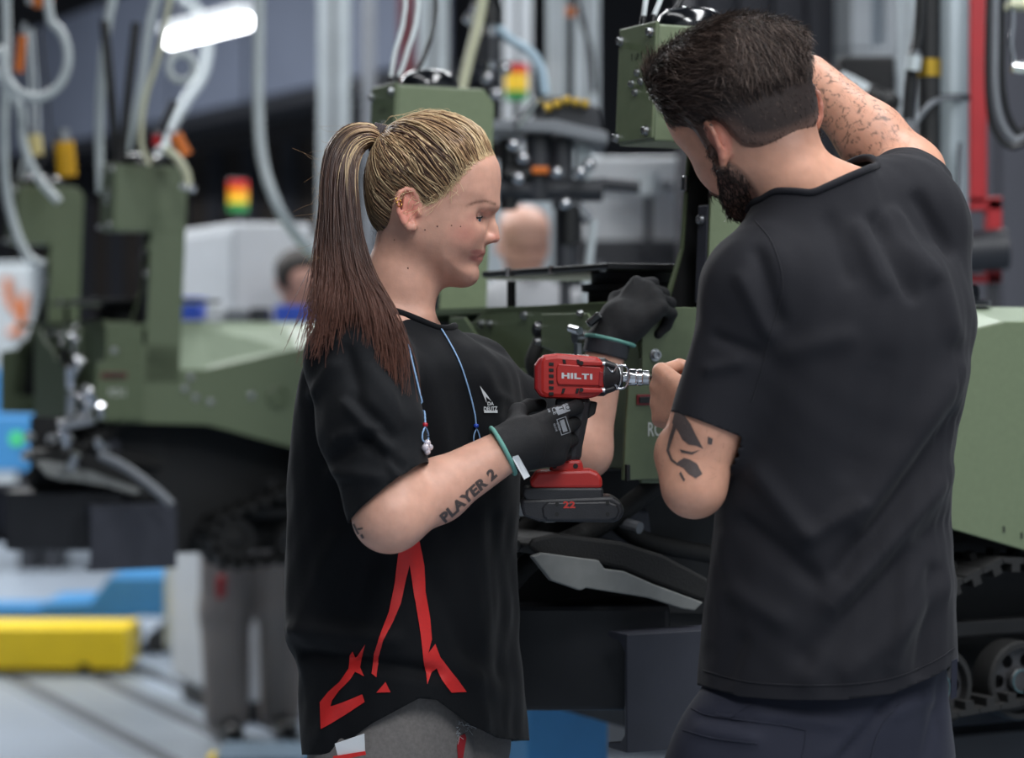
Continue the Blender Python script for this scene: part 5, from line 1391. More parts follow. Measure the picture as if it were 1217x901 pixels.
        for i in range(n):
            x = qs[i, 0]/KH+520; y = 240-qs[i, 1]/KH; wv = qs[i, 2]
            if top_extra:
                tp = min(1, max(0, (228-y)/45))
                fl = np.array((-0.95*tp-0.30*(1-tp), -0.05*tp-0.9*(1-tp), 0.30*math.sin(x*0.07+wv*40)*tp+0.25*tp)); Ln = 0.007+0.027*tp
                if x > 560 and y < 200: fl = np.array((-0.2, 0.5, 0.3))
            else:
                fl = np.array((0.30, -0.9, 0.0)); Ln = 0.011
            wvx = fl+r.normal(size=3)*(0.15 if top_extra else 0.35); dr = R3 @ wvx; dr -= NN[i]*(dr@NN[i]); dr /= np.linalg.norm(dr)+1e-9
            Ln *= 0.7+0.6*r.random(); up = 0.30+0.25*r.random() if not top_extra else (0.12+0.14*r.random())
            crv = R3 @ r.normal(size=3)*(0.10 if top_extra else 0.25)
            p0 = S[i]-NN[i]*0.001; pts = np.array([p0, p0+(dr+NN[i]*up)*Ln*0.35, p0+(dr+NN[i]*up*0.75+crv*0.3)*Ln*0.7, p0+(dr*1.0+NN[i]*up*0.35+crv*0.7)*Ln])
            lines.append(pts); rad.append(np.array((0.0004, 0.0004, 0.00033, 0.00012))*(0.8+0.4*r.random()))
            c = base_cols[int(r.integers(len(base_cols)))]*(0.85+0.3*r.random()); cols.append(np.tile(np.clip(c, 0, 1), (4, 1)))
        strand_mesh(name+'_strands', lines, rad, cols, root)
        return m
    cap('hair', thh, 1, 12000, [dk, dk*0.7+md*0.3, md, md*0.7+lt*0.3, lt], 0.02, True)
    cap('beard', thb, 2, 3600, [dk*0.8, dk, dk*0.6+md*0.4], 0.01, False)
    # fuzz on the raised forearm and the left upper arm
    lines, rad, cols = [], [], []
    for (a, b, n, ra) in ((r_el, r_wr, 500, 0.045), (P(815, 540, 2.965), l_wr, 120, 0.04), (l_el, P(846, 500, 2.93), 100, 0.042)):
        d = (b-a); dn = d.normalized(); a1 = dn.cross(Vector((0, 1, 0))).normalized(); a2 = dn.cross(a1)
        for k in range(n):
            o = a+d*r.random(); an = r.uniform(0, 6.28); dr = a1*math.cos(an)+a2*math.sin(an); h = bb.ray_cast(o+dr*0.11, -dr)
            if h[0] is None or h[1].dot(dr) < 0.3: continue
            t = (dn*0.6+dr*0.5+Vector(r.normal(size=3))*0.35).normalized(); Ln = 0.006+0.006*r.random()
            lines.append(np.array([tuple(h[0]), tuple(h[0]+t*Ln*0.5), tuple(h[0]+t*Ln-dr*Ln*0.2)])); rad.append(0.00010); cols.append(np.tile(L3((120, 92, 76)), (3, 1)))
    strand_mesh('arm_hair', lines, rad, cols, body)
    # ---- t-shirt
    s = Sdf(); tor = Sdf(); sl = Sdf(); sr = Sdf()
    tor.u(loft([(P(0, y, 3.0).z, P(cx, 0, 3.0).x, 3.0, a, b, yw) for y, cx, a, b in
              ((190, 962, 0.060, 0.062), (235, 966, 0.066, 0.068), (262, 974, 0.080, 0.080), (285, 986, 0.094, 0.112), (315, 996, 0.110, 0.148), (360, 1002, 0.122, 0.158), (400, 1002, 0.126, 0.160), (480, 998, 0.126, 0.156), (560, 992, 0.122, 0.147), (640, 990, 0.124, 0.150), (720, 987, 0.128, 0.159), (800, 985, 0.130, 0.166), (860, 985, 0.130, 0.168))]))
    tor.u(rc(P(966, 276, 3.01), P(908, 340, 2.95), 0.058, 0.058), 0.06); tor.u(rc(P(985, 268, 3.03), P(1070, 262, 3.07), 0.064, 0.066), 0.06)
    sl.u(rc(P(908, 340, 2.945), P(896, 355, 2.94), 0.060, 0.060)); sl.u(rc(P(896, 355, 2.94), P(839, 515, 2.928), 0.060, 0.049), 0.02)
    sr.u(rc(P(1066, 262, 3.07), r_sh, 0.066, 0.066)); sr.u(rc(r_sh, r_el+Vector((0, 0.02, 0.0)), 0.067, 0.056), 0.03); sr.u(rc(P(1105, 300, 3.07), P(1118, 380, 3.04), 0.045, 0.035), 0.05)
    s.u(tor); s.u(sl, 0.03); s.u(sr, 0.05)
    V, Q = polygonise(s, 0.0045); N = vnormals(V, Q)
    V = ripples(V, N, 0.0024, 24, 15); V = ripples(V, N, 0.0008, 80, 18, (1, 1, 0.5))
    folds = [(1060, 255, 1105, 330, 7, 10), (1040, 262, 1085, 350, -7, 10), (1090, 235, 1128, 300, -6, 9), (1020, 270, 1050, 340, 5, 11), (985, 262, 1010, 330, -4, 12), (1110, 300, 1135, 400, 5, 12),
             (900, 300, 925, 380, -5, 10), (880, 330, 915, 400, 4, 10), (930, 420, 1010, 400, 4, 14), (850, 400, 900, 420, -4, 8), (840, 440, 880, 430, 4, 8),
             (1140, 440, 1020, 620, 9, 18), (1135, 500, 1000, 680, -9, 16), (1130, 560, 990, 720, 8, 14), (1125, 620, 960, 780, -8, 16), (1130, 690, 1010, 800, 6, 16), (1050, 430, 1010, 560, -5, 20), (900, 560, 960, 640, 6, 14), (880, 620, 970, 690, -6, 13), (960, 640, 1020, 600, 6, 10), (870, 700, 930, 740, 5, 14),
             (1090, 650, 1060, 790, 6, 14), (1110, 680, 1095, 800, -6, 11), (880, 760, 860, 810, -4, 12), (990, 740, 960, 810, 4, 14), (855, 640, 845, 760, 4, 12)]
    V = fold(V, vnormals(V, Q), [(a, b, c, d, h*1.5, w_) for a, b, c, d, h, w_ in folds], 3.0)
    px = HX+V[:, 0]/V[:, 1]*F; py = HY-(V[:, 2]-CAMZ)/V[:, 1]*F
    hem_n = np.interp(px, [820, 832, 880, 930, 1000, 1060, 1110, 1140, 1160], [812, 815, 828, 832, 832, 825, 804, 786, 782]); hem_f = np.interp(px, [820, 1150], [815, 786])
    fa = np.clip((3.02-V[:, 1])/0.04, 0, 1); gh = py-(hem_n*fa+hem_f*(1-fa))
    Vf = V.astype(np.float32); dt = tor.f(Vf); isl = sl.f(Vf) < dt-0.008; isr = sr.f(Vf) < dt-0.012
    pl_ = (V-np.array(tuple(P(840, 505, 2.92))))@np.array(tuple(Vector((-0.36, -0.05, -0.93)).normalized())); gl = np.where(isl, pl_, -1)*1000
    ea = (r_el-r_sh).normalized()*0.75+Vector((-0.25, 0, 0.55)); pr_ = (V-np.array(tuple(P(1082, 212, 3.24))))@np.array(tuple(ea.normalized())); gr = np.where(isr, pr_, -1)*1000
    c0 = P(965, 233, 3.0); nn = Vector((-0.42, 0.03, 0.90)).normalized(); dq = V-np.array(tuple(P(966, 250, 3.01))); dn_ = np.sqrt((dq@np.array(tuple(f))/0.062)**2+(dq@np.array(tuple(lf))/0.062)**2)
    gn = np.minimum((V-np.array(tuple(c0)))@np.array(tuple(nn)), (1.30-dn_)*0.05)*1000; gn = np.where(V[:, 2] > P(0, 330, 3.0).z, gn, -50)
    Vs, Ts = clip(V, Q, np.maximum.reduce([gh, gl, gr, gn]))
    mesh_obj('t_shirt', Vs, Ts, M_tee_m, root, smooth=True, solid=0.0024); tb = bvh_of(Vs, Ts)
    L = rim_near(Vs, Ts, P(964, 240, 3.0)); V2, Q2 = tube_np([L], [0.0050], 8); mesh_obj('collar', V2, Q2, M_tee_m, root, smooth=True)
    # seam near the hem and leaf tattoos
    def scr(pts, off, bvh):
        out = []
        for x, y, _ in spline([(a, b, 0) for a, b in pts], 50):
            o_ = Vector((0, 0, CAMZ)); h = bvh.ray_cast(o_, (P(x, y, 3.0)-o_).normalized())
            if h[0]: out.append(h[0]+h[1]*off*(1 if h[1].y < 0 else -1))
        return out
    MB().tube(scr([(836, 797), (880, 809), (930, 814), (1000, 814), (1060, 806), (1108, 787), (1134, 770)], 0.0, tb), 0.0012, 6).build('hem_seam', M_tee_m, root, smooth=True)
    MB().tube(scr([(897, 262), (918, 290), (930, 340), (915, 400), (905, 440), (893, 478)], -0.0002, tb), 0.0011, 6).build('sleeve_seam', M_tee_m, root, smooth=True)
    def pp(polys, Y): return poly_mesh([[((x-HX)/F*Y, CAMZ-(y-HY)/F*Y) for x, y in p] for p in polys])
    leaf = [[(803, 490), (813, 493), (820, 503), (826, 516), (835, 533), (826, 529), (818, 528), (811, 522), (806, 512), (800, 503)], [(806, 549), (813, 544), (820, 546), (828, 551), (834, 563), (826, 568), (818, 563), (812, 556), (804, 552)],
            [(802, 500), (804, 510), (800, 524), (797, 536), (800, 546), (807, 552), (806, 554), (798, 548), (794, 537), (797, 522), (800, 510)], [(840, 518), (846, 521), (845, 528), (840, 527)], [(808, 534), (822, 537), (832, 534), (822, 540), (810, 538)], [(809, 560), (814, 570), (812, 572), (807, 563)]]
    decal('arm_tattoo', pp(leaf, 2.9), (0, 2.9, 0), (1, 0, 0), (0, 0, 1), (0, 1, 0), bb, M_ink, body, 0.0005, 0.004)
    # ---- trousers, shoes
    t = Sdf(); t.u(loft([(P(0, y, 3.0).z, P(cx, 0, 3.0).x, 3.0, a, b, yw) for y, cx, a, b in ((690, 987, 0.098, 0.132), (760, 987, 0.104, 0.145), (820, 982, 0.110, 0.154), (850, 976, 0.118, 0.163), (900, 966, 0.124, 0.170), (930, 962, 0.122, 0.168))]))
    for sg in (-1, 1):
        hp = Vector((P(962, 0, 3.0).x, 3.0, 0.88))+lf*(0.092*sg); kn = hp+Vector((-0.02, 0.01, -0.42)); an = Vector((kn.x, kn.y, 0.06))
        t.u(rc(hp, kn, 0.094, 0.072), 0.03); t.u(rc(kn, an, 0.072, 0.062), 0.03)
    V, Q = polygonise(t, 0.006); V = ripples(V, vnormals(V, Q), 0.0028, 32, 21, (1, 1, 0.8))
    V = fold(V, vnormals(V, Q), [(1050, 840, 1000, 901, -8, 7), (1040, 850, 985, 901, 4, 8), (900, 850, 1000, 862, 4, 7), (830, 850, 880, 858, -4, 5), (830, 868, 900, 880, 4, 8), (1120, 810, 1100, 901, -5, 7), (1060, 850, 1110, 830, 4, 9)], 3.0)
    tr = mesh_obj('trousers', V, Q, M_navy, root, smooth=True); tbv = bvh_of(V, Q)
    for pts in ([(822, 842), (840, 850), (880, 856), (930, 862), (958, 868)], [(958, 868), (956, 885), (952, 905)], [(1070, 836), (1052, 856), (1040, 880), (1034, 905)], [(812, 868), (850, 878), (900, 884)]):
        q_ = scr(pts, 0.0002, tbv)
        if len(q_) > 4: MB().tube(q_, 0.0010, 6).build('seam', M_navy, tr, smooth=True)
    def patch(name, quad, m, off=0.003):
        V2 = []
        for x, y in quad:
            o_ = Vector((0, 0, CAMZ)); h = tbv.ray_cast(o_, (P(x, y, 3.0)-o_).normalized()); V2.append(h[0]+Vector((0, -off, 0)) if h[0] else P(x, y, 2.9))
        mb = MB(); mb.add(V2+[v+Vector((0, 0.003, 0)) for v in V2], [(3, 2, 1, 0), (4, 5, 6, 7), (0, 1, 5, 4), (1, 2, 6, 5), (2, 3, 7, 6), (3, 0, 4, 7)]); mb.build(name, m, tr)
    patch('belt_loop', [(1131, 786), (1138, 783), (1137, 828), (1130, 832)], M_navy)
    patch('pocket_flap', [(853, 833), (893, 836), (868, 853), (850, 850)], M_navy, 0.002)
    for sg in (-1, 1):
        hp = Vector((P(962, 0, 3.0).x-0.02, 3.01, 0))+lf*(0.092*sg); b = Sdf(); b.u(rc(hp+Vector((0, 0, 0.045)), hp+f*0.16+Vector((0, 0, 0.035)), 0.047, 0.037)); b.u(rc(hp+Vector((0, 0, 0.04)), hp+Vector((0, 0, 0.12)), 0.047, 0.047), 0.02); b.i(Prim(lambda p: 0.001-p[:, 2], (0, 0, 0), 9))
        V, Q = polygonise(b, 0.008); mesh_obj('shoe', V, Q, M_black, root, smooth=True)
    return root
MAN = man()
# ---------------------------------------------------------------- cordless wrench in the woman's hand
def wrench():
    Y0 = 3.19; root = empty('cordless_wrench', P(676, 560, Y0), 'red and black cordless impact wrench held by the woman, socket pointing right', 'power tool')
    M_tred = mat('red_tool_housing', (180, 42, 37), 0.44, noise=(60, 0.08), bump=(500, 0.08)); M_tred2 = mat('dark_red_tool_cap', (150, 24, 28), 0.45, noise=(60, 0.1))
    M_tblk = mat('black_tool_plastic', (38, 38, 42), 0.48, noise=(60, 0.15), bump=(500, 0.2)); M_dust = mat('concrete_dust', (170, 165, 160), 0.9)
    def pr(name, pts, d0, d1, m, par=root, bev=0.004, Yc=Y0):
        return MB().prism([((x-HX)/F*Yc, CAMZ-(y-HY)/F*Yc) for x, y in pts], Yc+d0, Yc+d1, 'y').build(name, m, par, bevel=bev)
    housing = pr('motor_housing', [(640, 427), (646, 422), (662, 420), (708, 424), (717, 430), (717, 464), (708, 472), (690, 474), (648, 473), (640, 468)], -0.029, 0.029, M_tred, bev=0.009)
    pr('rear_cap', [(635, 434), (641, 425), (652, 423), (655, 428), (655, 468), (648, 473), (641, 471), (635, 462)], -0.0275, 0.0275, M_tred2, bev=0.008)
    for k in range(6):
        y = 430.5+k*7.0; pr('vent', [(652, y), (657.5, y+0.3), (657.5, y+4.0), (652, y+3.8)], -0.0305, -0.026, M_print_k, housing, 0.0004)
    pr('side_plate', [(663, 432), (713, 436), (715, 440), (713, 458), (663, 457), (661, 452), (661, 437)], -0.0325, -0.026, M_tred, housing, 0.0016)
    for x in (668, 684.5):
        pr('vent', [(x, 427), (x+3.5, 427.4), (x+4.2, 432.5), (x+0.8, 432)], -0.0310, -0.026, M_print_k, housing, 0.0004)
        pr('vent', [(x, 461), (x+3.5, 461), (x+1.5, 467), (x-1.6, 467)], -0.0305, -0.026, M_print_k, housing, 0.0004)
    for y in (430, 462):
        pr('screw_boss', [(690, y-2), (714, y-1), (716, y+1.5), (714, y+4.5), (690, y+4.5), (687, y+1.5)], -0.0345, -0.024, M_tred, housing, 0.002)
        MB().cyl(P(713, y+1.8, Y0-0.028), P(719, y+1.8, Y0-0.028), 0.0032, n=10).build('screw', M_steel, housing, autosm=0.6)
        MB().cyl(P(691, y+1.5, Y0-0.0352), P(691, y+1.5, Y0-0.034), 0.0028, n=12).build('screw_hole', M_print_k, housing)
    # lettering on the side plate: wide block capitals
    def blk(polys): return poly_mesh(polys)
    Hh = 1.0
    L = []
    L += [[(0, 0), (.26, 0), (.26, 1), (0, 1)], [(.26, .38), (.62, .38), (.62, .62), (.26, .62)], [(.62, 0), (.88, 0), (.88, 1), (.62, 1)]]
    L += [[(1.0, 0), (1.26, 0), (1.26, 1), (1.0, 1)]]
    L += [[(1.38, 0), (1.64, 0), (1.64, 1), (1.38, 1)], [(1.64, 0), (2.14, 0), (2.14, .24), (1.64, .24)]]
    L += [[(2.2, .76), (3.0, .76), (3.0, 1), (2.2, 1)], [(2.46, 0), (2.72, 0), (2.72, .76), (2.46, .76)]]
    L += [[(3.1, 0), (3.36, 0), (3.36, 1), (3.1, 1)]]
    S = 0.0122
    V = [[(x*S*0.98, y*S*0.62) for x, y in p] for p in L]
    VV, T = blk(V); o = P(667.5, 449.8, Y0-0.0329); o = Vector((o.x, Y0-0.0328, o.z))
    mesh_obj('maker_mark', [(o.x+x, o.y, o.z+y-0.04*x) for x, y in VV], T, M_print_w, housing)
    pr('switch_mark', [(711, 441), (716, 442), (715, 459), (710, 458)], -0.0330, -0.030, M_tred2, housing, 0.0006)
    # dust along the top of the housing
    mb = MB(); r = np.random.default_rng(2)
    for k in range(26):
        x = r.uniform(655, 706); c = P(x, 421.5-0.02*(x-655)+0.06*(x-662), Y0+r.uniform(-0.02, 0.015)); mb.lathe([(0.0022*r.uniform(.5, 1.6), -0.0006), (0.001, 0.0012), (0, 0.0015)], Matrix.Translation(c), 6)
    d = mb.build('dust', M_dust, root); d['kind'] = 'stuff'
    # nose, hook, socket and bit: along the tool axis
    ax0 = P(714, 448, Y0); ax1 = P(770, 449, Y0); dx = (ax1-ax0).normalized(); Mx = Matrix.Translation(ax0) @ dx.to_track_quat('Z', 'Y').to_matrix().to_4x4(); u = 1/900.6
    def lathe(name, pts, m, n=28): return MB().lathe([(a*u, (x-714)*u) for a, x in pts], Mx, n).build(name, m, root, autosm=0.6)
    lathe('nose', [(23, 708), (23, 718), (20, 722), (17, 730), (13.5, 735), (13, 740), (0, 740)], M_tblk)
    for k in range(4):
        a = math.pi/4+k*math.pi/2; rib = [Mx @ Vector((math.cos(a)*ra*u, math.sin(a)*ra*u, (x-714)*u)) for ra, x in ((23, 714), (22, 720), (17, 732))]
        MB().tube(rib, 0.0032, 8).build('nose_rib', M_tblk, root, autosm=0.9)
    MB().tube([Mx @ Vector((math.cos(a)*15*u, math.sin(a)*15*u, (735+2.5*math.cos(a*2)-714)*u)) for a in np.linspace(0, 2*math.pi, 31)], 0.0013, 8).build('ring', M_steel, root, smooth=True)
    hk = [(722, 436), (728, 442), (733, 436), (740, 434), (746, 438), (747, 450), (743, 460), (735, 462), (731, 457)]
    MB().tube(spline([P(x, y, Y0-0.019) for x, y in hk], 30), 0.0016, 8).build('wire_hook', M_chrome, root, smooth=True)
    lathe('anvil', [(6, 738), (6, 744), (9.6, 744.5), (10, 746), (10, 755), (9.2, 756), (9.2, 757), (10, 758), (10, 762.5), (9.2, 763.5), (0, 763.5)], M_chrome)
    lathe('socket_sleeve', [(8.6, 763.5), (8.8, 764), (8.8, 771), (8.0, 772), (5, 772), (0, 771)], M_steel)
    MB().cyl(P(771, 448.8, Y0), P(815, 448.2, Y0), 0.0029, n=10).build('bit', M_blackm, root, autosm=0.6)
    # grip, trigger, foot, battery
    pr('grip', [(660, 470), (703, 472), (698, 500), (692, 530), (690, 549), (658, 549), (660, 525), (660, 500)], -0.0175, 0.0175, M_tblk, bev=0.008)
    pr('trigger', [(700, 476), (710, 478), (707, 492), (698, 498)], -0.008, 0.008, M_print_k, bev=0.002)
    pr('grip_neck', [(656, 546), (691, 546), (694, 562), (652, 562)], -0.020, 0.020, M_tred, bev=0.004)
    foot = pr('foot', [(638, 559), (700, 557), (710, 561), (715, 567), (715, 579), (632, 579), (629, 572)], -0.030, 0.030, M_tred, bev=0.007)
    for x in (659, 684): MB().cyl(P(x, 554, Y0-0.0206), P(x, 554, Y0-0.018), 0.0034, n=12).build('screw_hole', M_print_k, foot)
    pr('battery_rail', [(623, 578), (716, 578), (716, 591), (712, 595), (626, 594), (621, 586)], -0.032, 0.032, M_tblk, bev=0.003)
    bt = pr('battery', [(620, 592), (726, 588), (738, 596), (741, 606), (736, 616), (728, 619), (640, 618), (622, 612), (619, 600)], -0.034, 0.034, M_tblk, bev=0.004)
    pr('battery_panel', [(650, 595), (722, 594), (732, 598), (735, 606), (731, 614), (722, 616), (650, 616), (645, 611), (644, 601)], -0.0375, -0.033, M_tblk, bt, 0.0025)
    for x, y in ((662, 599), (722, 598), (662, 611), (722, 611)): MB().cyl(P(x, y, Y0-0.0382), P(x, y, Y0-0.036), 0.0026, n=12).build('screw', M_print_k, bt)
    M_num = mat('red_number', (196, 56, 48), 0.6)
    V, T = text_mesh('22', 0.0118, 1.1, 0, 0.0005, 1.25); o = P(676.5, 603.6, Y0-0.0380)
    o.y = Y0-0.0379; mesh_obj('number', [(o.x+x, o.y, o.z+y) for x, y in V], T, M_num, bt)
    return root
WRENCH = wrench()
# ---------------------------------------------------------------- background of the hall
def W(px, Y): return (px-HX)/F*Y
def Z(py, Y): return CAMZ-(py-HY)/F*Y
def upright(a, b, z0, z1, dep):
    """matrix and length of a box whose front foot line runs from a to b"""
    d = (b-a); d.z = 0; M = Matrix.Translation((a.x, a.y, 0)) @ Matrix.Rotation(math.atan2(d.y, d.x), 4, 'Z'); return M, d.length
def cabinet(name, label, cat, a, b, dep, h, m, doors=2, foot=0.08, group=None):
    M, L = upright(a, b, 0, h, dep); loc = M.translation
    root = empty(name, loc, label, cat, group, math.atan2((b-a).y, (b-a).x))
    MB().box((0, 0, foot), (L, dep, h)).build('carcass', m, root, True, bevel=0.01)
    MB().box((0.03, 0.03, 0), (L-0.03, dep-0.03, foot)).build('plinth', M_dark, root, True)
    for k in range(doors):
        x0, x1 = L*k/doors+0.012, L*(k+1)/doors-0.012
        d = MB().box((x0, -0.012, foot+0.02), (x1, 0.0, h-0.03)).build('door', m, root, True, bevel=0.004)
        MB().box((x1-0.05, -0.03, h*0.5), (x1-0.03, -0.012, h*0.5+0.12)).build('handle', M_dark, d, True, bevel=0.003)
    return root
def hose(name, label, pts, r, m, cat='hose', group=None, n=40, parts=None):
    p = [P(*q) for q in pts]; root = mesh_obj(name, *tube_np([spline(p, n)], [r], 10), m, None, smooth=True); group = group or {'air_hose': 'milky air hoses', 'air_tube': 'yellowish air tubes', 'cable': 'cables at the right and left edges'}.get(name)
    tag(root, label, cat, group); return root
def post(name, label, px0, px1, Y, z0, z1, m, cat='post', group=None, grooves=True):
    x0, x1 = W(px0, Y), W(px1, Y); w_ = x1-x0
    root = empty(name, ((x0+x1)/2, Y, 0), label, cat, group or ('posts of the work stations' if name == 'aluminium_post' else None), 0.0)
    MB().box((-w_/2, -w_*0.3, z0), (w_/2, w_*0.3, z1)).build('profile', m, root, True, bevel=0.004)
    if grooves:
        MB().box((-w_*0.09, -w_*0.3-0.001, z0+0.01), (w_*0.09, -w_*0.3+0.002, z1)).build('groove', M_grey, root, True)
    MB().box((-w_*0.6, -w_*0.45, z0), (w_*0.6, w_*0.45, z0+0.015)).build('foot_plate', M_steel, root, True)
    return root
M_lr = mat('signal_red', (206, 40, 40), 0.25, emit=((206, 40, 40), 0.25)); M_la = mat('signal_amber', (236, 150, 40), 0.25, emit=((236, 150, 40), 0.25)); M_lg = mat('signal_green', (40, 140, 70), 0.25, emit=((40, 140, 70), 0.15)); M_ly = mat('signal_yellow', (240, 200, 60), 0.25, emit=((240, 200, 60), 0.2))
def stack_light(label, px, y0, y1, Y, r, cols, stem=0.03):
    z0, z1 = Z(y1, Y), Z(y0, Y); root = empty('stack_light', (W(px, Y), Y, z0), label, 'signal light')
    h = (z1-z0)/(len(cols)+0.6)
    MB().cyl((W(px, Y), Y, z0-stem), (W(px, Y), Y, z0+h*0.3), r*0.35, n=12).build('stem', M_dark, root)
    for k, m in enumerate(cols):
        MB().cyl((W(px, Y), Y, z0+h*(0.3+k)), (W(px, Y), Y, z0+h*(1.24+k)), r, n=18).build('lens', m, root, autosm=0.6)
    MB().lathe([(r, 0), (r*0.9, h*0.2), (0, h*0.28)], Matrix.Translation((W(px, Y), Y, z0+h*(0.3+len(cols)))), 18).build('cap', M_dark, root, autosm=0.6)
    return root

# white cabinets with a signal light, bins on a shelf
cabinet('machine_cabinet', 'white machine cabinet with a lit corner left of the woman', 'cabinet', P(206, HY, 9.6), P(279, HY, 8.9), 0.3, Z(266, 9.0), M_white, 1)
cabinet('machine_cabinet', 'light grey machine cabinet half hidden by the ponytail', 'cabinet', P(283, HY, 10.2), P(425, HY, 10.7), 0.5, Z(281, 10.3), MATS['aluminium_profile'], 2)
stack_light('red, amber and green signal light on the white machine cabinet', 283, 212, 254, 9.3, 0.039, (M_lg, M_ly, M_la, M_lr))
def bin_(label, px0, px1, py0, py1, Y, m):
    x0, x1 = W(px0, Y), W(px1, Y); z0, z1 = Z(py1, Y), Z(py0, Y); root = empty('storage_bin', ((x0+x1)/2, Y, z0), label, 'bin', 'blue storage bins')
    mb = MB(); t = 0.006; d = 0.22
    mb.box((x0, Y, z0), (x1, Y+d, z0+t)); mb.box((x0, Y, z0), (x1, Y+t, z1)); mb.box((x0, Y+d-t, z0), (x1, Y+d, z1)); mb.box((x0, Y, z0), (x0+t, Y+d, z1)); mb.box((x1-t, Y, z0), (x1, Y+d, z1))
    mb.build('tray', m, root, bevel=0.003)
    MB().box((x0-0.004, Y-0.004, z1-0.014), (x1+0.004, Y+d+0.004, z1-0.004)).build('rim', m, root) if False else MB().box((x0+0.02, Y-0.003, z0+0.02), (x1-0.02, Y+0.001, z0+0.04)).build('label_holder', m, root)
M_binblue = mat('blue_bin_plastic', (56, 92, 206), 0.4, noise=(20, 0.06))
bin_('blue storage bin on the shelf right of the left tower', 207, 237, 353, 381, 8.0, M_binblue)
bin_('blue storage bin at the chest of the person behind the ponytail', 326, 380, 363, 383, 8.0, M_binblue)
sh = empty('shelf_rack', (W(290, 8.0), 8.0, 0), 'low steel rack carrying the blue bins behind the left vehicle', 'rack')
MB().box((W(190, 8), 7.95, Z(383.5, 8)-0.03), (W(540, 8), 8.25, Z(383.5, 8))).build('shelf_board', M_grey, sh, bevel=0.003)
for a in (366, 530):
    for y in (7.97, 8.21): MB().box((W(a, 8), y, 0), (W(a, 8)+0.03, y+0.03, Z(383.5, 8)-0.03)).build('leg', M_grey, sh)
for k, (px0, px1, h, m) in enumerate(((243, 262, 0.06, M_white), (266, 292, 0.045, M_grey), (296, 318, 0.05, M_dark))):
    tag(MB().box((W(px0, 8.0), 8.02, Z(383.5, 8.0)+0.001), (W(px1, 8.0), 8.15, Z(383.5, 8.0)+h)).build('parts_box', m, None, bevel=0.006), ('small white parts box beside the left blue bin', 'small grey parts box in the middle of the rack', 'small dark parts box left of the right blue bin')[k], 'box')

# hoses and reels at the left
hose('air_hose', 'long milky hose hanging straight down and swinging right left of the ponytail', [(307, -60, 6.4), (308, 20, 6.4), (307, 120, 6.4), (312, 190, 6.4), (330, 245, 6.4), (356, 284, 6.5), (392, 318, 6.6), (430, 360, 6.7)], 0.0155, M_hose)
def ring_pts(cx, cy, rx, ry, Y, a0=0, a1=360, n=24, drift=0): return [(cx+rx*math.cos(math.radians(a)), cy+ry*math.sin(math.radians(a)), Y+drift*i/n) for i, a in enumerate(np.linspace(a0, a1, n))]
hose('air_hose', 'big loop of milky hose at the upper left edge', [(52, -40, 6.3), (58, 10, 6.3)]+ring_pts(42, 68, 39, 48, 6.3, -60, 190, 18)+[(-20, 70, 6.3)], 0.0125, M_hose)
hose('air_hose', 'second hose of the upper left loop, sagging below it', [(-30, 60, 6.5), (10, 105, 6.5), (24, 130, 6.5), (26, 160, 6.5), (34, 190, 6.5), (48, 215, 6.5), (70, 240, 6.5)], 0.012, M_hose)
hose('air_hose', 'hose falling beside the left edge towards the rear tower', [(6, -30, 6.6), (8, 60, 6.6), (4, 160, 6.6), (10, 240, 6.6), (30, 300, 6.6), (52, 316, 6.6)], 0.013, M_hose)
hose('air_hose', 'milky hose running straight down behind the rod antennas', [(140, -30, 6.5), (128, 30, 6.5), (121, 90, 6.5), (118, 160, 6.5), (120, 230, 6.5)], 0.012, M_hose)
hose('air_hose', 'pale hose curving down right of the rod antennas', [(192, -30, 6.6), (176, 40, 6.6), (170, 90, 6.6), (160, 140, 6.6), (150, 180, 6.6)], 0.011, M_hose)
hose('air_hose', 'arch of milky hose below the ceiling lamp', [(196, -10, 12.5), (215, -4, 12.5), (238, 18, 12.5), (247, 52, 12.5), (240, 90, 12.5), (222, 118, 12.5), (204, 150, 12.5), (192, 182, 12.5)], 0.0225, M_hose)
hose('hose_roll', 'small rolled hose hanging under the lamp', ring_pts(216, 80, 15, 16, 6.3, 0, 1080, 60, 0.05), 0.010, M_hose, n=140)
M_tubey = mat('yellowed_tube', (206, 206, 176), 0.4, noise=(20, 0.08))
hose('air_tube', 'thin yellowish tube hanging above the left sensor box', [(205, -20, 6.2), (190, 60, 6.2), (172, 120, 6.2), (168, 170, 6.2), (178, 196, 6.2)], 0.007, M_tubey)
hose('air_tube', 'thin yellowish tube draped over the edge of the left tower', [(196, 176, 6.15), (212, 190, 6.15), (222, 208, 6.15), (224, 226, 6.15)], 0.011, M_tubey)
def plug(label, px, py, Y, r, ln, ang, m, cat='connector'):
    c = P(px, py, Y); d = Vector((math.cos(ang), 0.1, -math.sin(ang))); root = empty('hose_connector', c, label, cat, 'hose connectors')
    MB().cyl(c, c+d*ln, r, n=14).build('sleeve', m, root, autosm=0.6); MB().cyl(c-d*ln*0.35, c, r*0.7, n=12).build('nut', M_steel, root, autosm=0.6)
plug('orange hose connector hanging right of the left tower', 208, 160, 6.2, 0.018, 0.06, 1.1, M_orange)
plug('red and pink hose connector above the left dome', 186, 160, 6.2, 0.012, 0.03, 1.6, M_red)
plug('yellow connector block above the rear sensor box', 76, 168, 6.9, 0.028, 0.10, 1.5, mat('amber_block', (226, 168, 20), 0.45, noise=(20, 0.1)))
plug('pale yellow connector at the far left', 40, 160, 7.0, 0.022, 0.06, 1.5, mat('pale_yellow', (226, 212, 150), 0.45, noise=(20, 0.1)))
plug('orange lever hanging inside the left hose loop', 27, 42, 6.6, 0.012, 0.10, 1.7, M_orange)
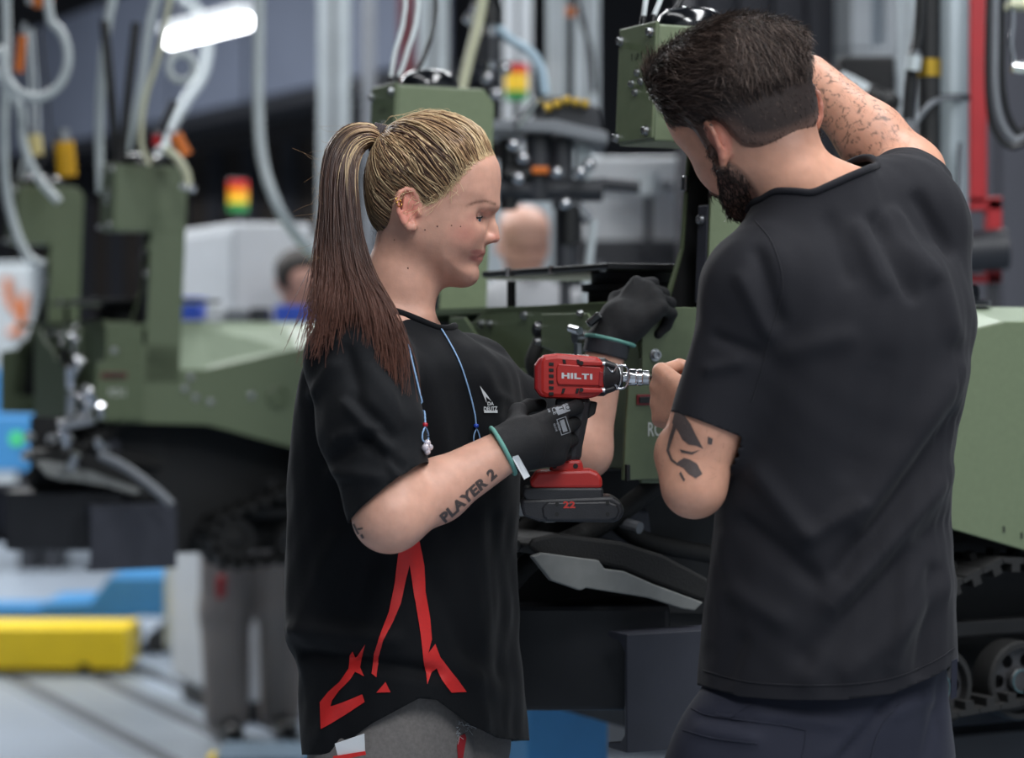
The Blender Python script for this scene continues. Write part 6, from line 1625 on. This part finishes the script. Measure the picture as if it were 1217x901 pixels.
plug('orange connector at the top left corner', 40, -4, 6.6, 0.03, 0.05, 0.0, M_orange)
plug('bright steel hose end right of the left tower', 219, 222, 6.15, 0.012, 0.03, 0.2, M_chrome)
tag(MB().tube(spline([P(208, 120, 6.3), P(196, 146, 6.3), P(188, 168, 6.3)], 8), 0.012, 10).build('screwdriver_tool', M_dark, None, smooth=True), 'dark straight air tool hanging above the left tower', 'tool')

# pillar, blue hoist cabinet and floor carriage at the left edge
cabinet('control_pillar', 'pale control pillar at the left edge below the rear tower', 'cabinet', P(-40, HY, 17.2), P(40, HY, 17.0), 0.5, Z(312, 17), MATS['aluminium_profile'], 1)
hose('cable', 'amber cable looped on the pale control pillar', [(8, 330, 17.0), (12, 360, 17.0), (26, 372, 17.0), (30, 350, 17.0), (24, 390, 17.0), (10, 396, 17.0)], 0.026, M_orange, 'cable')
hc = empty('hoist_cabinet', (W(20, 15), 15, 0), 'blue hoist cabinet with a green lamp at the left edge', 'machine')
MB().box((W(-60, 15), 15, Z(512, 15)), (W(46, 15), 15.6, Z(438, 15))).build('upper_housing', M_blue, hc, bevel=0.02)
MB().box((W(-60, 15), 14.95, Z(560, 15)), (W(68, 15), 15.4, Z(492, 15))).build('lower_housing', M_blue, hc, bevel=0.02)
for a in (-50, 22, 52): MB().box((W(a, 15), 15.0, 0), (W(a, 15)+0.1, 15.3, Z(560, 15))).build('leg', M_dark, hc)
MB().box((W(20, 15), 14.98, Z(606, 15)), (W(64, 15), 15.35, Z(552, 15))).build('motor_box', M_dark, hc, bevel=0.02)
M_green = mat('green_lamp', (70, 200, 60), 0.3, emit=((70, 190, 60), 0.5))
MB().cyl((W(22, 15), 14.93, Z(521, 15)), (W(22, 15), 14.97, Z(521, 15)), 0.035, n=14).build('green_lamp', M_green, hc)
yb = empty('rail_buffer', (W(60, 10.2), 10.2, 0), 'yellow steel buffer block on the floor rail', 'buffer')
MB().box((W(-90, 10.2), 10.2, 0.03), (W(150, 10.2), 10.55, 0.205)).build('block', M_yellow, yb, bevel=0.006)
MB().box((W(95, 10.2), 10.19, 0.03), (W(106, 10.2), 10.2, 0.055)).build('drain_notch', M_print_k, yb)
for a in (-70, 120): MB().cyl((W(a, 10.2), 10.3, 0.0), (W(a, 10.2), 10.3, 0.03), 0.04, n=12).build('roller_foot', M_dark, yb)
fc = empty('floor_carriage', (W(120, 10.9), 10.9, 0), 'light blue floor carriage behind the yellow buffer', 'carriage')
MB().prism([(W(48, 10.9), Z(742, 10.9)), (W(150, 10.9), Z(742, 10.9)), (W(150, 10.9), Z(733, 10.9)), (W(196, 10.9), Z(733, 10.9)), (W(196, 10.9), Z(686, 10.9)), (W(130, 10.9), Z(686, 10.9)), (W(108, 10.9), Z(716, 10.9)), (W(48, 10.9), Z(718, 10.9))], 10.9, 11.4, 'y').build('frame', M_blue, fc, bevel=0.006)
MB().box((W(-60, 11), 11.0, Z(742, 11)), (W(60, 11), 11.3, Z(722, 11))).build('cross_member', M_blue, fc, bevel=0.006)
for a in (60, 140, 185): MB().cyl((W(a, 10.9), 10.95, 0.055), (W(a, 10.9), 11.3, 0.055), 0.055, n=16).build('wheel', M_dark, fc, autosm=0.6)
pf = empty('step_platform', (W(330, 7.6), 7.7, 0), 'low blue grey step platform at the feet of the person behind', 'platform')
M_bgrey = mat('blue_grey_tread', (88, 108, 124), 0.55, noise=(8, 0.1))
MB().box((W(252, 7.6), 7.6, 0.06), (W(400, 7.6), 7.93, 0.10)).build('tread', M_bgrey, pf, bevel=0.004)
for a in (256, 390): MB().box((W(a, 7.6), 7.63, 0), (W(a, 7.6)+0.03, 7.90, 0.06)).build('skid', M_dark, pf)
MB().box((W(247, 7.6), 7.58, 0.055), (W(254, 7.6), 7.7, 0.104)).build('edge_marker', M_yellow, pf)

# posts of the work stations behind
post('aluminium_post', 'wide pale post left of the middle tower', 378, 416, 9.2, 0, 3.9, M_alu)
post('aluminium_post', 'wide pale post above the middle dome', 497, 533, 8.6, 0, 3.9, M_alu)
post('steel_post', 'dull red steel post left of the wide pale post', 473, 494, 10.5, 0, 3.9, mat('dull_red', (112, 58, 66), 0.6, noise=(8, 0.1)), grooves=False)
post('aluminium_post', 'pale post behind the middle signal light', 598, 632, 9.4, 0, 3.9, M_white)
post('aluminium_post', 'narrow white post above the black roofed tool', 650, 672, 9.0, 0, 3.9, M_alu)
post('aluminium_post', 'narrow white post nearest the front sensor box', 682, 712, 9.0, 0, 3.9, M_alu)
bm = struct('trim_30', MB(HALL).box((-3.0, 9.2, 2.98), (6.5, 9.35, 3.12)), M_dark, 'dark cross rail over the work stations')
rail_b = post('steel_post', 'grey post between the pale posts behind the woman', 430, 446, 11, 0, 3.9, M_grey, grooves=False)
hose('air_tube', 'slanting yellowish tube right of the middle dome', [(578, -40, 5.6), (570, 20, 5.6), (556, 75, 5.6), (546, 120, 5.6)], 0.0125, M_tubey)
hose('air_hose', 'pale blue hose arching to the black roofed tool', [(590, 30, 5.7), (606, 46, 5.7), (630, 62, 5.7), (643, 82, 5.7), (648, 112, 5.7)], 0.012, mat('pale_blue_hose', (176, 200, 216), 0.4, noise=(20, 0.06)))
stack_light('signal light with red, yellow and green lenses above the blurred head', 614, 74, 122, 8.9, 0.042, (M_lg, M_ly, M_ly, M_lr), Z(122, 8.9)-0.001)
plug('orange clip on the narrow white post', 678, 8, 7.6, 0.016, 0.03, 1.5, M_orange)
hose('cable', 'black cable hanging between the narrow white posts', [(684, -20, 7.4), (690, 20, 7.4), (702, 60, 7.4), (706, 110, 7.4)], 0.008, M_black, 'cable')
bl = empty('tool_balancer', P(588, 20, 5.7), 'dark spring balancer with chrome fittings hanging at top centre', 'tool')
for y0, y1, r, m in ((-60, 10, 0.010, M_black), (8, 30, 0.030, M_black), (30, 44, 0.016, M_chrome), (44, 74, 0.024, M_dark), (74, 84, 0.014, M_chrome), (84, 120, 0.020, M_dark), (120, 150, 0.024, M_black)):
    MB().cyl(P(583, y1, 5.7), P(583, y0, 5.7), r, n=16).build('hanger_section', m, bl, autosm=0.6)
for x, y in ((558, 22), (566, 10), (580, 92), (600, 82), (590, 112)): MB().lathe([(0, 0.02), (0.014, 0.018), (0.016, 0), (0, -0.004)], Matrix.Translation(P(x, y, 5.66)) @ R_SIDE, 14).build('chrome_knob', M_chrome, bl, smooth=True)
# black roofed screwing station
ss = empty('screwing_station', P(650, 165, 5.4), 'dark screwing station with a black roof over a grey tray, centre', 'machine')
Y5 = 5.4
MB().prism([(W(638, Y5), Z(152, Y5)), (W(716, Y5), Z(158, Y5)), (W(712, Y5), Z(128, Y5)), (W(700, Y5), Z(122, Y5)), (W(680, Y5), Z(115, Y5)), (W(655, Y5), Z(114, Y5)), (W(648, Y5), Z(124, Y5))], Y5, Y5+0.25, 'y').build('roof', M_dark, ss, bevel=0.006)
MB().prism([(W(584, Y5), Z(156, Y5)), (W(584, Y5), Z(143, Y5)), (W(660, Y5), Z(143, Y5)), (W(722, Y5), Z(158, Y5)), (W(722, Y5), Z(172, Y5)), (W(652, Y5), Z(158, Y5))], Y5-0.02, Y5+0.3, 'y').build('tray', M_grey, ss, bevel=0.004)
for px0, py0, px1, py1, r, m in ((640, 160, 640, 238, 0.030, M_dark), (672, 225, 672, 330, 0.024, M_dark), (604, 165, 604, 250, 0.020, M_black), (668, 165, 668, 215, 0.026, M_dark), (690, 172, 690, 215, 0.010, M_alu), (676, 172, 676, 222, 0.010, M_alu), (698, 178, 698, 220, 0.010, M_alu), (592, 226, 716, 226, 0.026, M_dark), (600, 208, 650, 208, 0.030, M_black), (712, 218, 760, 222, 0.014, M_dark), (680, 240, 702, 262, 0.016, M_grey), (676, 245, 676, 290, 0.030, M_black), (656, 240, 690, 240, 0.016, M_dark), (706, 262, 694, 360, 0.010, M_alu)):
    MB().cyl(P(px0, py0, Y5+0.05), P(px1, py1, Y5+0.05), r, n=14).build('arm_section', m, ss, autosm=0.6)
for x, y in ((622, 188), (616, 212), (672, 242), (662, 205), (610, 172), (690, 205), (700, 196)): MB().lathe([(0, 0.02), (0.012, 0.018), (0.015, 0), (0, -0.004)], Matrix.Translation(P(x, y, Y5-0.01)) @ R_SIDE, 14).build('chrome_knob', M_chrome, ss, smooth=True)
MB().box((W(632, Y5), Y5, Z(206, Y5)), (W(652, Y5), Y5+0.03, Z(198, Y5))).build('amber_tab', M_orange, ss, bevel=0.003)
MB().box((W(666, Y5), Y5+0.05, 0.0), (W(679, Y5), Y5+0.12, Z(330, Y5))).build('column', M_dark, ss, bevel=0.004)
for k in range(5): MB().cyl(P(648+k*11, 123-k*1.2+abs(k-2)*3, Y5-0.02), P(655+k*11, 120-k*1.0+abs(k-2)*3, Y5-0.02), 0.010, n=10).build('brass_fitting', MATS.get('brass') or mat('brass', (196, 160, 60), 0.3, 0.8), ss, autosm=0.6)
MB().cyl(P(614, 150, Y5-0.02), P(640, 116, Y5-0.02), 0.010, n=12).build('gas_strut', M_chrome, ss, autosm=0.6)
# white assembly machine behind the bracket
wm = empty('assembly_machine', (W(745, 8.2), 8.2, 0), 'bright white assembly machine seen behind the open tower', 'machine')
MB().box((W(668, 8.2), 8.2, Z(308, 8.2)), (W(812, 8.2), 8.8, Z(218, 8.2))).build('white_hood', M_white, wm, bevel=0.02)
MB().box((W(664, 8.2), 8.15, Z(332, 8.2)), (W(820, 8.2), 8.8, Z(286, 8.2))).build('dark_skirt', M_dark, wm, bevel=0.02)
MB().box((W(660, 8.2), 8.25, 0), (W(820, 8.2), 8.8, Z(332, 8.2))).build('base', M_grey, wm, bevel=0.01)
MB().box((W(690, 8.2), 8.14, Z(226, 8.2)), (W(812, 8.2), 8.22, Z(188, 8.2))).build('upper_guard', M_white, wm, bevel=0.01)
MB().box((W(766, 8.1), 8.05, Z(302, 8.1)), (W(774, 8.1), 8.1, Z(226, 8.1))).build('guide_post', M_dark, wm)
MB().cyl(P(770, 232, 8.0), P(770, 206, 8.0), 0.045, n=16).build('spindle', M_alu, wm, autosm=0.6)
MB().box((W(742, 8.0), 7.98, Z(224, 8.0)), (W(800, 8.0), 8.04, Z(214, 8.0))).build('cross_arm', M_grey, wm, bevel=0.004)
for a, b in ((672, 322), (700, 320)): MB().box((W(a, 8.1), 8.1, Z(b+6, 8.1)), (W(a+16, 8.1), 8.14, Z(b-8, 8.1))).build('switch', M_grey, wm)
cabinet('tool_cabinet', 'pale grey tool cabinet behind the white assembly machine', 'cabinet', P(560, HY, 11.5), P(800, HY, 12.5), 0.6, Z(200, 12), M_alu, 3)

# right hand side: pipe, red frame, hoses, monitor
sp = empty('steel_column', (W(1132, 5.2), 5.2, 0), 'galvanised round column beside the man', 'column')
zc = Z(285, 5.2)
MB().cyl((W(1132, 5.2), 5.2, 0.0), (W(1132, 5.2), 5.2, 3.2), 0.0345, n=28).build('tube', MATS.get('galvanised') or mat('galvanised', (176, 186, 192), 0.45, 0.45, noise=(8, 0.08)), sp, autosm=0.7)
MB().lathe([(0.0350, 0), (0.039, 0.002), (0.039, 0.010), (0.035, 0.012)], Matrix.Translation((W(1132, 5.2), 5.2, Z(120, 5.2))), 28, True).build('clamp_ring', M_dark, sp, autosm=0.7)
MB().cyl((W(1142, 5.1), 5.13, Z(240, 5.1)), (W(1145, 5.1), 5.13, Z(168, 5.1)), 0.007, n=10).build('rod', M_chrome, sp, autosm=0.7)
MB().cyl((W(1141, 5.1), 5.13, Z(262, 5.1)), (W(1141, 5.1), 5.13, Z(238, 5.1)), 0.013, n=10).build('coupling', M_steel, sp, autosm=0.7)
rf = empty('red_frame', (W(1162, 5.6), 5.6, 0), 'red steel guard frame behind the galvanised column', 'frame')
Y6 = 5.6
for (a, b, c, d) in ((1153, -60, 1173, 242), (1153, 234, 1191, 250), (1173, 236, 1191, 336), (1150, 326, 1191, 336)):
    MB().box((W(a, Y6), Y6, Z(d, Y6)), (W(c, Y6), Y6+0.04, Z(b, Y6))).build('bar', M_red, rf, bevel=0.003)
MB().box((W(1176, Y6), Y6+0.005, 0), (W(1188, Y6), Y6+0.035, Z(330, Y6))).build('foot_post', M_dark, rf)
MB().cyl(P(1146, 300, 5.58), P(1196, 296, 5.58), 0.048, n=20).build('roller', M_dark, rf, autosm=0.6)
ht = empty('hose_bundle', (W(1103, 5.0), 5.0, 0), 'thick black corrugated tube with a gold band left of the column', 'hose')
MB().cyl((W(1104, 5.0), 5.0, 0.3), (W(1104, 5.0), 5.0, 3.2), 0.0235, n=20).build('tube', M_blackm, ht, autosm=0.7)
MB().lathe([(0.0245, 0), (0.0255, 0.001), (0.0255, 0.036), (0.0245, 0.037)], Matrix.Translation((W(1104, 5.0), 5.0, Z(92, 5.0))), 20, True).build('gold_band', MATS['brass'], ht, autosm=0.7)
for k in range(30):
    MB().lathe([(0.0236, 0), (0.0252, 0.004), (0.0236, 0.008)], Matrix.Translation((W(1104, 5.0), 5.0, Z(250, 5.0)+k*0.018)), 16, True).build('corrugation', M_blackm, ht) if k < 6 else None
hose('cable', 'black jointed air line left of the gold banded tube', [(1096, -20, 4.95), (1092, 40, 4.95), (1084, 80, 4.95), (1080, 120, 4.95), (1078, 160, 4.95)], 0.013, M_black, 'cable')
plug('grey coupling on the black jointed air line', 1087, 66, 4.93, 0.016, 0.03, 1.7, M_alu); plug('pale valve at the foot of the black jointed air line', 1078, 150, 4.93, 0.017, 0.04, 1.5, M_grey)
hose('cable', 'grey cable bent from the valve over the galvanised column', [(1062, 180, 4.95), (1075, 168, 4.95), (1092, 140, 4.95), (1110, 121, 4.96), (1132, 117, 5.12), (1150, 119, 5.2)], 0.006, M_grey, 'cable')
mo = empty('monitor', (W(1030, 6.2), 6.2, Z(190, 6.2)), 'black monitor behind the raised forearm', 'monitor')
MB().box((W(998, 6.2), 6.2, Z(196, 6.2)), (W(1064, 6.2), 6.26, Z(66, 6.2))).build('screen_case', M_black, mo, bevel=0.01)
MB().box((W(1002, 6.2), 6.196, Z(190, 6.2)), (W(1060, 6.2), 6.2, Z(72, 6.2))).build('screen', M_blackm, mo)
MB().cyl((W(1040, 6.2), 6.3, 0.0), (W(1040, 6.2), 6.3, Z(130, 6.2)), 0.03, n=12).build('stand', M_dark, mo)
ac = empty('support_arm', P(1030, 110, 5.4), 'black hinged arm with a grey sleeve behind the raised forearm', 'arm')
MB().cyl(P(998, 92, 5.4), P(1030, 108, 5.4), 0.017, n=16).build('grey_sleeve', M_alu, ac, autosm=0.6)
MB().cyl(P(1030, 108, 5.4), P(1056, 122, 5.4), 0.020, n=16).build('arm_section', M_black, ac, autosm=0.6)
MB().lathe([(0, 0.03), (0.022, 0.026), (0.026, 0.01), (0.026, -0.02), (0, -0.02)], Matrix.Translation(P(1056, 122, 5.4)) @ R_SIDE, 18).build('joint', M_black, ac, autosm=0.6)
MB().box((W(1048, 5.4), 5.4, 0.0), (W(1062, 5.4), 5.44, Z(128, 5.4))).build('upright', M_dark, ac, bevel=0.003)
post('aluminium_post', 'pale post with a bracket left of the black tubes', 1066, 1088, 7.2, 0, 3.9, M_alu)
for k, (dx, dy, lab) in enumerate(((0, 0, 'outer black cable loop at the upper right edge'), (9, -8, 'middle black cable loop at the upper right edge'), (17, -16, 'inner black cable loop at the upper right edge'))):
    hose('cable', lab, [(1176+dx*0.9, -30, 5.0+.03*k), (1174+dx, 40, 5.0+.03*k), (1174+dx, 110+dy, 5.0+.03*k), (1180+dx, 150+dy, 5.0+.03*k), (1196+dx*0.7, 172+dy, 5.0+.03*k), (1214, 172+dy, 5.0+.03*k), (1240, 150+dy, 5.0+.03*k), (1256, 60, 5.0+.03*k)], 0.0068, M_black if k != 1 else M_grey, 'cable')
hk = empty('crank_handle', P(1206, 30, 4.6), 'chrome crank handle hanging at the upper right corner', 'handle')
MB().tube(spline([P(1203, 8, 4.6), P(1203, 30, 4.6), P(1201, 50, 4.6), P(1204, 66, 4.6), P(1204, 76, 4.6)], 14), 0.0055, 10).build('shaft', M_chrome, hk, smooth=True)
MB().cyl(P(1203, 80, 4.6), P(1222, 82, 4.6), 0.011, n=14).build('grip', M_chrome, hk, autosm=0.6)
MB().box((W(1198, 4.6), 4.58, Z(10, 4.6)), (W(1230, 4.6), 4.64, Z(0, 4.6))).build('bracket', M_tubey, hk, bevel=0.003)

# two workers far behind
M_head = mat('worker_skin', (212, 162, 142), 0.5, noise=(40, 0.05), sss=0.1)
def worker(label, px, Y, hy, yaw, shirt, trous, bald, lean=0.0, feet=0.0, legx=None):
    hz = Z(hy, Y); x = W(px, Y); f = Vector((math.cos(yaw), math.sin(yaw), 0)); l = Vector((-f.y, f.x, 0))
    bx = W(legx, Y) if legx is not None else x
    root = empty('person', (bx, Y, feet), label, 'person')
    HMx = head_matrix((x, Y, hz+0.03), yaw, lean*0.5); hd = Placed(make_head(), HMx, 1.04)
    nk = Vector((x, Y, hz-0.06))-f*0.03; hipz = max(0.86, hz-0.80); hip = Vector((bx, Y, hipz)); ch = nk.lerp(hip, 0.28)
    g = Sdf(); g.u(Prim(hd.f, hd.c, hd.r)); g.u(rc(nk, nk-Vector((0, 0, 0.10)), 0.055, 0.062), 0.02); g.u(rc(ch, hip, 0.11, 0.10), 0.05)
    hands = []
    for s in (-1, 1):
        sh_ = nk+l*(0.19*s)-Vector((0, 0, 0.13)); el = sh_+f*0.06+l*(0.04*s)-Vector((0, 0, 0.27)); wr = el+f*0.22-l*(0.05*s)+Vector((0, 0, 0.04))
        g.u(rc(nk-Vector((0, 0, 0.10)), sh_, 0.05, 0.055), 0.04); g.u(rc(sh_, el, 0.045, 0.038), 0.02); g.u(rc(el, wr, 0.037, 0.027), 0.015)
        h = hand_chain(wr, f, -l*s-Vector((0, 0, 0.4)), Vector((0, 0, 1)), [(30, 35, 20)]*4, 1.0); hand_sdf(h, g, 0.002); hands.append((sh_, el))
        g.u(rc(hip+l*(0.07*s), hip+l*(0.08*s)-Vector((0, 0, 0.15)), 0.06, 0.05), 0.03)
    V, Q = polygonise(g, 0.0065); N = len(V); q = hd.to(V); inh = np.linalg.norm(q, axis=1) < 0.15; y = 240-q[:, 1]/KH; xx = q[:, 0]/KH+520
    C = np.tile(L3((214, 164, 144)), (N, 1)); m = (np.clip(1-np.abs(y-262)/7, 0, 1)*(xx > 556)+np.clip(1-np.abs(y-304)/4, 0, 1)*(xx > 560)*0.6)*inh*0.6; C = C*(1-m[:, None])+L3((110, 70, 64))*m[:, None]
    M_w = MATS.get('worker_skin_c') or mat('worker_skin_c', (212, 162, 142), 0.5, noise=(40, 0.05), attr=True)
    mesh_obj('body', V, Q, M_w, root, smooth=True, col=C)
    if not bald:
        c = Placed(lambda q_: head_base(q_)-np.where((q_[:, 1] > 0.02-0.25*(q_[:, 0]+0.06)) & (q_[:, 0] < 0.07), 0.010, -0.01).astype(np.float32), HMx, 1.04); sd = Sdf(); sd.u(Prim(c.f, c.c, 0.17)); V, Q = polygonise(sd, 0.008)
        mesh_obj('hair', V, Q, M_brown, root, smooth=True)
    s = Sdf(); s.u(rc(nk-Vector((0, 0, 0.17)), hip+Vector((0, 0, 0.02)), 0.155, 0.15)); s.u(rc(nk-Vector((0, 0, 0.10)), nk-Vector((0, 0, 0.14)), 0.07, 0.1), 0.08)
    for sh_, el in hands: s.u(rc(nk-Vector((0, 0, 0.13)), sh_, 0.07, 0.068), 0.05); s.u(rc(sh_, sh_.lerp(el, 0.75), 0.066, 0.058), 0.02)
    V, Q = polygonise(s, 0.011); V = ripples(V, vnormals(V, Q), 0.005, 22, 4); mesh_obj('t_shirt', V, Q, shirt, root, smooth=True)
    t = Sdf(); t.u(rc(hip+Vector((0, 0, 0.05)), hip-Vector((0, 0, 0.05)), 0.145, 0.14))
    for s_ in (-1, 1):
        kn = hip+l*(0.10*s_)+f*0.03*s_-Vector((0, 0, (hipz-feet)*0.47)); an = kn-f*0.05*s_; an.z = feet+0.09; t.u(rc(hip+l*(0.09*s_), kn, 0.105, 0.092), 0.03); t.u(rc(kn, an, 0.092, 0.076), 0.03)
    V, Q = polygonise(t, 0.011); V = ripples(V, vnormals(V, Q), 0.006, 20, 6); mesh_obj('trousers', V, Q, trous, root, smooth=True)
    for s_ in (-1, 1):
        kn = hip+l*(0.10*s_)-f*0.02*s_; a = Vector((kn.x, kn.y, feet+0.045)); b = Sdf(); b.u(rc(a, a+f*0.16, 0.047, 0.036)); b.u(rc(a, a+Vector((0, 0, 0.09)), 0.045, 0.05), 0.02); b.i(Prim(lambda p: feet+0.001-p[:, 2], (0, 0, 0), 99))
        V, Q = polygonise(b, 0.01); mesh_obj('shoe', V, Q, M_black, root, smooth=True)
    return root
worker('bald worker in a pale shirt far behind, between the woman and the front tower', 623, 7.68, 299, math.radians(-82), cloth_mat('pale_shirt', (176, 178, 182), 0.85), M_navy, True)
wk2 = worker('worker in grey trousers behind the left vehicle, face half hidden by the ponytail', 358, 8.62, 346, math.radians(-75), cloth_mat('grey_work_shirt', (88, 90, 98), 0.85), cloth_mat('grey_work_trousers', (150, 142, 138), 0.85, 400, 0.14), False, 0.6, 0.0, 303)
MB().box((W(256, 8.4), 8.42, Z(712, 8.4)), (W(266, 8.4), 8.45, Z(686, 8.4))).build('red_rag', M_red, wk2, bevel=0.006)
